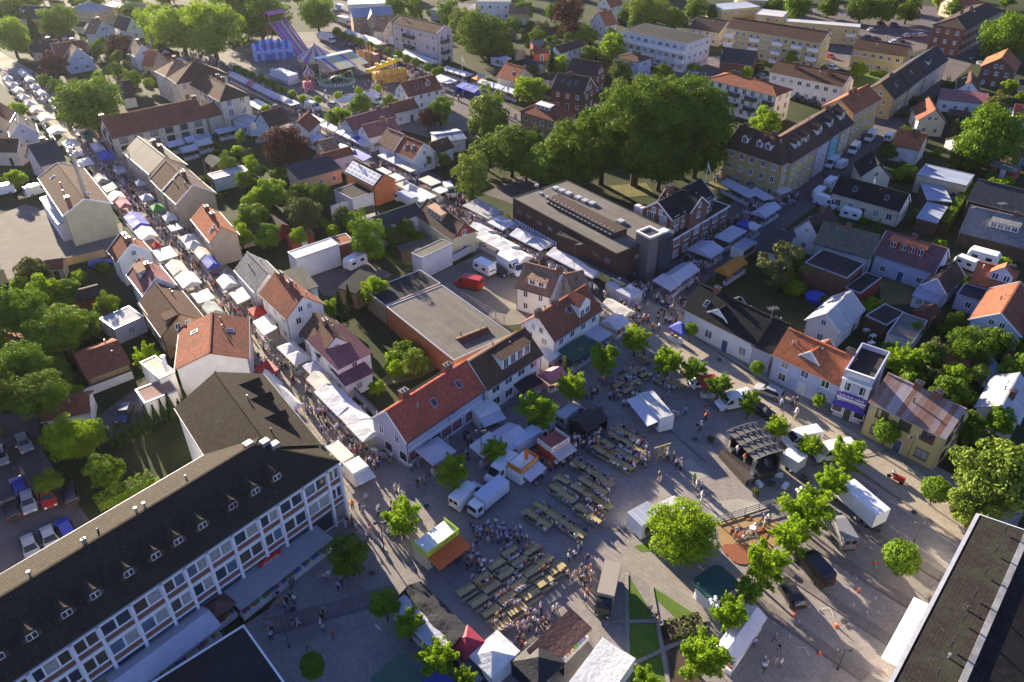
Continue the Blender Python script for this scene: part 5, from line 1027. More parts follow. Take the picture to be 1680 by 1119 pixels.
tree('s', 1048, 216, 84, 'great', 'dark', 'huge dark tree towering over the library', 5, 1.0); tree('s', 1118, 206, 72, 'great', 'dark', 'second huge dark tree behind the old brick hall', 5, 1.05); tree('s', 990, 238, 62, 'big', 'dark', 'dark tree in front of the huge tree, left of centre', 4); tree('s', 1085, 262, 52, 'big', 'dark', 'dark tree low between the huge trees', 3); tree('s', 945, 252, 56, 'big', 'dark', 'dark tree at the left foot of the huge tree', 3); tree('s', 1148, 226, 58, 'big', 'dark', 'dark tree merging with the right side of the huge tree', 4, 1.1); tree('s', 905, 272, 44, 'big', 'mid', 'lower leafy tree left of the huge tree', 2)
for a in ((800, 188, 34, 'tall', 'pale'), (775, 288, 31, 'tall', 'pale'), (722, 182, 24, 'round', 'mid'), (703, 196, 20, 'round', 'purple'), (840, 250, 46, 'big', 'dark'), (800, 250, 34, 'round', 'dark'), (150, 172, 50, 'big', 'mid'), (88, 108, 25, 'round', 'purple'), (92, 142, 15, 'round', 'mid'), (74, 133, 14, 'round', 'mid'),
          (470, 243, 36, 'big', 'purple'), (252, 38, 26, 'tall', 'fresh'), (296, 48, 44, 'big', 'fresh'), (347, 52, 48, 'big', 'fresh'), (425, 28, 44, 'big', 'mid'), (520, 24, 28, 'big', 'mid'), (385, 20, 40, 'big', 'mid'), (198, 76, 20, 'round', 'purple'), (98, 36, 30, 'big', 'mid'), (18, 62, 32, 'big', 'fresh'), (55, 52, 20, 'conifer', 'conifer'),
          (20, 20, 26, 'round', 'mid'), (150, 10, 24, 'round', 'mid'), (215, 20, 18, 'round', 'mid'), (265, 72, 14, 'round', 'dark'), (445, 318, 30, 'round', 'fresh'), (502, 352, 32, 'round', 'olive'), (412, 358, 28, 'round', 'mid'), (524, 318, 22, 'round', 'dark'), (440, 388, 24, 'round', 'mid'), (488, 388, 18, 'round', 'fresh'), (395, 388, 22, 'round', 'fresh'),
          (560, 352, 18, 'round', 'olive'), (600, 388, 31, 'tall', 'mid'), (665, 377, 19, 'round', 'dark'), (638, 385, 17, 'round', 'dark'), (612, 478, 28, 'round', 'fresh'), (558, 508, 20, 'conifer', 'conifer'), (572, 488, 14, 'conifer', 'conifer'), (546, 505, 15, 'round', 'fresh'), (678, 596, 24, 'round', 'pale'), (618, 636, 15, 'round', 'fresh'),
          (25, 512, 48, 'big', 'mid', None, 4), (72, 478, 28, 'round', 'fresh'), (108, 478, 24, 'round', 'mid'), (92, 540, 42, 'big', 'mid', None, 4), (138, 532, 30, 'round', 'mid'), (28, 600, 44, 'big', 'mid', None, 5), (55, 648, 44, 'big', 'dark', None, 5), (-30, 640, 46, 'big', 'dark', None, 6), (-70, 560, 50, 'big', 'mid', None, 6), (-60, 700, 50, 'big', 'dark', None, 6), (-120, 640, 50, 'big', 'dark', None, 6), (242, 588, 22, 'spiky', 'fresh'), (116, 718, 44, 'big', 'fresh'), (154, 712, 26, 'round', 'mid'), (95, 625, 24, 'round', 'dark'), (172, 775, 34, 'round', 'dark'), (125, 640, 14, 'round', 'fresh'), (80, 790, 22, 'round', 'dark'),  # trees at negative x stand unseen, added to shade the left car park
          (735, 22, 20, 'tall', 'mid'), (648, 14, 18, 'tall', 'mid'), (680, 14, 16, 'tall', 'mid'), (790, 58, 38, 'big', 'dark'), (760, 40, 24, 'tall', 'pale'), (840, 42, 15, 'round', 'mid'), (815, 75, 24, 'round', 'dark'), (932, 28, 25, 'tall', 'purple'), (1004, 76, 26, 'round', 'fresh'), (1062, 18, 32, 'big', 'pale'), (1140, 14, 22, 'round', 'mid'), (1030, 22, 18, 'round', 'mid'), (968, 92, 20, 'round', 'mid'),
          (870, 148, 27, 'round', 'fresh'), (905, 100, 14, 'conifer', 'conifer'), (1020, 120, 16, 'round', 'mid'), (1085, 118, 16, 'round', 'dark'), (1110, 32, 18, 'round', 'mid'), (1170, 20, 16, 'round', 'dark'), (1256, 203, 28, 'round', 'fresh'), (1410, 114, 15, 'round', 'fresh'), (1655, 62, 42, 'big', 'mid'), (1622, 232, 50, 'big', 'mid'), (1460, 250, 13, 'round', 'dark'), (1300, 94, 13, 'round', 'fresh'),
          (1480, 590, 24, 'spiky', 'fresh'), (1530, 585, 26, 'round', 'dark'), (1592, 570, 38, 'big', 'dark'), (1606, 610, 18, 'round', 'pale'), (1640, 690, 26, 'round', 'mid'), (1590, 700, 30, 'round', 'dark'), (1505, 540, 14, 'round', 'mid'), (1310, 12, 26, 'round', 'mid'), (1415, 14, 26, 'big', 'dark'), (1490, 18, 22, 'round', 'dark'), (1450, 18, 22, 'round', 'mid'), (1360, 10, 20, 'round', 'dark'), (1270, 10, 16, 'round', 'mid'),
          (1200, 235, 14, 'round', 'dark'), (395, 225, 9, 'tall', 'fresh'), (383, 190, 9, 'round', 'mid'), (437, 180, 10, 'round', 'fresh'), (700, 262, 10, 'round', 'mid'), (640, 170, 16, 'round', 'mid'), (590, 170, 20, 'round', 'mid'), (560, 190, 18, 'round', 'fresh'), (545, 195, 14, 'round', 'mid'), (215, 130, 16, 'round', 'mid'), (245, 135, 8, 'ball', 'mid'), (190, 110, 10, 'round', 'mid'), (160, 80, 14, 'round', 'mid'), (176, 118, 8, 'round', 'mid'), (28, 292, 16, 'round', 'fresh'), (30, 180, 14, 'round', 'fresh'), (1040, 38, 14, 'round', 'mid'), (1225, 120, 12, 'round', 'mid'), (1560, 300, 12, 'round', 'mid'), (970, 60, 14, 'round', 'mid'), (880, 60, 14, 'round', 'mid'), (1565, 16, 16, 'round', 'mid'), (730, 262, 14, 'round', 'dark'), (860, 18, 18, 'round', 'mid'), (905, 20, 14, 'round', 'mid'), (600, 22, 10, 'round', 'mid')):
    tree('s', *a)
for x, y in ((1035, 190), (1105, 232), (1185, 258), (1260, 290), (1355, 328), (1435, 358), (1540, 384), (1640, 412)): tree('B', x, y, 42, 'ball', 'mid', 'clipped street tree in the row along the far side of the fair', 1.6, 1, 'clipped trees round the fair')
for x, y in ((400, 578), (490, 608), (605, 658), (690, 708), (730, 692)): tree('C', x, y, 44, 'ball', 'mid', 'clipped street tree between the fair and the far market row', 1.6, 1, 'clipped trees round the fair')
for x, y in ((505, 768), (600, 802), (695, 848), (845, 858), (1045, 818), (1250, 772), (1440, 748), (50, 560), (130, 590), (200, 618), (290, 645), (360, 690), (425, 728)): tree('B', x, y, 40, 'ball', 'fresh' if x > 450 else 'mid', 'clipped street tree in the row on the near side of the fair', 1.6, 1, 'clipped trees round the fair')
for k in range(11):     # row of conifers by the back court
    f = k / 10; tree('s', 180 + 125 * f, 722 - 66 * f, 13 + 2 * (k % 3), 'conifer', 'conifer', 'pointed conifer in the dark hedge row by the back court', .3, 1.0, 'conifer hedge row')
for x, y, r in ((168, 515, 12), (1440, 375, 12)): tree('s', x, y, r, 'conifer', 'mid', None, .3)
# sheds and hen houses at the bottom of the gardens
def inpoly(x, y, P):
    c = False; n = len(P)
    for i in range(n):
        a, b = P[i], P[i - 1]
        if (a[1] > y) != (b[1] > y) and x < (b[0] - a[0]) * (y - a[1]) / (b[1] - a[1]) + a[0]: c = not c
    return c
def fill_sheds(poly, n):
    P = [tuple(G('s', *p)) for p in poly]; x0, x1, y0, y1 = min(p[0] for p in P), max(p[0] for p in P), min(p[1] for p in P), max(p[1] for p in P); k = 0
    for _ in range(n * 30):
        if k >= n: return
        x, y = RND.uniform(x0, x1), RND.uniform(y0, y1); L, W = RND.uniform(3.5, 7), RND.uniform(3, 4.5)
        if not inpoly(x, y, P) or blocked(x, y, 3.2): continue
        k += 1; a = RND.choice((.6, -.9, .3, -.5)); h = RND.uniform(2.2, 2.8); addrect((x, y), a, L / 2, W / 2); wc, rc = RND.choice((('white', 'white'), ('redwood', 'red'), ('beige', 'tan'), ('darkwood', 'brown'), ('palegrey', 'grey'))); rf = RND.choice(('redbrown', 'darkbrown', 'slate', 'grey', 'brown')); o = thing('garden_shed', '%s garden shed with %s roof near the %s' % (rc, {'redbrown': 'red brown', 'darkbrown': 'dark brown'}.get(rf, rf), near(x, y)), 'shed', (x, y, 0), a, 'garden sheds')
        v = MB(); X, Y = L / 2 - .2, W / 2 - .25; z = h + W * .28; v.face([(-X, -Y, 0), (X, -Y, 0), (X, -Y, h), (-X, -Y, h)]); v.face([(X, Y, 0), (-X, Y, 0), (-X, Y, h), (X, Y, h)]); v.face([(X, -Y, 0), (X, Y, 0), (X, Y, h), (X, 0, z - .15), (X, -Y, h)]); v.face([(-X, Y, 0), (-X, -Y, 0), (-X, -Y, h), (-X, 0, z - .15), (-X, Y, h)]); obj('wall', v, wallm(wc), o)
        v = MB(); v.slab([(-L / 2, -W / 2, h - .05), (L / 2, -W / 2, h - .05), (L / 2, 0, z), (-L / 2, 0, z)], .1); v.slab([(L / 2, W / 2, h - .05), (-L / 2, W / 2, h - .05), (-L / 2, 0, z), (L / 2, 0, z)], .1); obj('roof', v, roofm(rf), o); link('door', door_mesh(DOORS[k % 4]), o, (.3, -Y - .01, 0))
for poly, n in (([(740, 40), (1050, 70), (1040, 150), (840, 150)], 11), ([(40, 20), (280, 40), (290, 130), (40, 110)], 10), ([(1050, 20), (1300, 20), (1280, 70), (1060, 70)], 6), ([(1440, 120), (1690, 150), (1690, 320), (1480, 260)], 9), ([(340, 250), (570, 300), (580, 400), (420, 420)], 6), ([(1420, 480), (1690, 540), (1690, 700), (1560, 680)], 6), ([(-20, 450), (180, 450), (120, 620), (-20, 650)], 5), ([(590, 360), (720, 380), (700, 440)], 2), ([(1230, 400), (1420, 470), (1460, 540), (1300, 480)], 4)): fill_sheds(poly, n)
# shrubs in the gardens
for nm, poly, n in (('left', [(0, 450), (180, 440), (230, 520), (100, 640), (0, 700)], 26), ('hotel', [(330, 240), (560, 300), (600, 420), (400, 420), (330, 320)], 30), ('right', [(1420, 500), (1680, 560), (1680, 760), (1500, 700)], 22), ('upper left', [(60, 20), (260, 60), (300, 160), (160, 160), (20, 60)], 42),
                    ('upper middle', [(760, 30), (1040, 60), (1000, 160), (840, 150)], 48), ('yard', [(600, 370), (740, 380), (700, 430), (620, 430)], 8), ('red shop', [(600, 600), (720, 570), (680, 640), (600, 650)], 8), ('right yards', [(1240, 410), (1400, 470), (1480, 540), (1280, 480)], 12), ('far right', [(1440, 120), (1680, 200), (1680, 320), (1500, 260)], 20), ('a', [(1030, 20), (1300, 20), (1300, 80), (1050, 60)], 16), ('b', [(1340, 320), (1500, 260), (1680, 330), (1660, 480), (1420, 440)], 24), ('c', [(600, 20), (860, 30), (900, 110), (700, 60)], 20), ('top right', [(1080, 120), (1340, 110), (1320, 150), (1120, 150)], 10)):
    P = [tuple(G('s', *p)) for p in poly]; k = 0
    x0, x1, y0, y1 = min(p[0] for p in P), max(p[0] for p in P), min(p[1] for p in P), max(p[1] for p in P)
    for _ in range(n * 12):
        if k >= n: break
        x, y = RND.uniform(x0, x1), RND.uniform(y0, y1); r = RND.uniform(.7, 2.2)
        if not inpoly(x, y, P) or blocked(x, y, r * .8): continue
        k += 1; o = thing('shrub', 'rounded green shrub in a garden near the %s' % near(x, y), 'shrub', (x, y, 0), RND.random() * 6, 'garden shrubs')
        f = link('foliage', CR['shrub'][k % 3], o, (0, 0, r * .72), 0, (r, r, r)); setmat(f, 0, LEAF[RND.choice(('mid', 'dark', 'fresh', 'olive'))]); v = None
        link('stem', TRM[k % 4], o, (0, 0, 0), 0, (r * .6, r * .6, r * .7))
def hedge(label, t, a, b, h=1.2, w=.9, leaf='mid'):
    A, B = G(t, *a), G(t, *b); d = B - A; L = d.length; c = (A + B) / 2; rng = np.random.default_rng(int(L * 100)); n = int(L * (2 * h + w) * 38)
    o = thing('hedge', label, 'hedge', (c.x, c.y, 0), math.atan2(d.y, d.x)); s = rng.integers(0, 3, n); x = rng.uniform(-L / 2, L / 2, n); y = rng.uniform(-w / 2, w / 2, n); z = rng.uniform(0.05, h, n)
    y = np.where(s == 0, -w / 2, np.where(s == 1, w / 2, y)) + rng.normal(0, .07, n); z = np.where(s == 2, h, z) + rng.normal(0, .06, n); nr = np.stack([rng.normal(0, .6, n), np.where(s == 0, -1, np.where(s == 1, 1, 0)) + rng.normal(0, .5, n), np.where(s == 2, 1, .2) + rng.normal(0, .4, n)], 1); nr /= np.linalg.norm(nr, axis=1)[:, None]
    link('foliage', quads_mesh('foliage', np.stack([x, y, np.maximum(z, .03)], 1), nr, .17, rng, LEAF[leaf]), o); v = MB(); v.box(-L / 2, L / 2, -w / 2 + .15, w / 2 - .15, 0, h - .15); obj('branches', v, BARK, o)
hedge('dark hedge at the foot of the office block roof', '20', (600, 1060), (940, 890), 1.4, 2); hedge('ivy hedge beside the lower carport', '13', (950, 345), (1105, 385), 2.6, 1.2, 'fresh'); hedge('ivy hedge climbing beside the upper carport', '13', (1130, 420), (1290, 180), 2.6, 1.6)
hedge('trimmed hedge round the left garden terrace', '10', (560, 985), (690, 960), 1.5, .9, 'fresh'); hedge('tall clipped hedge column in the left garden', '10', (625, 950), (665, 965), 3.6, 1.4, 'fresh'); hedge('long hedge below the mast workshop', '10', (20, 130), (170, 95), 1.8, 1.6, 'fresh'); hedge('green hedge under the upper right apartment blocks', '02', (1110, 500), (1165, 510), 2, 2, 'fresh')
hedge('hedge along the cream school yard', '00', (1150, 935), (1330, 890), 1.6, 1.8, 'dark'); hedge('hedge before the short yellow block', '03', (690, 455), (800, 465), 1.3, 2, 'mid'); hedge('flowering hedge bed beside the lawn', 'E', (250, 740), (520, 680), .8, 2.2, 'olive')
hedge('hedge strip beside the old brick hall', '12', (1200, 480), (1330, 400), 1.3, 1.6, 'dark')

def fill_trees(poly, n, r0, r1, where):
    P = [tuple(G('s', *p)) for p in poly]; x0, x1, y0, y1 = min(p[0] for p in P), max(p[0] for p in P), min(p[1] for p in P), max(p[1] for p in P); k = 0; got = []
    for _ in range(n * 25):
        if k >= n: break
        x, y = RND.uniform(x0, x1), RND.uniform(y0, y1); r = RND.uniform(r0, r1)
        if not inpoly(x, y, P) or blocked(x, y, r * .5) or any((x - a) ** 2 + (y - b) ** 2 < (r + c) ** 2 * .5 for a, b, c in got): continue
        got.append((x, y, r)); k += 1; lf = RND.choice(('mid', 'mid', 'dark', 'fresh', 'olive')); sh = RND.choice(('round', 'round', 'tall')); h = 1.6 + r * .6
        o = thing('tree', '%s %s %s' % (KW[lf], SW[sh], where), 'tree', (x, y, 0), RND.random() * 6, 'trees of the town'); link('trunk', TRM[k % 4], o, (0, 0, 0), 0, (r, r, h + r * .2)); cr = link('crown', CR[sh][k % 3], o, (0, 0, h), 0, (r, r, r)); setmat(cr, 0, LEAF[lf])
fill_trees([(-20, -25), (560, -25), (530, 40), (300, 10), (-60, 60)], 24, 3, 6, 'along the top left edge'); fill_trees([(560, -20), (1100, -20), (1100, 20), (700, 10)], 15, 3, 5.5, 'along the top middle edge'); fill_trees([(1100, -20), (1700, -20), (1700, 30), (1200, 5)], 15, 3, 5.5, 'along the top right edge')
fill_trees([(750, 60), (1040, 70), (1060, 150), (900, 160), (800, 110)], 14, 1.8, 3.6, 'in the upper middle gardens'); fill_trees([(40, 20), (280, 30), (290, 120), (60, 110), (0, 60)], 14, 1.8, 3.6, 'in the upper left gardens'); fill_trees([(1440, 130), (1690, 140), (1690, 330), (1500, 260)], 8, 1.6, 3.2, 'in the far right gardens'); fill_trees([(780, 210), (880, 220), (880, 300), (800, 300)], 8, 2.5, 4.5, 'in the dark grove by the library'); fill_trees([(1430, 520), (1690, 540), (1690, 720), (1560, 720)], 9, 1.6, 3.4, 'in the right hand gardens'); fill_trees([(-30, 470), (150, 470), (200, 520), (90, 650), (-30, 680)], 10, 1.8, 3.4, 'in the left hand gardens'); fill_trees([(340, 280), (560, 300), (600, 400), (420, 420)], 9, 1.6, 3, 'in the gardens between the market streets')
# ------------------------------------------------------------------ market stalls
CL = dict(white=(.74, .73, .7), lav=(.66, .66, .74), blue=(.07, .1, .5), green=(.12, .42, .1), red=(.5, .05, .04), grey=(.42, .42, .44), cream=(.7, .67, .58), pink=(.6, .22, .26), orange=(.72, .3, .03), black=(.03, .03, .032), darkgreen=(.05, .13, .09), yellow=(.65, .55, .1), brown=(.16, .08, .06), wine=(.35, .03, .06), clear=(.5, .56, .52))
CLM = {k: clothm(k, v) for k, v in CL.items()}
CMESH = {}
def canopy_mesh(L, W, kind, h):
    k = (round(L * 2), round(W * 2), kind, round(h, 1))
    if k in CMESH: return CMESH[k]
    a, b = L / 2, W / 2; v = MB(); val = .26
    if kind in ('pyr', 'peak'):
        n = max(1, int(round(L / 3.2))); st = L / n; ris = .95 if kind == 'pyr' else 1.5
        for i in range(n):
            x0, x1 = -a + i * st, -a + (i + 1) * st; xm = (x0 + x1) / 2; ring = [(x0, -b, h), (x1, -b, h), (x1, b, h), (x0, b, h)]; tip = (xm, 0, h + ris)
            if kind == 'peak':   # concave pagoda slope
                mid = [(xm + (p[0] - xm) * .42, p[1] * .42, h + ris * .36) for p in ring]
                for j in range(4): q = (j + 1) % 4; v.face([ring[j], ring[q], mid[q], mid[j]]); v.face([mid[j], mid[q], tip])
            else:
                mid = [(xm + (p[0] - xm) * .5, p[1] * .5, h + ris * .44) for p in ring]
                for j in range(4): q = (j + 1) % 4; v.face([ring[j], ring[q], mid[q], mid[j]]); v.face([mid[j], mid[q], tip])
    elif kind == 'gable':
        n = max(2, int(L / 1.5)); ris = .85
        for i in range(n):
            x0, x1 = -a + L * i / n, -a + L * (i + 1) / n; s0, s1 = (.0 if i % 2 == 0 else -.07), (.0 if (i + 1) % 2 == 0 else -.07)
            v.face([(x0, -b, h), (x1, -b, h), (x1, 0, h + ris + s1), (x0, 0, h + ris + s0)]); v.face([(x1, b, h), (x0, b, h), (x0, 0, h + ris + s0), (x1, 0, h + ris + s1)])
        v.face([(a, -b, h), (a, b, h), (a, 0, h + ris)]); v.face([(-a, b, h), (-a, -b, h), (-a, 0, h + ris)])
    else:
        ris = .55 if kind == 'slope' else .08; n = max(2, int(L / 1.5))
        for i in range(n):
            x0, x1 = -a + L * i / n, -a + L * (i + 1) / n
            v.face([(x0, -b, h), (x1, -b, h), (x1, 0, h + ris * .5 - .05), (x0, 0, h + ris * .5 - .05)]); v.face([(x0, 0, h + ris * .5 - .05), (x1, 0, h + ris * .5 - .05), (x1, b, h + ris), (x0, b, h + ris)])
    hb = h if kind not in ('slope', 'flat') else h + ris
    v.face([(-a, -b, h - val), (a, -b, h - val), (a, -b, h), (-a, -b, h)]); v.face([(a, b, hb - val), (-a, b, hb - val), (-a, b, hb), (a, b, hb)])
    v.face([(a, -b, h - val), (a, b, hb - val), (a, b, hb), (a, -b, h)]); v.face([(-a, b, hb - val), (-a, -b, h - val), (-a, -b, h), (-a, b, hb)])
    CMESH[k] = v.mesh('canopy', CLM['white'], False, False); return CMESH[k]
LEGM = {}
def leg_mesh(h):
    k = round(h, 1)
    if k not in LEGM: v = MB(); v.box(-.03, .03, -.03, .03, 0, h); LEGM[k] = v.mesh('leg', METAL, False, False)
    return LEGM[k]
GOODS = [plain('goods_%d' % i, c, .7, .2, .3, 6) for i, c in enumerate(((.4, .1, .08), (.1, .15, .4), (.5, .4, .1), (.12, .3, .12), (.55, .5, .48), (.25, .1, .3), (.05, .05, .06)))]
CTM = {}
def counter_mesh(L, W, seed):
    k = (round(L * 2), round(W * 2), seed)
    if k in CTM: return CTM[k]
    r = random.Random(seed); v = MB(); a, b = L / 2 - .2, W / 2 - .2; v.box(-a, a, -b, -b + .75, 0, .82, 0)
    n = int(L / .45)
    for i in range(n):
        x = -a + .2 + (2 * a - .4) * (i + .5) / n; s = r.uniform(.1, .2); v.box(x - s, x + s, -b + .1, -b + .55, .821, .821 + r.uniform(.08, .35), r.randint(1, 6))
    CTM[k] = v.mesh('counter', [CLM['white']] + GOODS[:6], False, False); return CTM[k]
CN = dict(white='white', lav='lavender white', blue='blue', green='green', red='red', grey='grey', cream='cream', pink='pink', orange='orange', black='black', darkgreen='dark green', yellow='yellow', brown='brown', wine='wine red', clear='clear plastic')
KN = dict(pyr='pyramid topped market stall', peak='peaked pagoda tent', gable='ridge roofed market tent', slope='slope roofed market stall', flat='flat roofed market stall')
NS = [0]
def stall(t, x, y, dx, dy, L, W, kind='gable', col='white', where='', label=None, h=2.35, walls=None, col2=None):
    """x,y: middle of the canopy in the photo; dx,dy: photo direction of its long side"""
    c = G(t, x, y, h + .4); e = G(t, x + dx, y + dy, h + .4); d = (e - c).normalized(); ang = math.atan2(d.y, d.x); NS[0] += 1
    L = round(L * 2) / 2; W = round(W * 2) / 2
    o = thing('market_stall' if kind != 'peak' else 'pagoda_tent', label or '%s %s %s' % (CN[col], KN[kind], where), 'market stall', (c.x, c.y, 0), ang, 'market stalls')
    k = link('canopy', canopy_mesh(L, W, kind, h), o); setmat(k, 0, CLM[col]); a, b = L / 2 - .06, W / 2 - .06; hb = h if kind not in ('slope', 'flat') else h + (.5 if kind == 'slope' else .05)
    for sx in (-1, 1):
        for sy in (-1, 1): link('leg', leg_mesh(h if sy < 0 else hb), o, (sx * a, sy * b, 0))
    if walls:
        v = MB(); v.box(-a, a, b - .03, b - .01, 0, hb - .1); v.box(-a - .01, -a + .01, -b, b - .04, 0, h - .1); v.box(a - .01, a + .01, -b, b - .04, 0, h - .1)
        if walls == 4: v.box(-a + .02, a - .02, -b + .0, -b + .02, 0, h - .1)
        obj('side_sheet', v, CLM[col], o)
    else: link('counter', counter_mesh(L, W, NS[0] % 5), o)
    addrect(c, ang, L / 2 - .2, W / 2 - .2); return o
# left street: (frame, x, y, length, width, kind, colour)
LW = 'left of the left market street'; LE = 'right of the left market street'; D1 = (460, 560)
for t, x, y, L, W, k, cc, wh in [('00', 45, 470, 4, 3, 'pyr', 'white', LW), ('00', 78, 508, 3, 3, 'pyr', 'white', LW), ('00', 112, 545, 4, 3, 'gable', 'white', LW), ('00', 150, 588, 3, 3, 'pyr', 'white', LW), ('00', 180, 625, 3, 3, 'pyr', 'white', LW), ('00', 216, 663, 4, 3.5, 'gable', 'white', LW), ('00', 275, 712, 5, 4, 'gable', 'white', LW), ('00', 340, 790, 5, 4.5, 'gable', 'white', LW), ('00', 430, 868, 5, 4, 'pyr', 'white', LW), ('00', 468, 930, 3, 3, 'pyr', 'lav', LW), ('00', 508, 982, 5, 4, 'flat', 'white', LW),
        ('00', 140, 438, 6, 3, 'gable', 'white', LE), ('00', 178, 478, 4, 3, 'gable', 'white', LE), ('00', 212, 520, 4, 3, 'pyr', 'white', LE), ('00', 255, 560, 4, 3, 'gable', 'lav', LE), ('00', 328, 610, 4, 3, 'gable', 'lav', LE), ('00', 475, 778, 4, 3, 'gable', 'white', LE), ('00', 540, 815, 5, 3, 'pyr', 'darkgreen', LE), ('00', 598, 892, 5, 3, 'gable', 'lav', LE), ('00', 648, 945, 5, 4, 'gable', 'blue', LE), ('00', 730, 1030, 4, 3, 'flat', 'grey', LE),
        ('10', 615, 78, 4, 3, 'gable', 'grey', LW), ('10', 668, 135, 4, 3, 'slope', 'green', LW), ('10', 712, 185, 4, 3.5, 'gable', 'white', LW), ('10', 752, 228, 4, 3, 'gable', 'pink', LW), ('10', 832, 332, 7, 4, 'gable', 'blue', LW), ('10', 890, 412, 5, 4, 'gable', 'white', LW), ('10', 955, 482, 2, 2, 'pyr', 'red', LW), ('10', 1005, 532, 5, 4, 'flat', 'white', LW), ('10', 1080, 622, 5, 3.5, 'gable', 'cream', LW), ('10', 1148, 695, 5, 4, 'gable', 'white', LW), ('10', 1238, 792, 4, 3.5, 'flat', 'cream', LW), ('10', 1296, 872, 4, 3, 'gable', 'clear', LW),
        ('10', 735, 30, 3, 2.5, 'flat', 'grey', LE), ('10', 855, 102, 2.5, 2.5, 'pyr', 'lav', LE), ('10', 893, 190, 3, 3, 'pyr', 'lav', LE), ('10', 958, 250, 3, 3, 'pyr', 'green', LE), ('10', 1035, 312, 3, 3, 'peak', 'white', LE), ('10', 1070, 372, 3, 3, 'flat', 'grey', LE), ('10', 1168, 458, 6.5, 3.5, 'pyr', 'white', LE), ('10', 1238, 535, 4, 3, 'gable', 'cream', LE), ('10', 1288, 590, 4, 3, 'gable', 'blue', LE), ('10', 1390, 708, 4, 3.5, 'gable', 'white', LE), ('10', 1475, 792, 4.5, 3.5, 'slope', 'cream', LE), ('10', 1572, 882, 3, 3, 'pyr', 'red', LE), ('10', 1620, 975, 5, 3, 'slope', 'white', LE),
        ('21', 62, 200, 3.5, 3, 'slope', 'red', LW), ('21', 95, 255, 4, 2, 'gable', 'white', LW), ('21', 155, 325, 4.5, 2, 'gable', 'white', LW), ('21', 215, 385, 4, 2, 'gable', 'white', LW), ('21', 205, 70, 3.5, 3.5, 'pyr', 'white', LE), ('21', 255, 118, 3.5, 3.5, 'pyr', 'white', LE), ('21', 348, 182, 3, 3, 'pyr', 'lav', LE), ('21', 395, 270, 4, 3.5, 'gable', 'cream', LE), ('21', 455, 345, 4, 4, 'gable', 'white', LE), ('21', 520, 410, 4, 4, 'gable', 'lav', LE), ('21', 590, 475, 4.5, 4, 'gable', 'white', LE), ('21', 665, 555, 4.5, 4, 'gable', 'white', LE), ('21', 508, 695, 4, 2.5, 'flat', 'cream', LW)]:
    stall(t, x, y, *(D1 if t != '21' else (410, 400)), L, W - .5, k, cc, wh)
ML = 'near side of the middle street'; MR = 'far side of the middle street'; D2 = (330, 170)
for t, x, y, L, W, k, cc, wh in [('00', 1030, 322, 5, 3, 'gable', 'white', ML), ('00', 1110, 366, 5, 3, 'gable', 'lav', ML), ('00', 1180, 398, 4, 3, 'gable', 'lav', ML)] + [('B', 30 + 58 * i, 610 + 29 * i, 4.2, 3, 'gable', ('lav', 'white', 'lav', 'pink', 'lav', 'lav', 'white', 'lav')[i], MR) for i in range(8)] + [('B', 520, 845, 4, 3, 'gable', 'white', MR), ('B', 590, 875, 4, 3, 'flat', 'white', MR), ('B', 255, 890, 9, 4, 'flat', 'white', ML)] + \
        [('01', 345 + 46 * i, 712 + 22 * i, 4, 3, ('gable', 'gable', 'pyr', 'gable')[i % 4], ('white', 'white', 'lav', 'white', 'lav', 'white', 'blue', 'lav')[i], MR) for i in range(8)] + [('01', 360, 832, 4, 4, 'pyr', 'lav', ML), ('01', 555, 905, 6, 3, 'gable', 'white', ML), ('01', 635, 945, 7, 2.5, 'slope', 'blue', ML)] + [('01', 800 + 48 * i, 945 + 24 * i, 4, 3, ('pyr', 'pyr', 'flat', 'flat')[i], ('white', 'white', 'cream', 'cream')[i], MR) for i in range(4)] + \
        [('11', 770, 32, 4, 3, 'flat', 'white', ML), ('11', 850, 68, 4, 3, 'flat', 'white', ML), ('11', 905, 110, 3, 3, 'pyr', 'clear', ML), ('11', 940, 128, 3, 3, 'pyr', 'white', ML), ('11', 1005, 175, 6, 4.5, 'flat', 'white', ML), ('11', 1062, 88, 5, 3, 'flat', 'cream', MR), ('11', 1125, 145, 3, 2.5, 'flat', 'white', MR), ('11', 1385, 265, 9, 4, 'slope', 'grey', MR), ('11', 1500, 350, 5, 3.5, 'slope', 'lav', MR), ('11', 1565, 358, 2.5, 2, 'flat', 'lav', MR), ('11', 1378, 388, 5, 3.5, 'gable', 'lav', ML), ('11', 1480, 462, 9, 4, 'gable', 'white', ML), ('11', 1590, 540, 6, 4, 'gable', 'white', ML)] + \
        [('12', 78, 425, 5, 4, 'gable', 'lav', MR), ('12', 165, 478, 4, 3, 'slope', 'lav', MR), ('12', 208, 475, 2.5, 2.5, 'flat', 'white', MR), ('12', 352, 568, 9, 4, 'gable', 'lav', MR), ('12', 480, 642, 4, 3, 'gable', 'lav', MR), ('12', 292, 672, 5, 3, 'flat', 'white', ML)]:
    stall(t, x, y, *D2, L, W, k, cc, wh)
for x, y in ((655, 720), (720, 760)): stall('12', x, y, 330, 170, 3.5, 3.5, 'peak', 'lav', 'at the corner of the library', walls=4)
RS = 'in the street right of the library'; D3 = (250, -160)
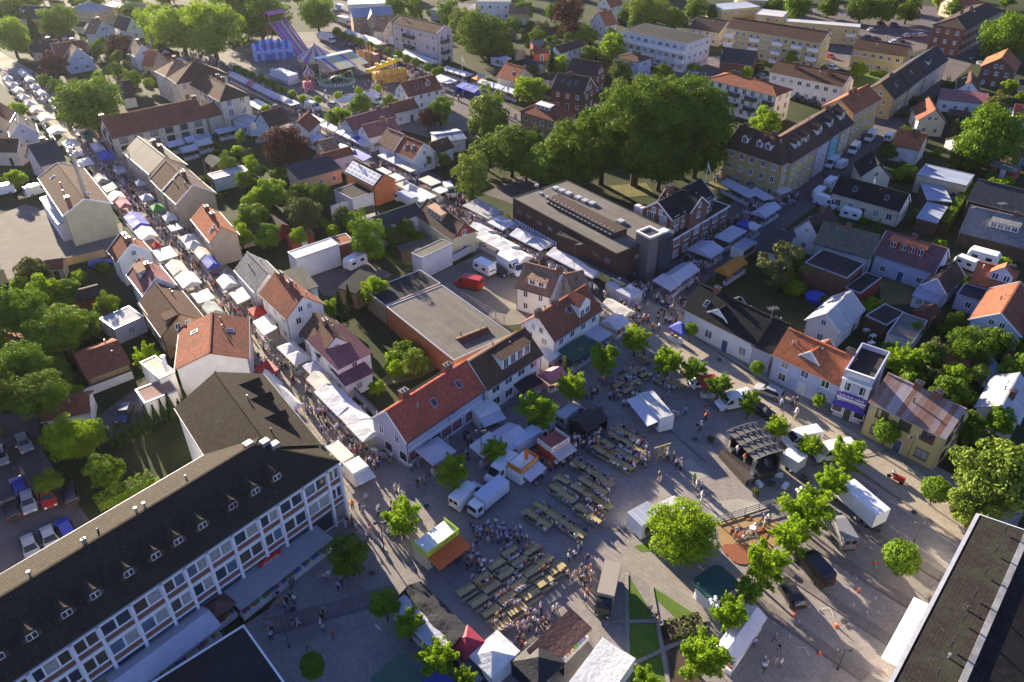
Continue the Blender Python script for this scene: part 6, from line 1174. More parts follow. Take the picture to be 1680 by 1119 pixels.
for t, x, y, L, W, k, cc in [('12', 1035, 650, 7, 4, 'gable', 'lav'), ('12', 950, 712, 3.5, 4, 'slope', 'lav'), ('12', 1188, 505, 5, 5.5, 'gable', 'lav'), ('12', 1342, 412, 7, 3.5, 'flat', 'lav'), ('12', 1432, 352, 3, 3, 'pyr', 'blue'), ('12', 1472, 362, 3, 3, 'pyr', 'white'), ('12', 1558, 268, 7, 3.5, 'gable', 'lav'), ('12', 1345, 612, 7, 3, 'gable', 'orange'), ('12', 1530, 172, 5, 3, 'gable', 'lav'), ('12', 1482, 82, 3, 3, 'pyr', 'blue'), ('12', 1552, 98, 3, 3, 'pyr', 'lav'), ('12', 1360, 45, 6, 3, 'flat', 'grey'), ('13', 135, 132, 6, 3, 'slope', 'white')]:
    dd = D3 if (x, y) not in ((1530, 172), (1482, 82), (1552, 98), (1360, 45)) and t == '12' else (200, 110); stall(t, x, y, *dd, L, W, k, cc, RS)
stall('12', 1395, 135, 200, 100, 9, 3.5, 'gable', 'lav', RS)
FM = 'in the far market row'
for t, x, y, L, W, k, cc in [('B', 1170 + 68 * i, 190 + 25 * i, 5, 3.5, 'gable', 'white') for i in range(5)] + [('C', 20 + 60 * i, 362 + 18 * i, 4.5, 3.5, 'gable', 'white') for i in range(2)] + [('C', 430 + 52 * i, 508 + 20 * i, 4.5, 4, 'gable', 'white') for i in range(5)] + [('C', 800 + 60 * i, 660 + 18 * i, 4, 3.5, 'pyr', 'white') for i in range(4)] + [('C', 1180 + 70 * i, 800 + 22 * i, 4.5, 3.5, ('gable', 'pyr')[i % 2], 'lav') for i in range(5)] + [('C', 740, 765, 6, 4, 'slope', 'lav'), ('C', 810, 780, 4, 4, 'flat', 'white'), ('C', 1150, 735, 4, 3, 'gable', 'clear'), ('C', 1100, 755, 3, 3, 'pyr', 'orange')]:
    stall(t, x, y, 300, 110, L, W, k, cc, FM)
stall('C', 1035, 850, 300, 110, 9, 5, 'gable', 'blue', 'beside the white flagpole on the green', walls=1); stall('C', 1340, 560, 300, 60, 5, 4, 'gable', 'lav', 'in a garden right of the far row')
for x, y in ((1140, 835), (1320, 800)): stall('B', x, y, 300, -90, 7, 3.5, 'gable', 'lav', 'on the near edge of the fairground')
for x, y, cc in ((600, 225, 'lav'), (560, 215, 'white')): stall('01', x * 2, y * 2 - 300, 300, 120, 3, 3, 'pyr', cc, 'behind the fair') if False else None
# in the school yard
for x, y, cc in ((1065, 868, 'lav'), (1175, 840, 'lav'), (1235, 830, 'grey'), (1150, 900, 'lav'), (1240, 862, 'white')): stall('00', x, y, 300, -70, 4, 3.5, 'gable', cc, 'in the school yard')
for x, y in ((1375, 785), (1500, 755), (1570, 735), (1600, 795)): stall('00', x, y, 300, -70, 5, 3, 'flat', 'lav', 'below the cream school front')
# round the square
SQW = 'on the market square'
stall('21', 1097, 690, 300, -180, 4, 4, 'pyr', 'lav', 'in front of the red roofed shop'); stall('I', 720, 875, 300, -190, 5.5, 4.5, 'gable', 'lav', 'before the delivery trucks', walls=1); stall('I', 545, 935, 200, -150, 4, 2.5, 'slope', 'white', 'beside the delivery vans')
stall('22', 410, 75, 300, -190, 6, 3.5, 'slope', 'darkgreen', 'under the market crossing house'); stall('22', 230, 88, 150, -100, 4.5, 3.5, 'gable', 'white', 'at the corner of the brown shop', walls=1); stall('I', 1155, 285, 300, -160, 3.5, 3, 'gable', 'pink', 'near the brown shop corner')
stall('22', 95, 275, 250, -110, 4, 2.5, 'flat', 'black', 'with blue cloth sides before the brown shop'); stall('12', 632, 950, 250, -160, 3.5, 3.5, 'gable', 'lav', 'beside the market crossing house'); stall('12', 525, 1020, 250, -160, 3.5, 3.5, 'flat', 'lav', 'next to the market crossing house wall'); stall('12', 650, 868, 250, 140, 5.5, 3, 'gable', 'cream', 'with netting roof at the crossing')
stall('12', 1035, 985, 200, 110, 3, 3, 'pyr', 'blue', 'in front of the white inn'); stall('I', 1130, 620, 150, -90, 2.5, 2.5, 'flat', 'lav', 'half hidden behind a square tree', walls=4)
stall('22', 470, 500, 250, -160, 4.5, 3.5, 'gable', 'black', 'behind the picnic tables', walls=1)
stall('22', 985, 1055, 250, -120, 3.5, 3.5, 'flat', 'white', 'beside the large dense tree', walls=4); stall('32', 555, 1035, 240, -330, 6.5, 4, 'flat', 'white', 'at the bottom edge', 'white box tent at the bottom edge beside the lawn', walls=4)
# bars at the bottom of the square
stall('G', 330, 400, 290, 290, 9, 3.5, 'gable', 'black', '', 'long black bar tent beside the picnic tables', walls=1); stall('G', 240, 460, 290, 290, 8, 2.5, 'slope', 'lav', '', 'long pale tent roof behind the black bar tent'); stall('G', 583, 605, 150, -120, 3, 3, 'pyr', 'wine', '', 'wine red gazebo at the end of the black bar tent')
stall('G', 780, 710, 150, 140, 3.5, 3.5, 'pyr', 'white', '', 'white walled tent with pale peak at the bottom', walls=4); stall('G', 840, 650, 150, 140, 3.5, 2.5, 'flat', 'white', '', 'flat white awning behind the white walled tent'); stall('G', 1135, 760, 150, -130, 4, 4, 'pyr', 'black', '', 'black gazebo beside the wooden bar', walls=1)
stall('G', 1300, 590, 300, -290, 7, 3, 'slope', 'brown', '', 'long brown roofed bar stall beside the black gazebo'); stall('G', 300, 890, 150, 140, 4, 3, 'flat', 'blue', '', 'blue tarpaulin shelter at the bottom edge'); stall('G', 60, 880, 150, 140, 4, 4, 'flat', 'darkgreen', '', 'dark green shelter at the bottom edge')
stall('E', 820, 730, 120, -170, 7.5, 2.5, 'gable', 'lav', '', 'blue white striped stall under the car park trees')
stall('s', 457, 922, 116, -88, 13, 3.4, 'flat', 'grey', '', 'long grey awning stall along the office block front'); stall('s', 268, 1062, 101, -75, 11, 4, 'gable', 'lav', '', 'long two sided stall in shade below the office block'); stall('s', 357, 990, 101, -75, 3, 2.5, 'pyr', 'brown', '', 'small brown gazebo under the office block')
stall('J', 20, 120, 200, -20, 3, 3, 'flat', 'red', '', 'red and white awning behind the square trees')
# ------------------------------------------------------------------ vehicles
TYRE = plain('tyre', (.02, .02, .02), .85, .2, .1); RIM = plain('rim', (.35, .35, .36), .35, .5, .05, 2, .7); LAMPW = plain('headlight_glass', (.6, .62, .65), .15, .6, .05); LAMPR = plain('taillight_glass', (.35, .01, .01), .25, .5, .05); SCREEN = plain('car_glass', (.02, .025, .03), .05, .7, .1)
PAINTS = {k: plain('paint_' + k, c, .28, .5, .04, .5) for k, c in dict(white=(.7, .7, .69), silver=(.3, .31, .33), black=(.02, .02, .022), red=(.38, .03, .025), blue=(.04, .05, .3), darkblue=(.03, .05, .12), grey=(.18, .18, .19), lightblue=(.42, .47, .58), tan=(.3, .26, .2)).items()}
def ringbody(st):
    """st: (x, half width low, z low, half width belt, z belt, half width roof, z roof)"""
    v = MB(); R = []
    for x, wl, zl, wb, zb, wr, zr in st:
        i = len(v.v); v.v += [(x, -wl, zl), (x, -wb, zb), (x, -wr, zr), (x, wr, zr), (x, wb, zb), (x, wl, zl)]; R.append(i)
    for a, b in zip(R, R[1:]):
        for k in range(6): j = (k + 1) % 6; v.f.append((a + k, b + k, b + j, a + j)); v.m.append(0)
    v.f.append(tuple(R[0] + k for k in (5, 4, 3, 2, 1, 0))); v.m.append(0); v.f.append(tuple(R[-1] + k for k in range(6))); v.m.append(0); return v
def wheel_meshes(r, w):
    a = MB(); a.cyl((0, -w / 2, 0), (0, w / 2, 0), r, n=14); b = MB(); b.cyl((0, -w / 2 - .012, 0), (0, w / 2 + .012, 0), r * .62, n=10); return a.mesh('tyre', TYRE, False, False), b.mesh('rim', RIM, False, False)
VP = {}
def vproto(kind):
    if kind in VP: return VP[kind]
    d = dict(parts=[], wheels=[], wr=.31)
    if kind == 'car':
        st = [(-2.1, .72, .3, .74, .55, .6, .58), (-1.95, .82, .22, .85, .66, .7, .72), (-1.0, .86, .2, .88, .82, .76, .9), (-.35, .86, .2, .88, .88, .62, 1.42), (.9, .86, .2, .88, .9, .63, 1.46), (1.75, .86, .22, .86, .92, .6, 1.3), (2.05, .8, .3, .8, .9, .66, .96), (2.1, .76, .4, .76, .8, .62, .84)]
        d['L'] = 4.2; d['parts'] = [('windscreen', [(-.96, -.72, .93), (-.38, -.6, 1.4), (-.38, .6, 1.4), (-.96, .72, .93)], SCREEN), ('rear_window', [(1.78, .56, 1.28), (1.78, -.56, 1.28), (2.05, -.63, .99), (2.05, .63, .99)], SCREEN)]
        for s in (-1, 1): d['parts'] += [('side_window', [(-.75, s * .87, .93), (1.7, s * .87, .95), (1.45, s * .66, 1.36), (-.2, s * .66, 1.36)], SCREEN), ('headlight', [(-2.12, s * .45, .52), (-2.12, s * .7, .52), (-2.0, s * .74, .7), (-2.0, s * .45, .7)], LAMPW), ('taillight', [(2.115, s * .5, .62), (2.115, s * .74, .62), (2.1, s * .74, .86), (2.1, s * .5, .86)], LAMPR)]
        d['wheels'] = [(-1.32, .8), (1.3, .8)]
    elif kind == 'van':
        st = [(-2.7, .8, .4, .82, .75, .7, .8), (-2.5, .95, .3, .97, .95, .85, 1.05), (-1.95, .98, .28, 1.0, 1.15, .88, 1.25), (-1.25, .98, .28, 1.0, 1.25, .82, 2.15), (-.6, .98, .28, 1.0, 1.3, .86, 2.35), (2.6, .98, .28, 1.0, 1.3, .88, 2.38), (2.72, .95, .35, .97, 1.3, .84, 2.3)]
        d['L'] = 5.4; d['wr'] = .35; d['parts'] = [('windscreen', [(-1.95, -.84, 1.3), (-1.28, -.78, 2.1), (-1.28, .78, 2.1), (-1.95, .84, 1.3)], SCREEN)]
        for s in (-1, 1): d['parts'] += [('side_window', [(-1.6, s * 1.005, 1.35), (-.65, s * 1.005, 1.35), (-.65, s * .91, 1.98), (-1.15, s * .91, 1.98)], SCREEN), ('headlight', [(-2.72, s * .5, .72), (-2.72, s * .78, .72), (-2.5, s * .86, .98), (-2.5, s * .5, .98)], LAMPW), ('taillight', [(2.735, s * .75, .8), (2.735, s * .9, .8), (2.735, s * .88, 1.4), (2.735, s * .75, 1.4)], LAMPR), ('rear_window', [(2.74, s * .1, 1.45), (2.74, s * .72, 1.45), (2.74, s * .68, 2.05), (2.74, s * .1, 2.05)], SCREEN)]
        d['wheels'] = [(-1.75, .92), (1.55, .92)]
    elif kind == 'caravan':
        st = [(-2.3, .9, .5, 1.02, 1.1, .9, 1.9), (-1.9, 1.05, .42, 1.08, 1.2, 1.0, 2.45), (1.9, 1.05, .42, 1.08, 1.2, 1.0, 2.5), (2.3, .95, .5, 1.02, 1.1, .9, 2.1)]
        d['L'] = 4.8; d['parts'] = [('front_window', [(-2.28, -.7, 1.25), (-2.06, -.7, 1.95), (-2.06, .7, 1.95), (-2.28, .7, 1.25)], SCREEN)] + [('side_window', [(x, s * 1.085, 1.3), (x + .9, s * 1.085, 1.3), (x + .9, s * 1.05, 1.85), (x, s * 1.05, 1.85)], SCREEN) for s in (-1, 1) for x in (-1.6, .5)] + [('rear_window', [(2.31, -.7, 1.25), (2.31, .7, 1.25), (2.24, .7, 1.85), (2.24, -.7, 1.85)], SCREEN)]
        d['wheels'] = [(.1, .95)]; d['bar'] = [((-2.2, 0, .5), (-3.2, 0, .5))]
    else:       # lorry: cab and box
        st = [(-3.9, 1.0, .45, 1.05, 1.3, .95, 1.5), (-3.75, 1.08, .4, 1.12, 1.4, .98, 2.4), (-3.0, 1.1, .4, 1.12, 1.4, 1.0, 2.65), (-2.2, 1.1, .4, 1.12, 1.4, 1.0, 2.65)]
        d['L'] = 7.8; d['wr'] = .45; d['box'] = (-2.05, 3.9, 1.22, .95, 3.25)
        d['parts'] = [('windscreen', [(-3.9, -.92, 1.5), (-3.79, -.92, 2.3), (-3.79, .92, 2.3), (-3.9, .92, 1.5)], SCREEN)] + [('side_window', [(-3.55, s * 1.125, 1.45), (-2.5, s * 1.125, 1.45), (-2.5, s * 1.03, 2.35), (-3.5, s * 1.03, 2.35)], SCREEN) for s in (-1, 1)] + [('headlight', [(-3.92, s * .6, .7), (-3.92, s * .95, .7), (-3.92, s * .95, .95), (-3.92, s * .6, .95)], LAMPW) for s in (-1, 1)]
        d['wheels'] = [(-3.0, 1.0), (1.8, 1.0), (2.8, 1.0)]
    d['body'] = ringbody(st).mesh('body', PAINTS['white'], False, False); d['pm'] = []
    for n, q, m in d['parts']:
        v = MB(); v.face(q); v.face(q[::-1]); cen = sum((Vector(p) for p in q), Vector()) / 4; nrm = (Vector(q[1]) - Vector(q[0])).cross(Vector(q[2]) - Vector(q[0])).normalized()
        if nrm.dot(cen - Vector((0, 0, 1.0))) < 0: nrm = -nrm
        v.v = [tuple(Vector(p) + nrm * (.02 if i < 4 else .012)) for i, p in enumerate(v.v)]; d['pm'].append((n, v.mesh(n, m, False, False)))
    for n, xb in (('front_bumper', -d['L'] / 2 - .04), ('rear_bumper', d['L'] / 2 - .06)):
        v = MB(); v.box(xb, xb + .14, -.78, .78, .32, .55); d['pm'].append((n, v.mesh(n, DARKM, False, False)))
    if kind in ('car', 'van'):
        for sx in (-1, 1): v = MB(); v.box(-.95 if kind == 'car' else -1.7, -.78 if kind == 'car' else -1.5, sx * 1.0 - .1, sx * 1.0 + .1, .95 if kind == 'car' else 1.35, 1.1 if kind == 'car' else 1.65); d['pm'].append(('wing_mirror', v.mesh('wing_mirror', DARKM, False, False)))
        v = MB(); v.box(-d['L'] * .3, d['L'] * .28, -.9 if kind == 'car' else -1.01, .9 if kind == 'car' else 1.01, .24, .36); d['pm'].append(('sill', v.mesh('sill', DARKM, False, False)))
    d['wm'] = wheel_meshes(d['wr'], .22)
    if 'box' in d:
        x0, x1, w, z0, z1 = d['box']; v = MB(); v.box(x0, x1, -w, w, z0, z1); d['bm'] = v.mesh('cargo_box', PAINTS['white'], False, False); v = MB(); v.box(x0 - .3, x1, -.5, .5, .55, .94); d['cm'] = v.mesh('chassis', DARKM, False, False)
    VP[kind] = d; return d
def vehicle(kind, paint, label, t, x, y, x2, y2, h=.8, sc=1.0, box=None):
    """x,y: middle of it in the photo; x2,y2: a photo point straight ahead of its nose"""
    d = vproto(kind); c = G(t, x, y, h); e = G(t, x2, y2, h); f = (e - c).normalized(); ang = math.atan2(-f.y, -f.x)
    o = thing({'car': 'car', 'van': 'van', 'caravan': 'caravan', 'lorry': 'lorry'}[kind], label, {'car': 'car', 'van': 'van', 'caravan': 'caravan', 'lorry': 'lorry'}[kind], (c.x, c.y, .04), ang, 'parked vehicles'); o.scale = (sc, sc, sc)
    b = link('body', d['body'], o); setmat(b, 0, PAINTS[paint])
    for n, m in d['pm']: link(n, m, o)
    for wx, wy in d['wheels']:
        for s in (-1, 1): w = link('wheel', d['wm'][0], o, (wx, s * wy * .98, d['wr'])); link('rim', d['wm'][1], w)
    if 'bm' in d: q = link('cargo_box', d['bm'], o); setmat(q, 0, PAINTS[box or 'white']); link('chassis', d['cm'], o)
    for a_, b_ in d.get('bar', ()): v = MB(); v.beam(a_, b_, .08); v.cyl((b_[0], 0, 0), (b_[0], 0, .5), .05, n=6); obj('tow_bar', v, METAL, o)
    addrect(c, ang, d['L'] / 2 * sc, 1.0 * sc); return o
V = vehicle
# left car park and courts
V('car', 'silver', 'silver car alone at the top of the left car park', '20', 145, 655, 170, 710); V('car', 'silver', 'pale car cut off by the left edge', '20', 0, 735, 15, 790); V('car', 'blue', 'dark blue car above the silver one in the left car park', '20', 115, 915, 90, 860); V('car', 'red', 'red car in the left car park', '20', 290, 985, 310, 1050); V('car', 'silver', 'silver estate car between the red and the dark car', '20', 172, 1015, 185, 1080); V('car', 'black', 'dark car beside the silver estate at the left edge', '20', 65, 1050, 40, 980)
V('car', 'black', 'black car in shade under the car park trees', '20', 425, 955, 410, 905); V('car', 'silver', 'pale silver car close to the sunlit roof edge', '30', 185, 290, 205, 350); V('car', 'silver', 'pale blue car partly behind the sunlit roof edge', '30', 305, 235, 320, 275); V('car', 'blue', 'blue car partly behind the sunlit roof edge', '30', 400, 175, 380, 140); V('car', 'darkblue', 'dark blue car in the back court', '20', 760, 470, 730, 540)
V('van', 'white', 'white van behind the mast workshop', '10', 230, 160, 300, 140); V('van', 'white', 'white van at the left edge below the slate house', '10', 10, 165, -60, 180); V('car', 'blue', 'blue car in the garden below the car yard wall', '10', 612, 598, 650, 590)
V('caravan', 'white', 'white caravan in the yard beside the white walled shed', '11', 608, 605, 560, 630); V('caravan', 'white', 'white caravan in the inner courtyard', '11', 1398, 640, 1350, 615); V('van', 'red', 'red van unloading in the inner courtyard', '11', 1300, 720, 1215, 700, 1.0); V('car', 'black', 'black car between the caravan and the white van', '11', 1488, 645, 1530, 668); V('van', 'white', 'long white van in the inner courtyard', '11', 1560, 620, 1620, 655, 1.1, 1.15); V('van', 'white', 'white van squeezed behind the courtyard stalls', '12', 20, 625, 60, 660, 1.1)
V('van', 'white', 'white truck cab among the middle street stalls', 'Q', 1105, 412, 1130, 450, 1.0); V('lorry', 'white', 'pale blue box lorry behind the white market tents', 'Q', 700, 470, 640, 440, 1.6, .8, 'lightblue')
# top right street and car parks
V('van', 'white', 'white van parked along the coloured town houses', '03', 600, 915, 570, 950); V('van', 'white', 'white van further up the coloured street', '03', 700, 840, 670, 870); V('van', 'white', 'small white van at the crossing', '03', 815, 840, 835, 815, .8, .9); V('van', 'white', 'white van with trailer below the yellow corner building', '03', 462, 1000, 425, 1030); V('caravan', 'white', 'white trailer in front of the van at the yellow corner building', '03', 525, 1005, 500, 1020, 1, .8)
V('van', 'white', 'white van beside the long black roofed house', '13', 430, 235, 500, 260); V('caravan', 'white', 'white box trailer, upper of two in the side street', '13', 455, 110, 430, 130, 1.2, .9); V('caravan', 'white', 'white box trailer, lower of two in the side street', '13', 388, 172, 360, 195, 1.2, .9); V('caravan', 'white', 'white caravan with awning near the black roofed house', '13', 582, 300, 620, 310, 1.2, .9); V('caravan', 'white', 'white motorhome behind the purple red roof', '13', 1390, 575, 1320, 555, 1.3, 1.2); V('caravan', 'white', 'white caravan roof left of the motorhome', '13', 1290, 600, 1240, 580, 1.2, .9)
for i, (x, y, pc, lb) in enumerate(((715, 180, 'silver', 'silver car nearest the flat yellow block'), (690, 225, 'black', 'dark car beside the flat yellow block'), (735, 235, 'black', 'dark car in the lower row of the upper right car park'), (850, 255, 'lightblue', 'pale blue car in the upper right car park'), (880, 240, 'grey', 'grey car behind the pale blue one'), (930, 215, 'white', 'white car in the far row of the upper right car park'), (975, 215, 'silver', 'silver car in the far row of the upper right car park'), (1015, 212, 'white', 'white car at the end of the far row'), (770, 145, 'black', 'black car under the upper right trees'), (850, 150, 'darkblue', 'dark blue car under the upper right trees'), (620, 245, 'white', 'white car behind the short yellow block'), (470, 410, 'white', 'white car above the round lawn tree'), (455, 340, 'red', 'red car below the long yellow block'), (1325, 365, 'black', 'black car in shade by the brick apartment block'), (1395, 315, 'black', 'black car up the shaded street by the brick block'), (1390, 390, 'silver', 'silver car at the corner of the brick house'), (270, 600, 'black', 'black car beside the red hipped block'), (355, 625, 'black', 'dark car by the white two storey block'), (50, 465, 'grey', 'grey car left of the white two storey block'))):
    V('car', pc, lb, '03', x, y, x + 60, y - 5 if i < 8 else y + 20)
for x, y, pc, lb in ((940, 400, 'white', 'white car in front of the grey villa'), (890, 400, 'white', 'pale car left of the white car by the grey villa'), (1120, 440, 'white', 'white car beside the hedge below the grey block'), (1180, 460, 'black', 'black car on the drive of the red hipped block'), (1145, 555, 'white', 'white car behind the huge tree'), (1300, 150, 'silver', 'silver car in front of the long yellow block'), (530, 150, 'blue', 'small blue car by the orange roofed twin house')): V('car', pc, lb, '02', x, y, x + 60, y + 15)
for x, y, k, pc, lb in ((515, 45, 'caravan', 'white', 'white caravan in the goods yard behind the great limes'), (440, 60, 'caravan', 'white', 'white showman caravan beside the great limes'), (450, 100, 'caravan', 'white', 'second white showman caravan beside the great limes'), (545, 135, 'lorry', 'white', 'white lorry in front of the tan brick hall'), (435, 240, 'lorry', 'white', 'white showman lorry behind the striped carousel'), (800, 250, 'caravan', 'white', 'white caravan below the pale pink block'), (870, 270, 'lorry', 'white', 'white lorry parked below the pale pink block'), (945, 300, 'van', 'white', 'white van below the pale pink block'), (1050, 335, 'van', 'white', 'white van at the right corner of the pink block'), (475, 632, 'car', 'silver', 'silver car at the near edge of the fair'), (350, 648, 'van', 'white', 'white van at the near edge of the fair'), (735, 612, 'van', 'white', 'white van behind the green hedge near the fair')): V(k, pc, lb, '01', x, y, x + 60, y + 14, 1.1, .95)
# the square
V('van', 'silver', 'silver van beside the black market tent', '22', 360, 480, 420, 430, 1.2); V('lorry', 'white', 'pale grey box lorry next to the red grill kiosk', 'I', 935, 880, 1070, 800, 1.8, .8, 'lightblue'); V('van', 'white', 'white van left of the white snack kiosk', '21', 1500, 815, 1440, 870, 1.2); V('van', 'white', 'white van behind the blue trimmed market lorry', '21', 1290, 965, 1370, 895, 1.2, .95); V('lorry', 'white', 'pale blue trimmed market lorry beside the picnic tables', '21', 1420, 975, 1290, 1080, 1.8, .78, 'lightblue')
V('van', 'white', 'white van parked under the square trees on the right', 'J', 245, 315, 130, 340, 1.2); V('car', 'silver', 'silver estate van on the cobbled street', 'J', 575, 225, 490, 190, .9, 1.08); V('car', 'black', 'black car behind the feathery tree on the right', 'J', 500, 400, 560, 430); V('van', 'white', 'white van behind the stage roof', 'J', 870, 655, 700, 690, 1.2); V('van', 'white', 'white high roofed van right of the stage', 'J', 1160, 780, 1010, 800, 1.2, 1.05); V('car', 'white', 'white car with red striped roof behind the trees', '22', 1165, 285, 1220, 275)
V('lorry', 'white', 'long white trailer lorry by the cobbled street', '23', 620, 1000, 480, 880, 2.0, .98); V('lorry', 'black', 'black food lorry with open tan box beside the lawn', '32', 585, 545, 545, 720, 1.6, .8, 'tan'); V('car', 'black', 'black estate car in the right car park', '33', 215, 565, 175, 500); V('van', 'grey', 'dark van in the shade of the right car park', '33', 510, 190, 480, 140, .9); V('van', 'black', 'dark van with pale tail under the car park trees', '33', 350, 410, 300, 350, .9); V('van', 'black', 'dark van in front of the white walled tent', 'G', 610, 840, 660, 900, .9, .9)
# ------------------------------------------------------------------ kiosks
def kiosk(label, t, P, Q, w, h, wall, roof, awn=None, band=None, sides=1, aw=1.6, text=None, name='food_kiosk'):
    p, q = G(t, *P, h), G(t, *Q, h); d = q - p; L = d.length; d /= L; n = Vector((-d.y, d.x)); c = p + d * L / 2 + n * w / 2; ang = math.atan2(d.y, d.x); a, b = L / 2, w / 2
    o = thing(name, label, 'kiosk', (c.x, c.y, 0), ang, 'food kiosks'); addrect(c, ang, a, b + .5)
    v = MB(); v.box(-a, a, -b, b, .35, h - .05); obj('cabin', v, wall, o); v = MB(); v.box(-a + .08, a - .08, -b + .08, b - .08, h - .05, h + .04); obj('roof', v, roof, o)
    v = MB(); v.box(-a + .5, a - .5, -b - .03, -b + .02, 1.2, 2.2); obj('serving_hatch', v, plain('hatch_dark', (.06, .05, .045), .6), o); v = MB(); v.box(-a + .4, a - .4, -b - .4, -b - .04, 1.08, 1.16); obj('counter', v, METAL, o)
    for sx in (-1, 1): w_ = MB(); w_.cyl((sx * a * .4, -b + .1, .3), (sx * a * .4, -b + .3, .3), .3, n=12); obj('wheel', w_, TYRE, o)
    for sx in (-1, 1): w_ = MB(); w_.cyl((sx * a * .4, b - .3, .3), (sx * a * .4, b - .1, .3), .3, n=12); obj('wheel', w_, TYRE, o)
    if band:
        for nm, bb in (('sign_board', (-a, a, -b - .08, -b - .02)), ('sign_board', (-a - .06, -a, -b - .08, b)), ('sign_board', (a, a + .06, -b - .08, b))): v = MB(); v.box(bb[0], bb[1], bb[2], bb[3], h - .35, h + .55, 0); obj(nm, v, band, o)
        if text is not None:
            v = MB(); r = random.Random(4)
            for k in range(int(L / .3) - 2): v.box(-a + .4 + k * .3, -a + .4 + k * .3 + r.uniform(.1, .2), -b - .1, -b - .081, h - .15, h + r.uniform(.12, .28))
            s_ = obj('sign_lettering', v, text, o); s_['kind'] = 'stuff'
    if awn: v = MB(); v.slab([(-a, -b - aw, h - .75), (a, -b - aw, h - .75), (a, -b - .1, h - .38), (-a, -b - .1, h - .38)], .05); obj('awning', v, awn, o)
    return o
LIME = plain('lime_sign', (.42, .55, .06), .5); ORAN = clothm('kiosk_orange', (.75, .14, .02), .15)
k1 = kiosk('yellow green kiosk with orange awning on the square', '31', (1045, 345), (1238, 200), 2.6, 3.0, wallm('paleyellow'), plain('white_roof', (.7, .69, .66), .5), ORAN, LIME, text=plain('brown_print', (.3, .12, .05), .6), aw=2.2)
kiosk('red grill kiosk with white striped hatch next to the grey lorry', 'S', (790, 560), (1060, 390), 2.8, 2.9, plain('red_cabin', (.5, .06, .04), .5), plain('red_roof_paint', (.3, .07, .06), .6), clothm('stripe_white', (.7, .6, .58)), plain('cream_board', (.65, .6, .5), .5), text=plain('red_print', (.45, .05, .03), .6))
kiosk('white snack kiosk with orange flag behind the queue', 'S', (325, 885), (580, 670), 2.4, 2.8, wallm('white'), plain('white_roof', (.7, .69, .66), .5), CLM['lav'], plain('orange_band', (.5, .18, .04), .5), text=plain('yellow_print', (.7, .5, .1), .6))
kiosk('white food trailer with open shutters in the middle of the square', '22', (778, 352), (908, 512), 2.3, 2.9, wallm('white'), roofm('lightgrey', 'metal'), CLM['lav'], None, aw=2.0)
kiosk('white sales trailer in front of the red roofed shop', '21', (1365, 500), (1498, 448), 3.0, 2.7, wallm('white'), plain('white_roof', (.7, .69, .66), .5), CLM['lav'], None)
kiosk('white kiosk with open front at the foot of the office block', '21', (595, 850), (690, 800), 2.6, 2.8, wallm('white'), plain('white_roof', (.7, .69, .66), .5), CLM['white'], None)
kiosk('white cold store container with blue striped roof beside the dense tree', '32', (800, 165), (925, 95), 2.8, 2.8, wallm('white'), roofm('bluegrey', 'metal'), None, None, name='store_container')
kiosk('white container kiosk beside the orange stall', '12', (1415, 525), (1500, 470), 2.6, 2.7, wallm('white'), roofm('bluegrey', 'metal'), None, None, name='store_container')
# green roofed transformer kiosk beside the playground
c = G('E', 625, 350, 2.6); o = thing('transformer_kiosk', 'rounded grey hut with flat dark green roof by the playground', 'hut', (c.x, c.y, 0), rad(35)); addrect(c, rad(35), 2.2, 1.8)
def rounded(hx, hy, r, z0, z1):
    v = MB(); P = []
    for cx, cy, a0 in ((hx - r, hy - r, 0), (-hx + r, hy - r, 90), (-hx + r, -hy + r, 180), (hx - r, -hy + r, 270)): P += [(cx + r * math.cos(rad(a0 + k * 22.5)), cy + r * math.sin(rad(a0 + k * 22.5))) for k in range(5)]
    v.slab([(x, y, z1) for x, y in P], z1 - z0); return v
obj('body', rounded(1.9, 1.5, .8, 0, 2.35), wallm('palegrey'), o); obj('roof', rounded(2.25, 1.8, .9, 2.35, 2.6), plain('green_roof', (.02, .07, .055), .5), o); v = MB(); v.box(-.5, .5, -1.56, -1.51, .1, 2.0); obj('door', v, DARKM, o)
# ------------------------------------------------------------------ stage
p, q = G('K', 1090, 215, 5.0), G('K', 880, -40, 5.0); c1 = G('J', 440, 865, 4.6); c2 = G('J', 185, 600, 4.6); c3 = G('J', 735, 790, 4.6)
d = (c1 - c2); L = d.length; d /= L; ang = math.atan2(d.y, d.x); n = Vector((-d.y, d.x)); W = (c3 - c1).dot(n); c = (c1 + c2) / 2 + n * W / 2; a, b = L / 2, W / 2
stg = thing('stage', 'black concert stage with dark panelled roof on the square', 'stage', (c.x, c.y, 0), ang); addrect(c, ang, a + .6, b + .6)
v = MB(); v.box(-a, a, -b - .6, b, 0, 1.1); obj('platform', v, plain('stage_black', (.06, .05, .045), .8, .2, .4, 3), stg)
SR = plain('stage_roof_film', (.13, .12, .105), .5, .4, .35, .8); RIB = plain('stage_rib', (.17, .155, .14), .5)
nx, ny = 4, 5; seg = []
for j in range(ny):
    for i in range(nx):
        x0, x1 = -a + L * i / nx, -a + L * (i + 1) / nx; y0, y1 = -b + W * j / ny, -b + W * (j + 1) / ny; z = lambda y: 4.5 + .3 * (1 - (y / b) ** 2)
        v = MB(); v.slab([(x0 + .06, y0 + .06, z(y0)), (x1 - .06, y0 + .06, z(y0)), (x1 - .06, y1 - .06, z(y1) - .12), (x0 + .06, y1 - .06, z(y1) - .12)], .05); obj('roof_panel', v, SR, stg)
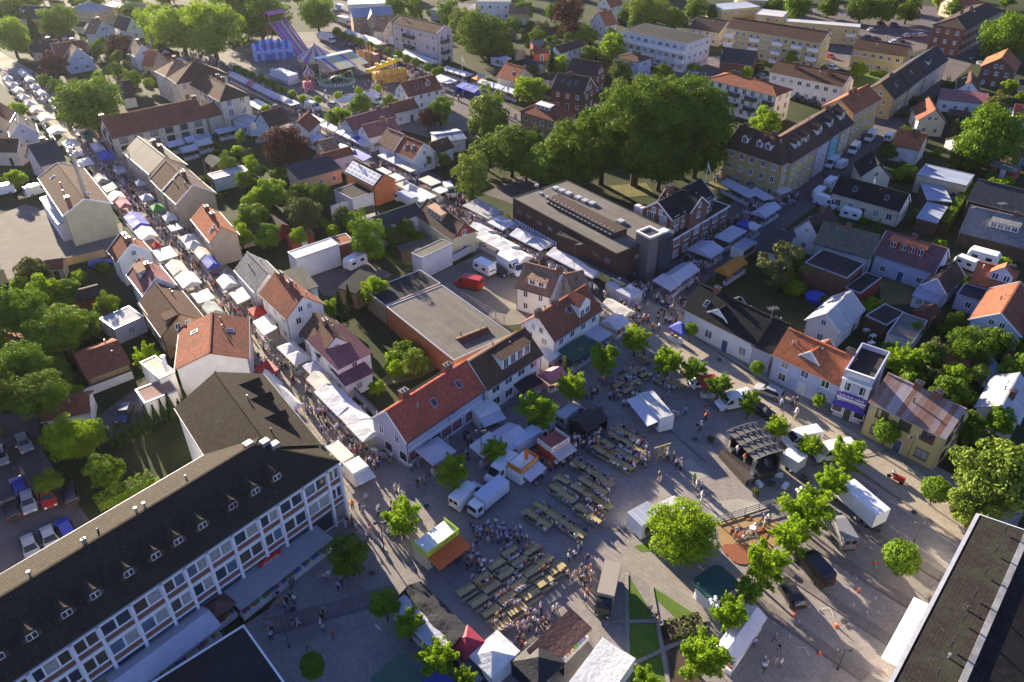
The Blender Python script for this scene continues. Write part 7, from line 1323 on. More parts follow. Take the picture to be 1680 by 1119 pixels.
for i in range(nx + 1):
    v = MB(); x = -a + L * i / nx
    for j in range(8): ya, yb = -b + W * j / 8, -b + W * (j + 1) / 8; v.beam((x, ya, 4.56 + .3 * (1 - (ya / b) ** 2)), (x, yb, 4.56 + .3 * (1 - (yb / b) ** 2)), .12)
    obj('roof_rib', v, RIB, stg)
for sx in (-1, 1):
    for sy in (-1, 1):
        v = MB(); x, y = sx * (a - .15), sy * (b - .15)
        for ex, ey in ((.15, .15), (-.15, .15), (.15, -.15), (-.15, -.15)): v.cyl((x + ex, y + ey, 0), (x + ex, y + ey, 4.5), .04, n=5)
        for k in range(9): v.beam((x - .15, y - .15, k * .5), (x + .15, y - .15, k * .5 + .5), .03); v.beam((x + .15, y + .15, k * .5), (x - .15, y + .15, k * .5 + .5), .03)
        obj('truss_tower', v, METAL, stg)
v = MB(); v.box(-a + .2, a - .2, b - .12, b - .05, 1.1, 4.4); obj('backdrop', v, plain('black_cloth', (.012, .012, .014), .9), stg); v = MB(); v.box(-a, -a + .05, -b + 1, b, 1.1, 4.3); obj('side_drape', v, plain('black_cloth', (.012, .012, .014), .9), stg)
for k, (x, y, sx, sz) in enumerate(((-.6, .5, .5, 1.2), (.55, .55, .5, 1.2), (0, .6, .8, .7), (-.8, -.6, .35, .5), (.8, -.6, .35, .5), (.25, .2, .4, .6))):
    o = thing('loudspeaker', 'black stage loudspeaker, %s' % ('back left', 'back right', 'at the back middle', 'front left monitor', 'front right monitor', 'in the middle of the stage')[k], 'loudspeaker', (c.x + d.x * x * a + n.x * y * b, c.y + d.y * x * a + n.y * y * b, 1.1), ang); v = MB(); v.box(-sx, sx, -.3, .3, 0, sz); obj('cabinet', v, DARKM, o); v = MB(); v.box(-sx * .85, sx * .85, -.33, -.301, sz * .1, sz * .9); obj('grille', v, METAL, o)
e = G('J', 790, 870, 1.2); o = thing('equipment_trailer', 'white tilted equipment trailer at the right end of the stage', 'trailer', (e.x, e.y, 0), ang + .3); v = MB(); v.box(-1.3, 1.3, -1.1, 1.1, .5, 2.4); obj('box', v, PAINTS['white'], o)
for s in (-1, 1): v = MB(); v.cyl((0, s * 1.12, .32), (0, s * .95, .32), .32, n=12); obj('wheel', v, TYRE, o)
for k, (x, y) in enumerate(((480, 1080), (590, 1080), (720, 1100), (890, 1030), (660, 1000))):
    e = G('J', x, y, .3); o = thing('flight_case', 'flight case on the ground right of the stage', 'case', (e.x, e.y, .03), ang + k, 'flight cases by the stage'); v = MB(); v.box(-.5, .5, -.3, .3, 0, .5); obj('case_body', v, DARKM if k % 2 else FRAMEW, o); v = MB(); v.box(-.52, .52, -.32, .32, .42, .47); obj('lid', v, METAL, o)
# ------------------------------------------------------------------ picnic tables
tp = MB(); tp.box(-1.1, 1.1, -.36, .36, .71, .76); TPM = tp.mesh('tabletop', WOOD, False, False)
tb = MB(); tb.box(-1.1, 1.1, -.14, .14, .42, .46); TBM = tb.mesh('bench', WOOD, False, False)
tl = MB(); tl.beam((0, -.78, .4), (0, .78, .4), .08); tl.beam((0, -.3, .72), (0, -.6, .02), .08); tl.beam((0, .3, .72), (0, .6, .02), .08); TLM = tl.mesh('trestle', WOODD, False, False)
TABLES = []
def ptable(t, x, y, dx, dy, where):
    c = G(t, x, y, .75); e = G(t, x + dx, y + dy, .75); f = (e - c).normalized(); ang = math.atan2(f.y, f.x) + RND.uniform(-.03, .03)
    o = thing('picnic_table', 'pale wooden picnic table %s' % where, 'table', (c.x, c.y, .04), ang, 'picnic tables on the square'); link('tabletop', TPM, o)
    for s in (-1, 1): link('bench', TBM, o, (0, s * .74, 0)); link('trestle', TLM, o, (s * .8, 0, 0))
    addrect(c, ang, 1.2, .5); TABLES.append((c, ang, where)); return o
W1 = 'in the block beside the orange awning kiosk'; W2 = 'in the block beside the snack kiosks'; W3 = 'in the long rows before the dense tree'; W4 = 'in the group at the top of the square'
for x, y in ((580, 265), (800, 250), (450, 395), (675, 360), (925, 355), (545, 485), (800, 465), (1050, 440), (300, 525), (405, 620), (665, 585), (930, 565), (150, 650), (280, 760), (545, 720), (790, 690), (395, 855), (650, 840), (500, 985)): ptable('L', x, y, 140, -92, W1)
for x, y in ((755, 515), (950, 635), (1130, 755), (520, 725), (845, 755), (740, 855), (1045, 865), (450, 860), (610, 975), (1030, 315), (1150, 235), (1245, 125), (1340, 360), (1215, 430), (1405, 535), (1480, 435), (1415, 215), (1570, 310), (1350, 55), (1530, 150), (890, 950), (1020, 1030)): ptable('M', x, y, 150, 95, W2)
for x, y in ((120, 92), (192, 142), (178, 48), (252, 100), (325, 148), (400, 202), (430, 62), (502, 112), (560, 30)): ptable('32', x, y, 150, 98, W3)
for x, y, dx, dy in ((685, 250, 80, -50), (755, 212, 80, -50), (815, 236, 80, -50), (650, 302, 80, -50), (750, 286, 80, -50), (712, 332, 80, -50), (910, 270, 80, -50), (996, 300, 90, 50), (815, 140, 90, 50), (1075, 225, 90, 50)): ptable('22', x, y, dx, dy, W4)
# ------------------------------------------------------------------ cones, playground, bicycles, chairs
CONE = plain('cone_orange', (.7, .12, .02), .5)
for x, y in ((235, 705), (625, 555), (730, 385), (492, 770), (390, 940)):
    e = G('33', x, y, .2); o = thing('traffic_cone', 'orange traffic cone on the right car park', 'cone', (e.x, e.y, .05), 0, 'cones on the car park'); v = MB(); v.cyl((0, 0, .05), (0, 0, .6), .14, .04, 10); obj('cone', v, CONE, o); v = MB(); v.cyl((0, 0, .3), (0, 0, .45), .1, .075, 10); obj('band', v, FRAMEW, o); v = MB(); v.box(-.22, .22, -.22, .22, 0, .05); obj('foot', v, CONE, o)
e = G('K', 1030, 960, .5); o = thing('climbing_frame', 'white metal climbing frame on the orange playground', 'playground', (e.x, e.y, .11)); v = MB()
for k in range(6): t = k * math.pi / 3; v.beam((1.1 * math.cos(t), 1.1 * math.sin(t), 0), (.3 * math.cos(t + .5), .3 * math.sin(t + .5), 2.0), .07); v.beam((1.1 * math.cos(t), 1.1 * math.sin(t), .05), (1.1 * math.cos(t + 1.05), 1.1 * math.sin(t + 1.05), .05), .05); v.beam((.72 * math.cos(t + .2), .72 * math.sin(t + .2), 1.0), (.72 * math.cos(t + 1.25), .72 * math.sin(t + 1.25), 1.0), .05)
obj('frame', v, METAL, o); v = MB(); v.cyl((0, 0, 1.9), (0, 0, 2.02), .4, n=10); obj('top_plate', v, FRAMEW, o)
e = G('K', 150, 160, .5); o = thing('timber_sculpture', 'crossed timber swing frame standing in the open square', 'sculpture', (e.x, e.y, .04), .4); v = MB()
for s in (-1, 1): v.beam((s * 1.0, -.5, 0), (s * .4, 0, 2.3), .12); v.beam((s * 1.0, .5, 0), (s * .4, 0, 2.3), .12)
v.beam((-1.3, 0, 2.2), (1.3, 0, 2.2), .14); obj('frame', v, WOOD, o); v = MB(); v.box(-.5, .5, -.25, .25, .6, .68); v.beam((-.45, 0, .68), (-.3, 0, 2.2), .03); v.beam((.45, 0, .68), (.3, 0, 2.2), .03); obj('seat', v, WOOD, o)
for x, y, lb, t in ((30, 690, 'round flower tub left of the stage', 'J'), (1075, 540, 'round flower tub at the lower end of the stage', 'K')):
    e = G(t, x, y, .3); o = thing('flower_tub', lb, 'planter', (e.x, e.y, .04)); v = MB(); v.cyl((0, 0, 0), (0, 0, .5), .4, .5, 12); obj('tub', v, wallm('concrete'), o); f = link('foliage', CR['shrub'][0], o, (0, 0, .7), 0, (.5, .5, .5)); setmat(f, 0, LEAF['olive'])
# moped with trailer on the cobbled street
e = G('N', 415, 500, .5); o = thing('cargo_moped', 'red cargo moped with rider box on the cobbled street', 'moped', (e.x, e.y, .05), rad(-40)); v = MB(); v.box(-.2, 1.2, -.4, .4, .35, .8); obj('cargo_box', v, PAINTS['red'], o)
for x, y in ((-.8, 0), (.9, .45), (.9, -.45)): v = MB(); v.cyl((x, y - .06, .28), (x, y + .06, .28), .28, n=12); obj('wheel', v, TYRE, o)
v = MB(); v.beam((-.8, 0, .28), (-.65, 0, 1.05), .06); v.beam((-.65, -.35, 1.05), (-.65, .35, 1.05), .05); v.beam((-.8, 0, .35), (.2, 0, .5), .1); v.box(-.35, .05, -.15, .15, .7, .8); obj('frame', v, DARKM, o)
# paddling pool, blue
e = G('13', 368, 815, .3); o = thing('garden_pool', 'round bright blue garden pool in the right yard', 'pool', (e.x, e.y, .02)); v = MB(); v.cyl((0, 0, 0), (0, 0, .7), 2.0, n=24); obj('rim', v, PAINTS['blue'], o); v = MB(); v.cyl((0, 0, .705), (0, 0, .72), 1.88, n=24); obj('water', v, plain('pool_water', (.05, .12, .5), .05, .6, .1), o)
# white garden tables near the barn
for k, (x, y) in enumerate(((680, 1010), (718, 1045), (708, 1088))):
    e = G('13', x, y, .7); o = thing('garden_table', 'small white garden table behind the grey roofed barn', 'table', (e.x, e.y, .02), .5, 'white garden tables'); v = MB(); v.box(-.6, .6, -.4, .4, .68, .73); obj('tabletop', v, FRAMEW, o)
    for sx in (-1, 1):
        for sy in (-1, 1): v = MB(); v.box(sx * .5 - .03, sx * .5 + .03, sy * .32 - .03, sy * .32 + .03, 0, .68); obj('leg', v, FRAMEW, o)
# upright orange flag on the snack kiosk roof
e = G('S', 375, 735, 2.9); o = thing('feather_flag', 'orange feather flag on the roof of the white snack kiosk', 'flag', (e.x, e.y, 2.84)); v = MB(); v.cyl((0, 0, 0), (0, 0, 2.2), .03, n=6); obj('pole', v, METAL, o); v = MB(); v.slab([(.02, -.02, .5), (.5, -.02, .6), (.5, .0, 2.0), (.02, .0, 2.2)], .02); v.box(.02, .48, -.03, .0, .5, 2.05); obj('cloth', v, clothm('flag_orange', (.75, .2, .03)), o)
for x, y, cc in ((1395, 150, 'yellow'), (1245, 215, 'yellow')):
    e = G('I', x, y, 1.0); o = thing('feather_flag', 'yellow feather flag %s' % ('beside the dark green stall' if x > 1300 else 'by the pink stall'), 'flag', (e.x, e.y, .04)); v = MB(); v.cyl((0, 0, 0), (0, 0, 2.8), .03, n=6); obj('pole', v, METAL, o); v = MB(); v.box(.02, .6, -.02, .02, .6, 2.7); obj('cloth', v, CLM['yellow'], o)
# ------------------------------------------------------------------ the fair
PU = clothm('fair_purple', (.3, .14, .5), .2); YE = clothm('fair_yellow', (.68, .6, .3), .2); PK = clothm('fair_pink', (.62, .2, .42), .2); BLU = plain('fair_blue', (.06, .14, .55), .4, .4, .4, 1.5); GRN = plain('fair_green', (.2, .38, .16), .5, .3, .4, 1.5); GOLD = plain('fair_gold', (.6, .38, .08), .4, .4, .35, 1.5); PKD = plain('fair_pink_paint', (.55, .15, .2), .5)
def carousel(label, t, x, y, rp, hb, ha, n=18):
    c = G(t, x, y, hb + ha * .4); r = rp / FR[t][2] * mpp(t, x, y, hb); o = thing('carousel', label, 'carousel', (c.x, c.y, .04)); addrect(c, 0, r * .8, r * .8)
    for k in range(n):
        a0, a1 = 2 * math.pi * k / n, 2 * math.pi * (k + 1) / n; v = MB(); p0, p1 = (r * math.cos(a0), r * math.sin(a0)), (r * math.cos(a1), r * math.sin(a1)); m0 = (p0[0] * .5, p0[1] * .5, hb + ha * .42); m1 = (p1[0] * .5, p1[1] * .5, hb + ha * .42)
        v.face([(*p0, hb), (*p1, hb), m1, m0]); v.face([m0, m1, (0, 0, hb + ha)]); obj('canvas_panel', v, YE if k % 2 else PU, o)
        v = MB(); v.face([(*p0, hb - .8), (*p1, hb - .8), (*p1, hb), (*p0, hb)]); obj('valance', v, YE if k % 3 else PK, o)
        if k % 2 == 0: v = MB(); am = (a0 + a1) / 2; v.cyl((r * .8 * math.cos(am), r * .8 * math.sin(am), 1.0), (r * .8 * math.cos(am), r * .8 * math.sin(am), hb), .03, n=4); v.box(r * .8 * math.cos(am) - .3, r * .8 * math.cos(am) + .3, r * .8 * math.sin(am) - .3, r * .8 * math.sin(am) + .3, .8, 1.3); obj('swing_seat', v, PKD if k % 4 else GOLD, o)
    v = MB(); v.cyl((0, 0, 0), (0, 0, hb + ha), .35, .2, 10); v.cyl((0, 0, 0), (0, 0, .4), r * .75, n=24); obj('platform', v, WOODD, o); v = MB(); v.sphere((0, 0, hb + ha), .3); obj('finial', v, GOLD, o)
carousel('big purple and yellow striped swing carousel at the fair', 'B', 820, 385, 178, 4.2, 4.2); carousel('small striped children carousel at the fair', 'B', 752, 570, 58, 2.6, 2.2, 12)
# slide
c = G('B', 690, 430); o = thing('giant_slide', 'tall purple and yellow slide tower at the fair', 'fair ride', (c.x, c.y, .04), rad(138)); Ls, Hs = 12, 11; lanes = (PU, YE, PU, PK, PU, YE); w = 6.6
for k, m in enumerate(lanes):
    y0, y1 = -w / 2 + w * k / 6 + .05, -w / 2 + w * (k + 1) / 6 - .05; v = MB()
    for s in range(6): x0, x1 = Ls * s / 6, Ls * (s + 1) / 6; f = lambda x: .5 + Hs * (x / Ls) ** 1.1 * .82; v.slab([(x0, y1, f(x0)), (x0, y0, f(x0)), (x1, y0, f(x1)), (x1, y1, f(x1))], .12)
    obj('slide_lane', v, m, o)
for s in (-1, 1): v = MB(); v.slab([(0, s * w / 2 + .1, 1.2), (0, s * w / 2 - .1, 1.2), (Ls, s * w / 2 - .1, Hs), (Ls, s * w / 2 + .1, Hs)], .9); obj('side_rail', v, PK, o)
v = MB(); v.slab([(Ls - .5, -w / 2 - .3, Hs + 1.6), (Ls - .5, w / 2 + .3, Hs + 1.6), (Ls + 1.2, w / 2 + .3, Hs + 2.4), (Ls + 1.2, -w / 2 - .3, Hs + 2.4)], .15); v.slab([(Ls + 1.2, -w / 2 - .3, Hs + 2.4), (Ls + 1.2, w / 2 + .3, Hs + 2.4), (Ls + 3, w / 2 + .3, Hs + 1.6), (Ls + 3, -w / 2 - .3, Hs + 1.6)], .15); obj('top_canopy', v, PK, o)
for sx in (Ls, Ls + 2.6):
    for sy in (-1, 1): v = MB(); v.box(sx - .12, sx + .12, sy * w / 2 - .12, sy * w / 2 + .12, 0, Hs + 1.7); obj('tower_post', v, PKD, o)
v = MB(); v.box(Ls, Ls + 2.6, -w / 2, w / 2, Hs - 1.6, Hs - 1.4); obj('platform', v, METAL, o)
# blue fun house
def facade(label, t, P, Q, h, dep, m, name='fun_house', bumps=9, m2=None, text=None, cat='fair ride'):
    p, q = G(t, *P), G(t, *Q); d = q - p; L = d.length; d /= L; n = Vector((-d.y, d.x)); c = p + d * L / 2 + n * dep / 2; ang = math.atan2(d.y, d.x); a = L / 2; o = thing(name, label, cat, (c.x, c.y, .04), ang); addrect(c, ang, a, dep / 2); r = random.Random(int(L * 10))
    v = MB(); v.box(-a, a, -dep / 2 + .3, dep / 2, 0, h * .8); obj('trailer_body', v, m, o)
    for k in range(bumps):
        x0, x1 = -a + L * k / bumps, -a + L * (k + 1) / bumps; hh = h * (.86 + .16 * math.sin(math.pi * (k + .5) / bumps)) * r.uniform(.93, 1.05); v = MB(); v.box(x0 + .02, x1 - .02, -dep / 2, -dep / 2 + .28, h * .3 * (k % 3 == 1), hh, 0); xm = (x0 + x1) / 2
        v.face([(x0 + .02, -dep / 2, hh), (x1 - .02, -dep / 2, hh), (xm, -dep / 2, hh + L / bumps * .5)]); obj('front_panel', v, m if k % 2 else (m2 or m), o)
    v = MB(); v.box(-a, a, -dep / 2 - 1.2, -dep / 2 - .02, h * .42, h * .46); v.box(-a, a, -dep / 2 - 1.2, -dep / 2 - 1.12, h * .46, h * .56); obj('gallery', v, m2 or m, o)
    for k in range(5): v = MB(); x = -a + L * (k + .5) / 5; v.cyl((x, -dep / 2 - 1.1, 0), (x, -dep / 2 - 1.1, h * .42), .06, n=5); obj('post', v, METAL, o)
    if text:
        f = bpy.data.curves.new('lettering', 'FONT'); f.body = text; f.size = h * .3; f.extrude = .04; f.align_x = 'CENTER'; to = bpy.data.objects.new('tmp_text', f); C.objects.link(to); dg = bpy.context.evaluated_depsgraph_get(); me = bpy.data.meshes.new_from_object(to.evaluated_get(dg)); bpy.data.objects.remove(to); me.materials.clear(); me.materials.append(plain('sign_dark_blue', (.02, .03, .12), .5)); tt = link('lettering', me, o, (0, -dep / 2 - .06, h * .64)); tt.rotation_euler = (math.pi / 2, 0, 0)
    return o
facade('bright blue fun house front at the left of the fair', 'B', (225, 490), (612, 455), 6.6, 4, BLU, 'fun_house', 11, plain('fair_ice', (.3, .42, .72), .4, .4, .4, 1.5), 'FROZEN')
facade('golden scrollwork ride front at the right of the fair', 'C', (105, 838), (412, 790), 4.2, 3.5, GOLD, 'ride_front', 9, plain('fair_amber', (.55, .27, .05), .5, .3, .3, 2)); facade('pink and red sideshow front in the middle of the fair', 'B', (725, 785), (805, 775), 3.2, 3, PKD, 'sideshow', 4); facade('brown panelled sideshow along the far side of the fair', 'C', (10, 545), (90, 575), 3.6, 3, WOODD, 'sideshow', 5, GOLD)
facade('white game booth row at the left edge of the fair', 'B', (390, 660), (560, 720), 3.6, 4, plain('fair_white', (.62, .63, .66), .5, .3, .15), 'game_booth', 7); facade('tall brown booth front below the clipped trees', 'B', (1230, 480), (1400, 520), 4, 3, plain('fair_rose', (.4, .2, .16), .5, .3, .3), 'sideshow', 6, GOLD)
# bumper car hall with striped roof
p, q, s = G('B', 1040, 556, 4), G('B', 1312, 494, 4), G('B', 1190, 402, 5); d = q - p; L = d.length; d /= L; n = Vector((-d.y, d.x)); W = (s - p).dot(n); c = p + d * L / 2 + n * W / 2; ang = math.atan2(d.y, d.x); o = thing('bumper_car_hall', 'bumper car hall with sloping striped roof at the fair', 'fair ride', (c.x, c.y, .04), ang); a, b = L / 2 + 1.5, W / 2; addrect(c, ang, a, b)
for k in range(12): x0, x1 = -a + 2 * a * k / 12, -a + 2 * a * (k + 1) / 12; v = MB(); v.slab([(x0, -b, 3.6), (x1, -b, 3.6), (x1, b, 5.4), (x0, b, 5.4)], .08); obj('roof_stripe', v, (YE, PU, clothm('fair_mint', (.4, .6, .55), .2))[k % 3] if k % 2 else YE, o)
for sx in (-1, 0, 1):
    for sy in (-1, 1): v = MB(); v.cyl((sx * (a - .3), sy * (b - .3), 0), (sx * (a - .3), sy * (b - .3), 3.6 if sy < 0 else 5.3), .12, n=6); obj('post', v, PKD, o)
v = MB(); v.box(-a, a, -b, b, 0, .5); obj('floor', v, DARKM, o); v = MB(); v.box(-a, a, b - .05, b + .05, .5, 5.6); obj('back_wall', v, FRAMEW, o); v = MB(); v.box(-a - .1, a + .1, b, b + 2.0, 5.4, 5.7); obj('rear_roof', v, plain('fair_white', (.62, .63, .66), .5), o)
# dragon coaster
p, q = G('B', 870, 715), G('B', 1205, 690); d = q - p; L = d.length; c = (p + q) / 2; ang = math.atan2(d.y, d.x); o = thing('small_coaster', 'green wavy children coaster at the fair', 'fair ride', (c.x, c.y, .04), ang); addrect(c, ang, L / 2, 3); v = MB(); pts = []
for k in range(49): t = 2 * math.pi * k / 48; pts.append((L / 2 * math.cos(t), 3.4 * math.sin(t), 2.2 + 1.1 * math.sin(3 * t)))
for p0, p1 in zip(pts, pts[1:]):
    v.beam(p0, p1, .2); v.beam((p0[0] * .92, p0[1] * .8, p0[2]), (p1[0] * .92, p1[1] * .8, p1[2]), .2)
obj('track', v, GRN, o)
for k in range(0, 48, 3): v = MB(); v.cyl((pts[k][0], pts[k][1], 0), pts[k], .08, n=5); obj('support', v, GRN, o)
for k in range(5): v = MB(); p0 = pts[10 + 2 * k]; v.box(p0[0] - .5, p0[0] + .5, p0[1] - .45, p0[1] + .45, p0[2] + .1, p0[2] + .8); obj('coaster_car', v, PKD if k else GOLD, o)
v = MB()
for k in range(40): t = 2 * math.pi * k / 40; v.box(L / 2 * 1.04 * math.cos(t) - .25, L / 2 * 1.04 * math.cos(t) + .25, 3.9 * math.sin(t) - .06, 3.9 * math.sin(t) + .06, 0, .9 + .25 * (k % 2))
ff = obj('scenery_fence', v, plain('fair_pale', (.5, .5, .42), .5, .3, .3), o); ff['kind'] = 'stuff'
# boom ride
p, q = G('B', 1345, 650), G('B', 1640, 460, 5.5); o = thing('boom_ride', 'long yellow boom ride slanting across the fair', 'fair ride', (p.x, p.y, .04)); v = MB(); e = (q.x - p.x, q.y - p.y, 5.5); v.beam((0, 0, 2.2), e, .9, 1.2); obj('boom', v, plain('boom_yellow', (.5, .42, .05), .45, .4, .3, 2), o); v = MB(); v.box(-1.6, 1.6, -1.2, 1.2, 0, 1.6); obj('base', v, DARKM, o); v = MB(); v.cyl((0, 0, 1.6), (0, 0, 3), .6, n=12); obj('pivot', v, GOLD, o)
for k in range(4): v = MB(); t = .3 + .2 * k; v.box(e[0] * t - .6, e[0] * t + .6, e[1] * t - .6, e[1] * t + .6, 2.2 + 3.3 * t + .62, 2.2 + 3.3 * t + 1.4); obj('gondola', v, GRN if k % 2 else GOLD, o)
# ------------------------------------------------------------------ people
SKIN = plain('skin', (.48, .29, .2), .6, .3, .08); SHOE = plain('shoe', (.06, .05, .05), .7)
SHIRT = {n: plain('shirt_' + n.replace(' ', '_'), c, .85, .1, .12, 6) for n, c in {'white': (.66, .66, .66), 'pale blue': (.38, .42, .58), 'lilac': (.36, .32, .5), 'black': (.03, .03, .035), 'navy': (.04, .05, .14), 'red': (.42, .05, .04), 'orange': (.6, .2, .05), 'green': (.1, .25, .09), 'beige': (.45, .38, .28), 'grey': (.24, .24, .25), 'pink': (.55, .3, .33)}.items()}
TROU = {n: plain('trousers_' + n, c, .85, .1, .12, 6) for n, c in {'dark': (.035, .035, .045), 'blue': (.07, .1, .2), 'grey': (.16, .16, .17), 'beige': (.36, .3, .22), 'white': (.55, .55, .54)}.items()}
HAIR = [plain('hair_%d' % i, c, .7, .2, .1) for i, c in enumerate(((.05, .03, .02), (.16, .1, .05), (.34, .25, .13), (.3, .3, .3)))]
def pose_skel(kind):
    if kind == 'sit':
        z0 = -.41; leg = lambda s: [(s * .09, -.02, .93 + z0, .095, 'T'), (s * .12, -.42, .93 + z0, .07, 'T'), (s * .12, -.40, .52 + z0, .055, 'T'), (s * .12, -.38, .1, .045, 'T'), (s * .12, -.5, .05, .042, 'F')]; arm = lambda s: [(s * .19, 0, 1.43 + z0, .062, 'S'), (s * .25, -.14, 1.2 + z0, .048, 'S'), (s * .15, -.38, 1.18 + z0, .036, 'K'), (s * .12, -.46, 1.18 + z0, .036, 'K')]
    else:
        z0 = 0; w = {'stand': (0, 0), 'walk': (.22, -.2), 'talk': (.04, -.03)}[kind]
        def leg(s): f = w[0] if s > 0 else w[1]; return [(s * .09, 0, .9, .095, 'T'), (s * .11, -f * .6 - .01, .5, .066, 'T'), (s * .11, -f + .02 if f > 0 else -f + .1, .12 if f > 0 else .16, .046, 'T'), (s * .11, -f - .13, .05, .045, 'F')]
        def arm(s):
            f = (w[0] if s < 0 else w[1]) * .7
            if kind == 'talk': return [(s * .19, 0, 1.43, .062, 'S'), (s * .26, .02, 1.16, .048, 'S'), (s * .16, -.26, 1.14, .036, 'K'), (s * .13, -.34, 1.16, .036, 'K')]
            return [(s * .19, 0, 1.43, .062, 'S'), (s * .25, -f * .4 + .02, 1.15, .048, 'S'), (s * .26, -f - .04, .93, .036, 'K'), (s * .26, -f - .06, .84, .038, 'K')]
    return [(0, 0, .95 + z0, .135, 'T'), (0, .01, 1.12 + z0, .13, 'S'), (0, 0, 1.34 + z0, .15, 'S'), (0, .01, 1.48 + z0, .07, 'K'), (0, -.01, 1.56 + z0, .075, 'K'), (0, -.015, 1.64 + z0, .1, 'H'), (0, .0, 1.74 + z0, .07, 'H')], leg, arm
def person_mesh(kind, sub):
    sp, leg, arm = pose_skel(kind); V_, E_, R_, T_ = [], [], [], []
    def add(q): V_.append(q[:3]); R_.append(q[3]); T_.append(q[4]); return len(V_) - 1
    prev = None; ids = []
    for q in sp:
        i = add(q); ids.append(i)
        if prev is not None: E_.append((prev, i))
        prev = i
    for root, fn in ((ids[0], leg), (ids[2], arm)):
        for s in (-1, 1):
            pr = root
            for q in fn(s): i = add(q); E_.append((pr, i)); pr = i
    me = bpy.data.meshes.new('person_skel'); me.from_pydata(V_, E_, []); o = bpy.data.objects.new('tmp', me); C.objects.link(o)
    m = o.modifiers.new('s', 'SKIN'); m.use_smooth_shade = True
    for i, v in enumerate(me.skin_vertices[0].data): v.radius = (R_[i], R_[i]); v.use_root = (i == 0)
    if kind: 
        for i in (1, 2): me.skin_vertices[0].data[i].radius = (R_[i] * 1.12, R_[i] * .85)
    if sub: ss = o.modifiers.new('u', 'SUBSURF'); ss.levels = 1; ss.render_levels = 1
    dg = bpy.context.evaluated_depsgraph_get(); r = bpy.data.meshes.new_from_object(o.evaluated_get(dg)); bpy.data.objects.remove(o); r.name = 'person'
    r.materials.clear()
    for mm in (SKIN, SHIRT['white'], TROU['dark'], HAIR[0], SHOE): r.materials.append(mm)
    zh = sp[5][2]
    for p in r.polygons:
        c = p.center; b, bd = 0, 9
        for (i, j) in E_:
            a, e = Vector(V_[i]), Vector(V_[j]); d = e - a; t = max(0, min(1, (c - a).dot(d) / d.dot(d))); dist = (c - (a + d * t)).length - .6 * (R_[i] * (1 - t) + R_[j] * t)
            if dist < bd: bd = dist; b = (j, t, i)
        tg = T_[b[0]]
        k = {'S': 1, 'T': 2, 'K': 0, 'H': 0, 'F': 4}[tg]
        if tg == 'H' and (c.z > zh + .05 or c.y > .02): k = 3
        if tg == 'S' and T_[b[2]] == 'T' and b[1] < .4: k = 2
        p.material_index = k
    r.polygons.foreach_set('use_smooth', [bool(sub)] * len(r.polygons)); return r
PK_ = ('stand', 'walk', 'talk', 'sit'); PM = {k: person_mesh(k, True) for k in PK_}; PL = {k: person_mesh(k, False) for k in PK_}
PEOPLE = []
SH_W = ['white'] * 7 + ['pale blue'] * 5 + ['lilac'] * 4 + ['black'] * 5 + ['navy'] * 4 + ['red'] * 2 + ['orange', 'green'] + ['beige'] * 2 + ['grey'] * 3 + ['pink'] * 2
TR_W = ['dark'] * 5 + ['blue'] * 4 + ['grey'] * 2 + ['beige'] * 3 + ['white']
rp = random.Random(77)
def addp(x, y, ang, pose, place, z=.04): PEOPLE.append(dict(x=x, y=y, a=ang, p=pose, s=rp.choice(SH_W), t=rp.choice(TR_W), h=rp.randrange(4), k=rp.uniform(.92, 1.06), pl=place, z=z))
SEATP = {W1: 'seated by the orange kiosk', W2: 'seated by the snack kiosks', W3: 'seated in the long rows', W4: 'seated at the top tables'}
for c, ang, wh in TABLES:
    occ = rp.choice((.35, .55, .7, .8)) if rp.random() > .08 else 0
    for s in (-1, 1):
        for u in (-.8, -.27, .27, .8):
            if rp.random() < occ:
                ux, uy = math.cos(ang), math.sin(ang); lx, ly = u + rp.uniform(-.06, .06), s * .74
                addp(c.x + ux * lx - uy * ly, c.y + uy * lx + ux * ly, ang + (math.pi if s < 0 else 0), 'sit', SEATP[wh])
GRID = {}
def free(x, y, dmin=.5):
    i, j = int(x // 1), int(y // 1)
    for a in (-1, 0, 1):
        for b in (-1, 0, 1):
            for px_, py_ in GRID.get((i + a, j + b), ()):
                if (px_ - x) ** 2 + (py_ - y) ** 2 < dmin * dmin: return False
    return True
def crowd(poly, n, place, t='s', poses=('stand', 'walk', 'talk'), pad=.2):
    P = [tuple(G(t, *p)) for p in poly]; x0, x1, y0, y1 = min(p[0] for p in P), max(p[0] for p in P), min(p[1] for p in P), max(p[1] for p in P); k = 0
    for _ in range(n * 14):
        if k >= n: return
        x, y = rp.uniform(x0, x1), rp.uniform(y0, y1)
        if not inpoly(x, y, P) or blocked(x, y, pad) or not free(x, y): continue
        m = 1 if rp.random() < .45 else rp.choice((2, 2, 3)); a0 = rp.uniform(0, 6.28)
        for q in range(m):       # little groups
            xx, yy = (x, y) if q == 0 else (x + .6 * math.cos(a0 + q * 2.2), y + .6 * math.sin(a0 + q * 2.2))
            if q and (blocked(xx, yy, pad) or not free(xx, yy, .42)): continue
            GRID.setdefault((int(xx // 1), int(yy // 1)), []).append((xx, yy)); addp(xx, yy, rp.uniform(0, 6.28), rp.choice(poses), place); k += 1
crowd([(60, 760), (250, 560), (560, 330), (700, 290), (740, 420), (560, 520), (300, 660), (130, 800)], 46, 'queueing before the snack kiosks', 'M', ('stand', 'talk')); crowd([(180, 60), (430, 20), (680, 40), (700, 180), (480, 230), (250, 200)], 34, 'standing above the kiosk tables', 'L'); crowd([(0, 250), (120, 220), (330, 330), (300, 470), (100, 480), (0, 420)], 22, 'standing by the orange awning', 'L')
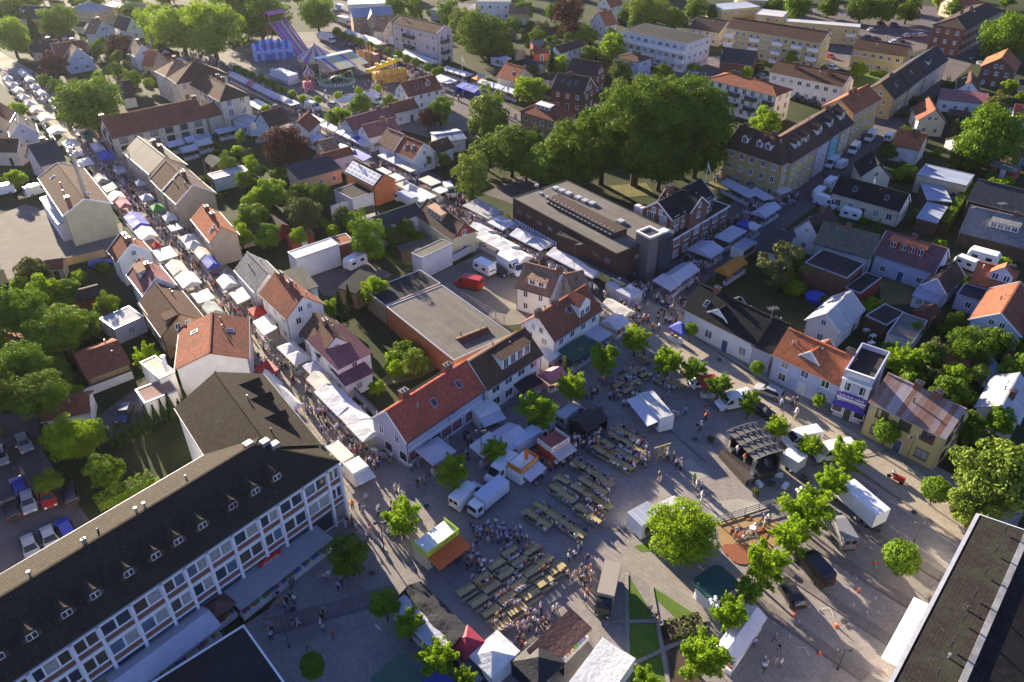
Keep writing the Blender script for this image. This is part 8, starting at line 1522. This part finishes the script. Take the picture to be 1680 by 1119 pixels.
crowd([(555, 842), (660, 800), (700, 850), (640, 905), (590, 900)], 34, 'standing before the office block'); crowd([(400, 945), (480, 900), (570, 950), (540, 1080), (430, 1040)], 26, 'walking in the lower shade'); crowd([(1050, 420), (1180, 400), (1330, 380), (1180, 560), (980, 700), (930, 620)], 26, 'waiting beside the brown bar', 'G', ('stand', 'talk')); crowd([(1050, 560), (1200, 230), (1330, 200), (1400, 420), (1380, 800), (1180, 720)], 22, 'standing by the black lorry', 'L')
crowd([(0, 100), (200, 80), (640, 340), (520, 600), (200, 560), (0, 620)], 14, 'walking in the open square', 'K'); crowd([(640, 200), (1000, 40), (1060, 140), (1000, 330), (820, 330)], 22, 'before the black tent', 'M', ('stand', 'talk')); crowd([(1540, 300), (1680, 300), (1680, 600), (1560, 520)], 10, 'at the end of the tables', 'M')
crowd([(640, 690), (740, 730), (790, 760), (700, 800), (620, 770)], 26, 'walking before the red shop'); crowd([(700, 640), (860, 720), (820, 790), (700, 760)], 10, 'between the delivery vans'); crowd([(985, 490), (1070, 470), (1130, 505), (1100, 545), (1010, 545)], 95, 'in the crowd at the crossing'); crowd([(880, 570), (985, 555), (1040, 640), (980, 680), (920, 620)], 44, 'in the upper square')
crowd([(1050, 610), (1160, 640), (1180, 700), (1090, 720), (1000, 660)], 22, 'around the food trailer'); crowd([(470, 620), (520, 590), (610, 690), (650, 740), (575, 800), (540, 740)], 64, 'walking at the street mouth'); crowd([(1100, 450), (1190, 370), (1290, 310), (1310, 330), (1210, 400), (1130, 480)], 190, 'in the right market street'); crowd([(1180, 285), (1280, 300), (1270, 320), (1170, 300)], 30, 'under the yellow corner building')
crowd([(0, 130), (60, 125), (110, 165), (160, 205), (210, 255), (260, 310), (300, 365), (350, 425), (405, 480), (455, 550), (500, 600), (450, 620), (395, 565), (330, 500), (270, 430), (225, 370), (180, 300), (130, 230), (60, 160)], 620, 'in the left market street'); crowd([(290, 95), (400, 140), (480, 190), (570, 245), (650, 300), (730, 350), (800, 400), (900, 455), (985, 500), (985, 480), (900, 425), (820, 370), (740, 315), (650, 262), (550, 205), (440, 140), (330, 85)], 430, 'in the middle market street')
crowd([(560, 60), (700, 115), (860, 200), (840, 215), (690, 140), (550, 80)], 130, 'in the far market row'); crowd([(440, 120), (640, 90), (720, 140), (640, 180), (500, 160)], 110, 'on the fairground'); crowd([(100, 200), (1280, 900), (1400, 1000), (900, 1000)], 1, 'on the playground', 'K'); crowd([(700, 900), (1250, 800), (1250, 1000), (900, 1080)], 9, 'on the orange playground', 'K'); crowd([(850, 700), (1100, 800), (1150, 1000), (950, 1050)], 8, 'in the right car park', 'E'); crowd([(600, 350), (780, 360), (860, 560), (760, 560)], 5, 'on the cobbled street', 'J', ('walk',)); crowd([(100, 550), (180, 640), (230, 720), (150, 640)], 7, 'sitting beside the lawn', 'E', ('sit',))
for x, y in ((.5, -.2), (-.4, .3), (0, -.5), (-.7, -.5)):      # the band
    q = stg.location; sa = stg.rotation_euler.z; addp(q.x + 2.4 * (x * math.cos(sa) - y * math.sin(sa)), q.y + 2.4 * (x * math.sin(sa) + y * math.cos(sa)), sa + rp.uniform(-.4, .4), 'talk', 'performing on the stage', 1.1)
e = G('N', 395, 440, 1.2); addp(e.x, e.y, rad(50), 'sit', 'riding the red moped', .35)
PEOPLE.sort(key=lambda p: p['x'] ** 2 + p['y'] ** 2 + 75 ** 2 - (400 if p['p'] == 'sit' else 0))
for p in PEOPLE[:300]:
    o = link('person', PM[p['p']], None, (p['x'], p['y'], p['z']), p['a'], (p['k'],) * 3); setmat(o, 1, SHIRT[p['s']]); setmat(o, 2, TROU[p['t']]); setmat(o, 3, HAIR[p['h']]); tag(o, 'person in %s top and %s trousers %s' % (p['s'], p['t'], p['pl']), 'person', 'people at the market')
# everyone further off: one mass
pal = [SKIN, SHOE] + list(SHIRT.values()) + list(TROU.values()) + HAIR; si = {n: 2 + i for i, n in enumerate(SHIRT)}; ti = {n: 2 + len(SHIRT) + i for i, n in enumerate(TROU)}; hi = 2 + len(SHIRT) + len(TROU)
base = {}
for k in PK_:
    m = PL[k]; co = np.empty(3 * len(m.vertices)); m.vertices.foreach_get('co', co); ls = np.empty(len(m.polygons), int); lt = np.empty(len(m.polygons), int); mi = np.empty(len(m.polygons), int); vi = np.empty(len(m.loops), int)
    m.polygons.foreach_get('loop_start', ls); m.polygons.foreach_get('loop_total', lt); m.polygons.foreach_get('material_index', mi); m.loops.foreach_get('vertex_index', vi); base[k] = (co.reshape(-1, 3), ls, lt, mi, vi)
AC, AV, AS, AM = [], [], [], []; nv = nl = 0
for p in PEOPLE[300:]:
    co, ls, lt, mi, vi = base[p['p']]; a = p['a']; R_ = np.array([[math.cos(a), math.sin(a), 0], [-math.sin(a), math.cos(a), 0], [0, 0, 1]]); AC.append((co * p['k']) @ R_ + [p['x'], p['y'], p['z']]); AV.append(vi + nv); AS.append(ls + nl); AM.append(np.array([0, si[p['s']], ti[p['t']], hi + p['h'], 1])[mi]); nv += len(co); nl += len(vi)
me = bpy.data.meshes.new('crowd'); AC = np.concatenate(AC); AV = np.concatenate(AV); AS = np.concatenate(AS); AM = np.concatenate(AM); me.vertices.add(len(AC)); me.vertices.foreach_set('co', AC.ravel().astype(np.float32)); me.loops.add(len(AV)); me.loops.foreach_set('vertex_index', AV.astype(np.int32)); me.polygons.add(len(AS)); me.polygons.foreach_set('loop_start', AS.astype(np.int32)); me.polygons.foreach_set('material_index', AM.astype(np.int32))
for m in pal: me.materials.append(m)
me.update(calc_edges=True); o = link('crowd', me); o['kind'] = 'stuff'; o['label'] = 'dense crowd of small far off market visitors filling the streets'
print('people', len(PEOPLE))
# ------------------------------------------------------------------ haze
v = MB(); v.box(-3050, 3050, -650, 5050, -1, 90); hz = v.mesh('haze', bpy.data.materials.new('haze'), False, False); hm = hz.materials[0]; hm.use_nodes = True; nt = hm.node_tree; nt.nodes.remove(nt.nodes['Principled BSDF']); pv = nt.nodes.new('ShaderNodeVolumePrincipled'); pv.inputs['Color'].default_value = (.86, .88, .95, 1); pv.inputs['Density'].default_value = .000035; pv.inputs['Anisotropy'].default_value = .55; nt.links.new(pv.outputs[0], nt.nodes['Material Output'].inputs['Volume'])
o = link('haze', hz); o['kind'] = 'stuff'
# ------------------------------------------------------------------ labels that still repeat get their place in the row
ORD = ['leftmost', 'second from left', 'third from left', 'fourth from left', 'fifth from left', 'sixth from left', 'seventh from left', 'eighth from left', 'ninth from left', 'tenth from left', 'eleventh from left', 'twelfth from left']
by = {}
for o in THINGS: by.setdefault(o['label'], []).append(o)
for lab, os_ in by.items():
    if len(os_) < 2: continue
    os_.sort(key=lambda o: to_px(o.location)[0]); w = lab.split(' ')
    for i, o in enumerate(os_): o['label'] = ' '.join(w[:12]) + ', ' + (ORD[i] if i < 12 else ('rightmost' if i == len(os_) - 1 else '%dth from left' % (i + 1)))
seen = {}
for o in THINGS:
    seen.setdefault(o['label'], []).append(o)
for lab, os_ in seen.items():
    if len(os_) > 1:
        for o in os_: o['group'] = o.get('group') or lab
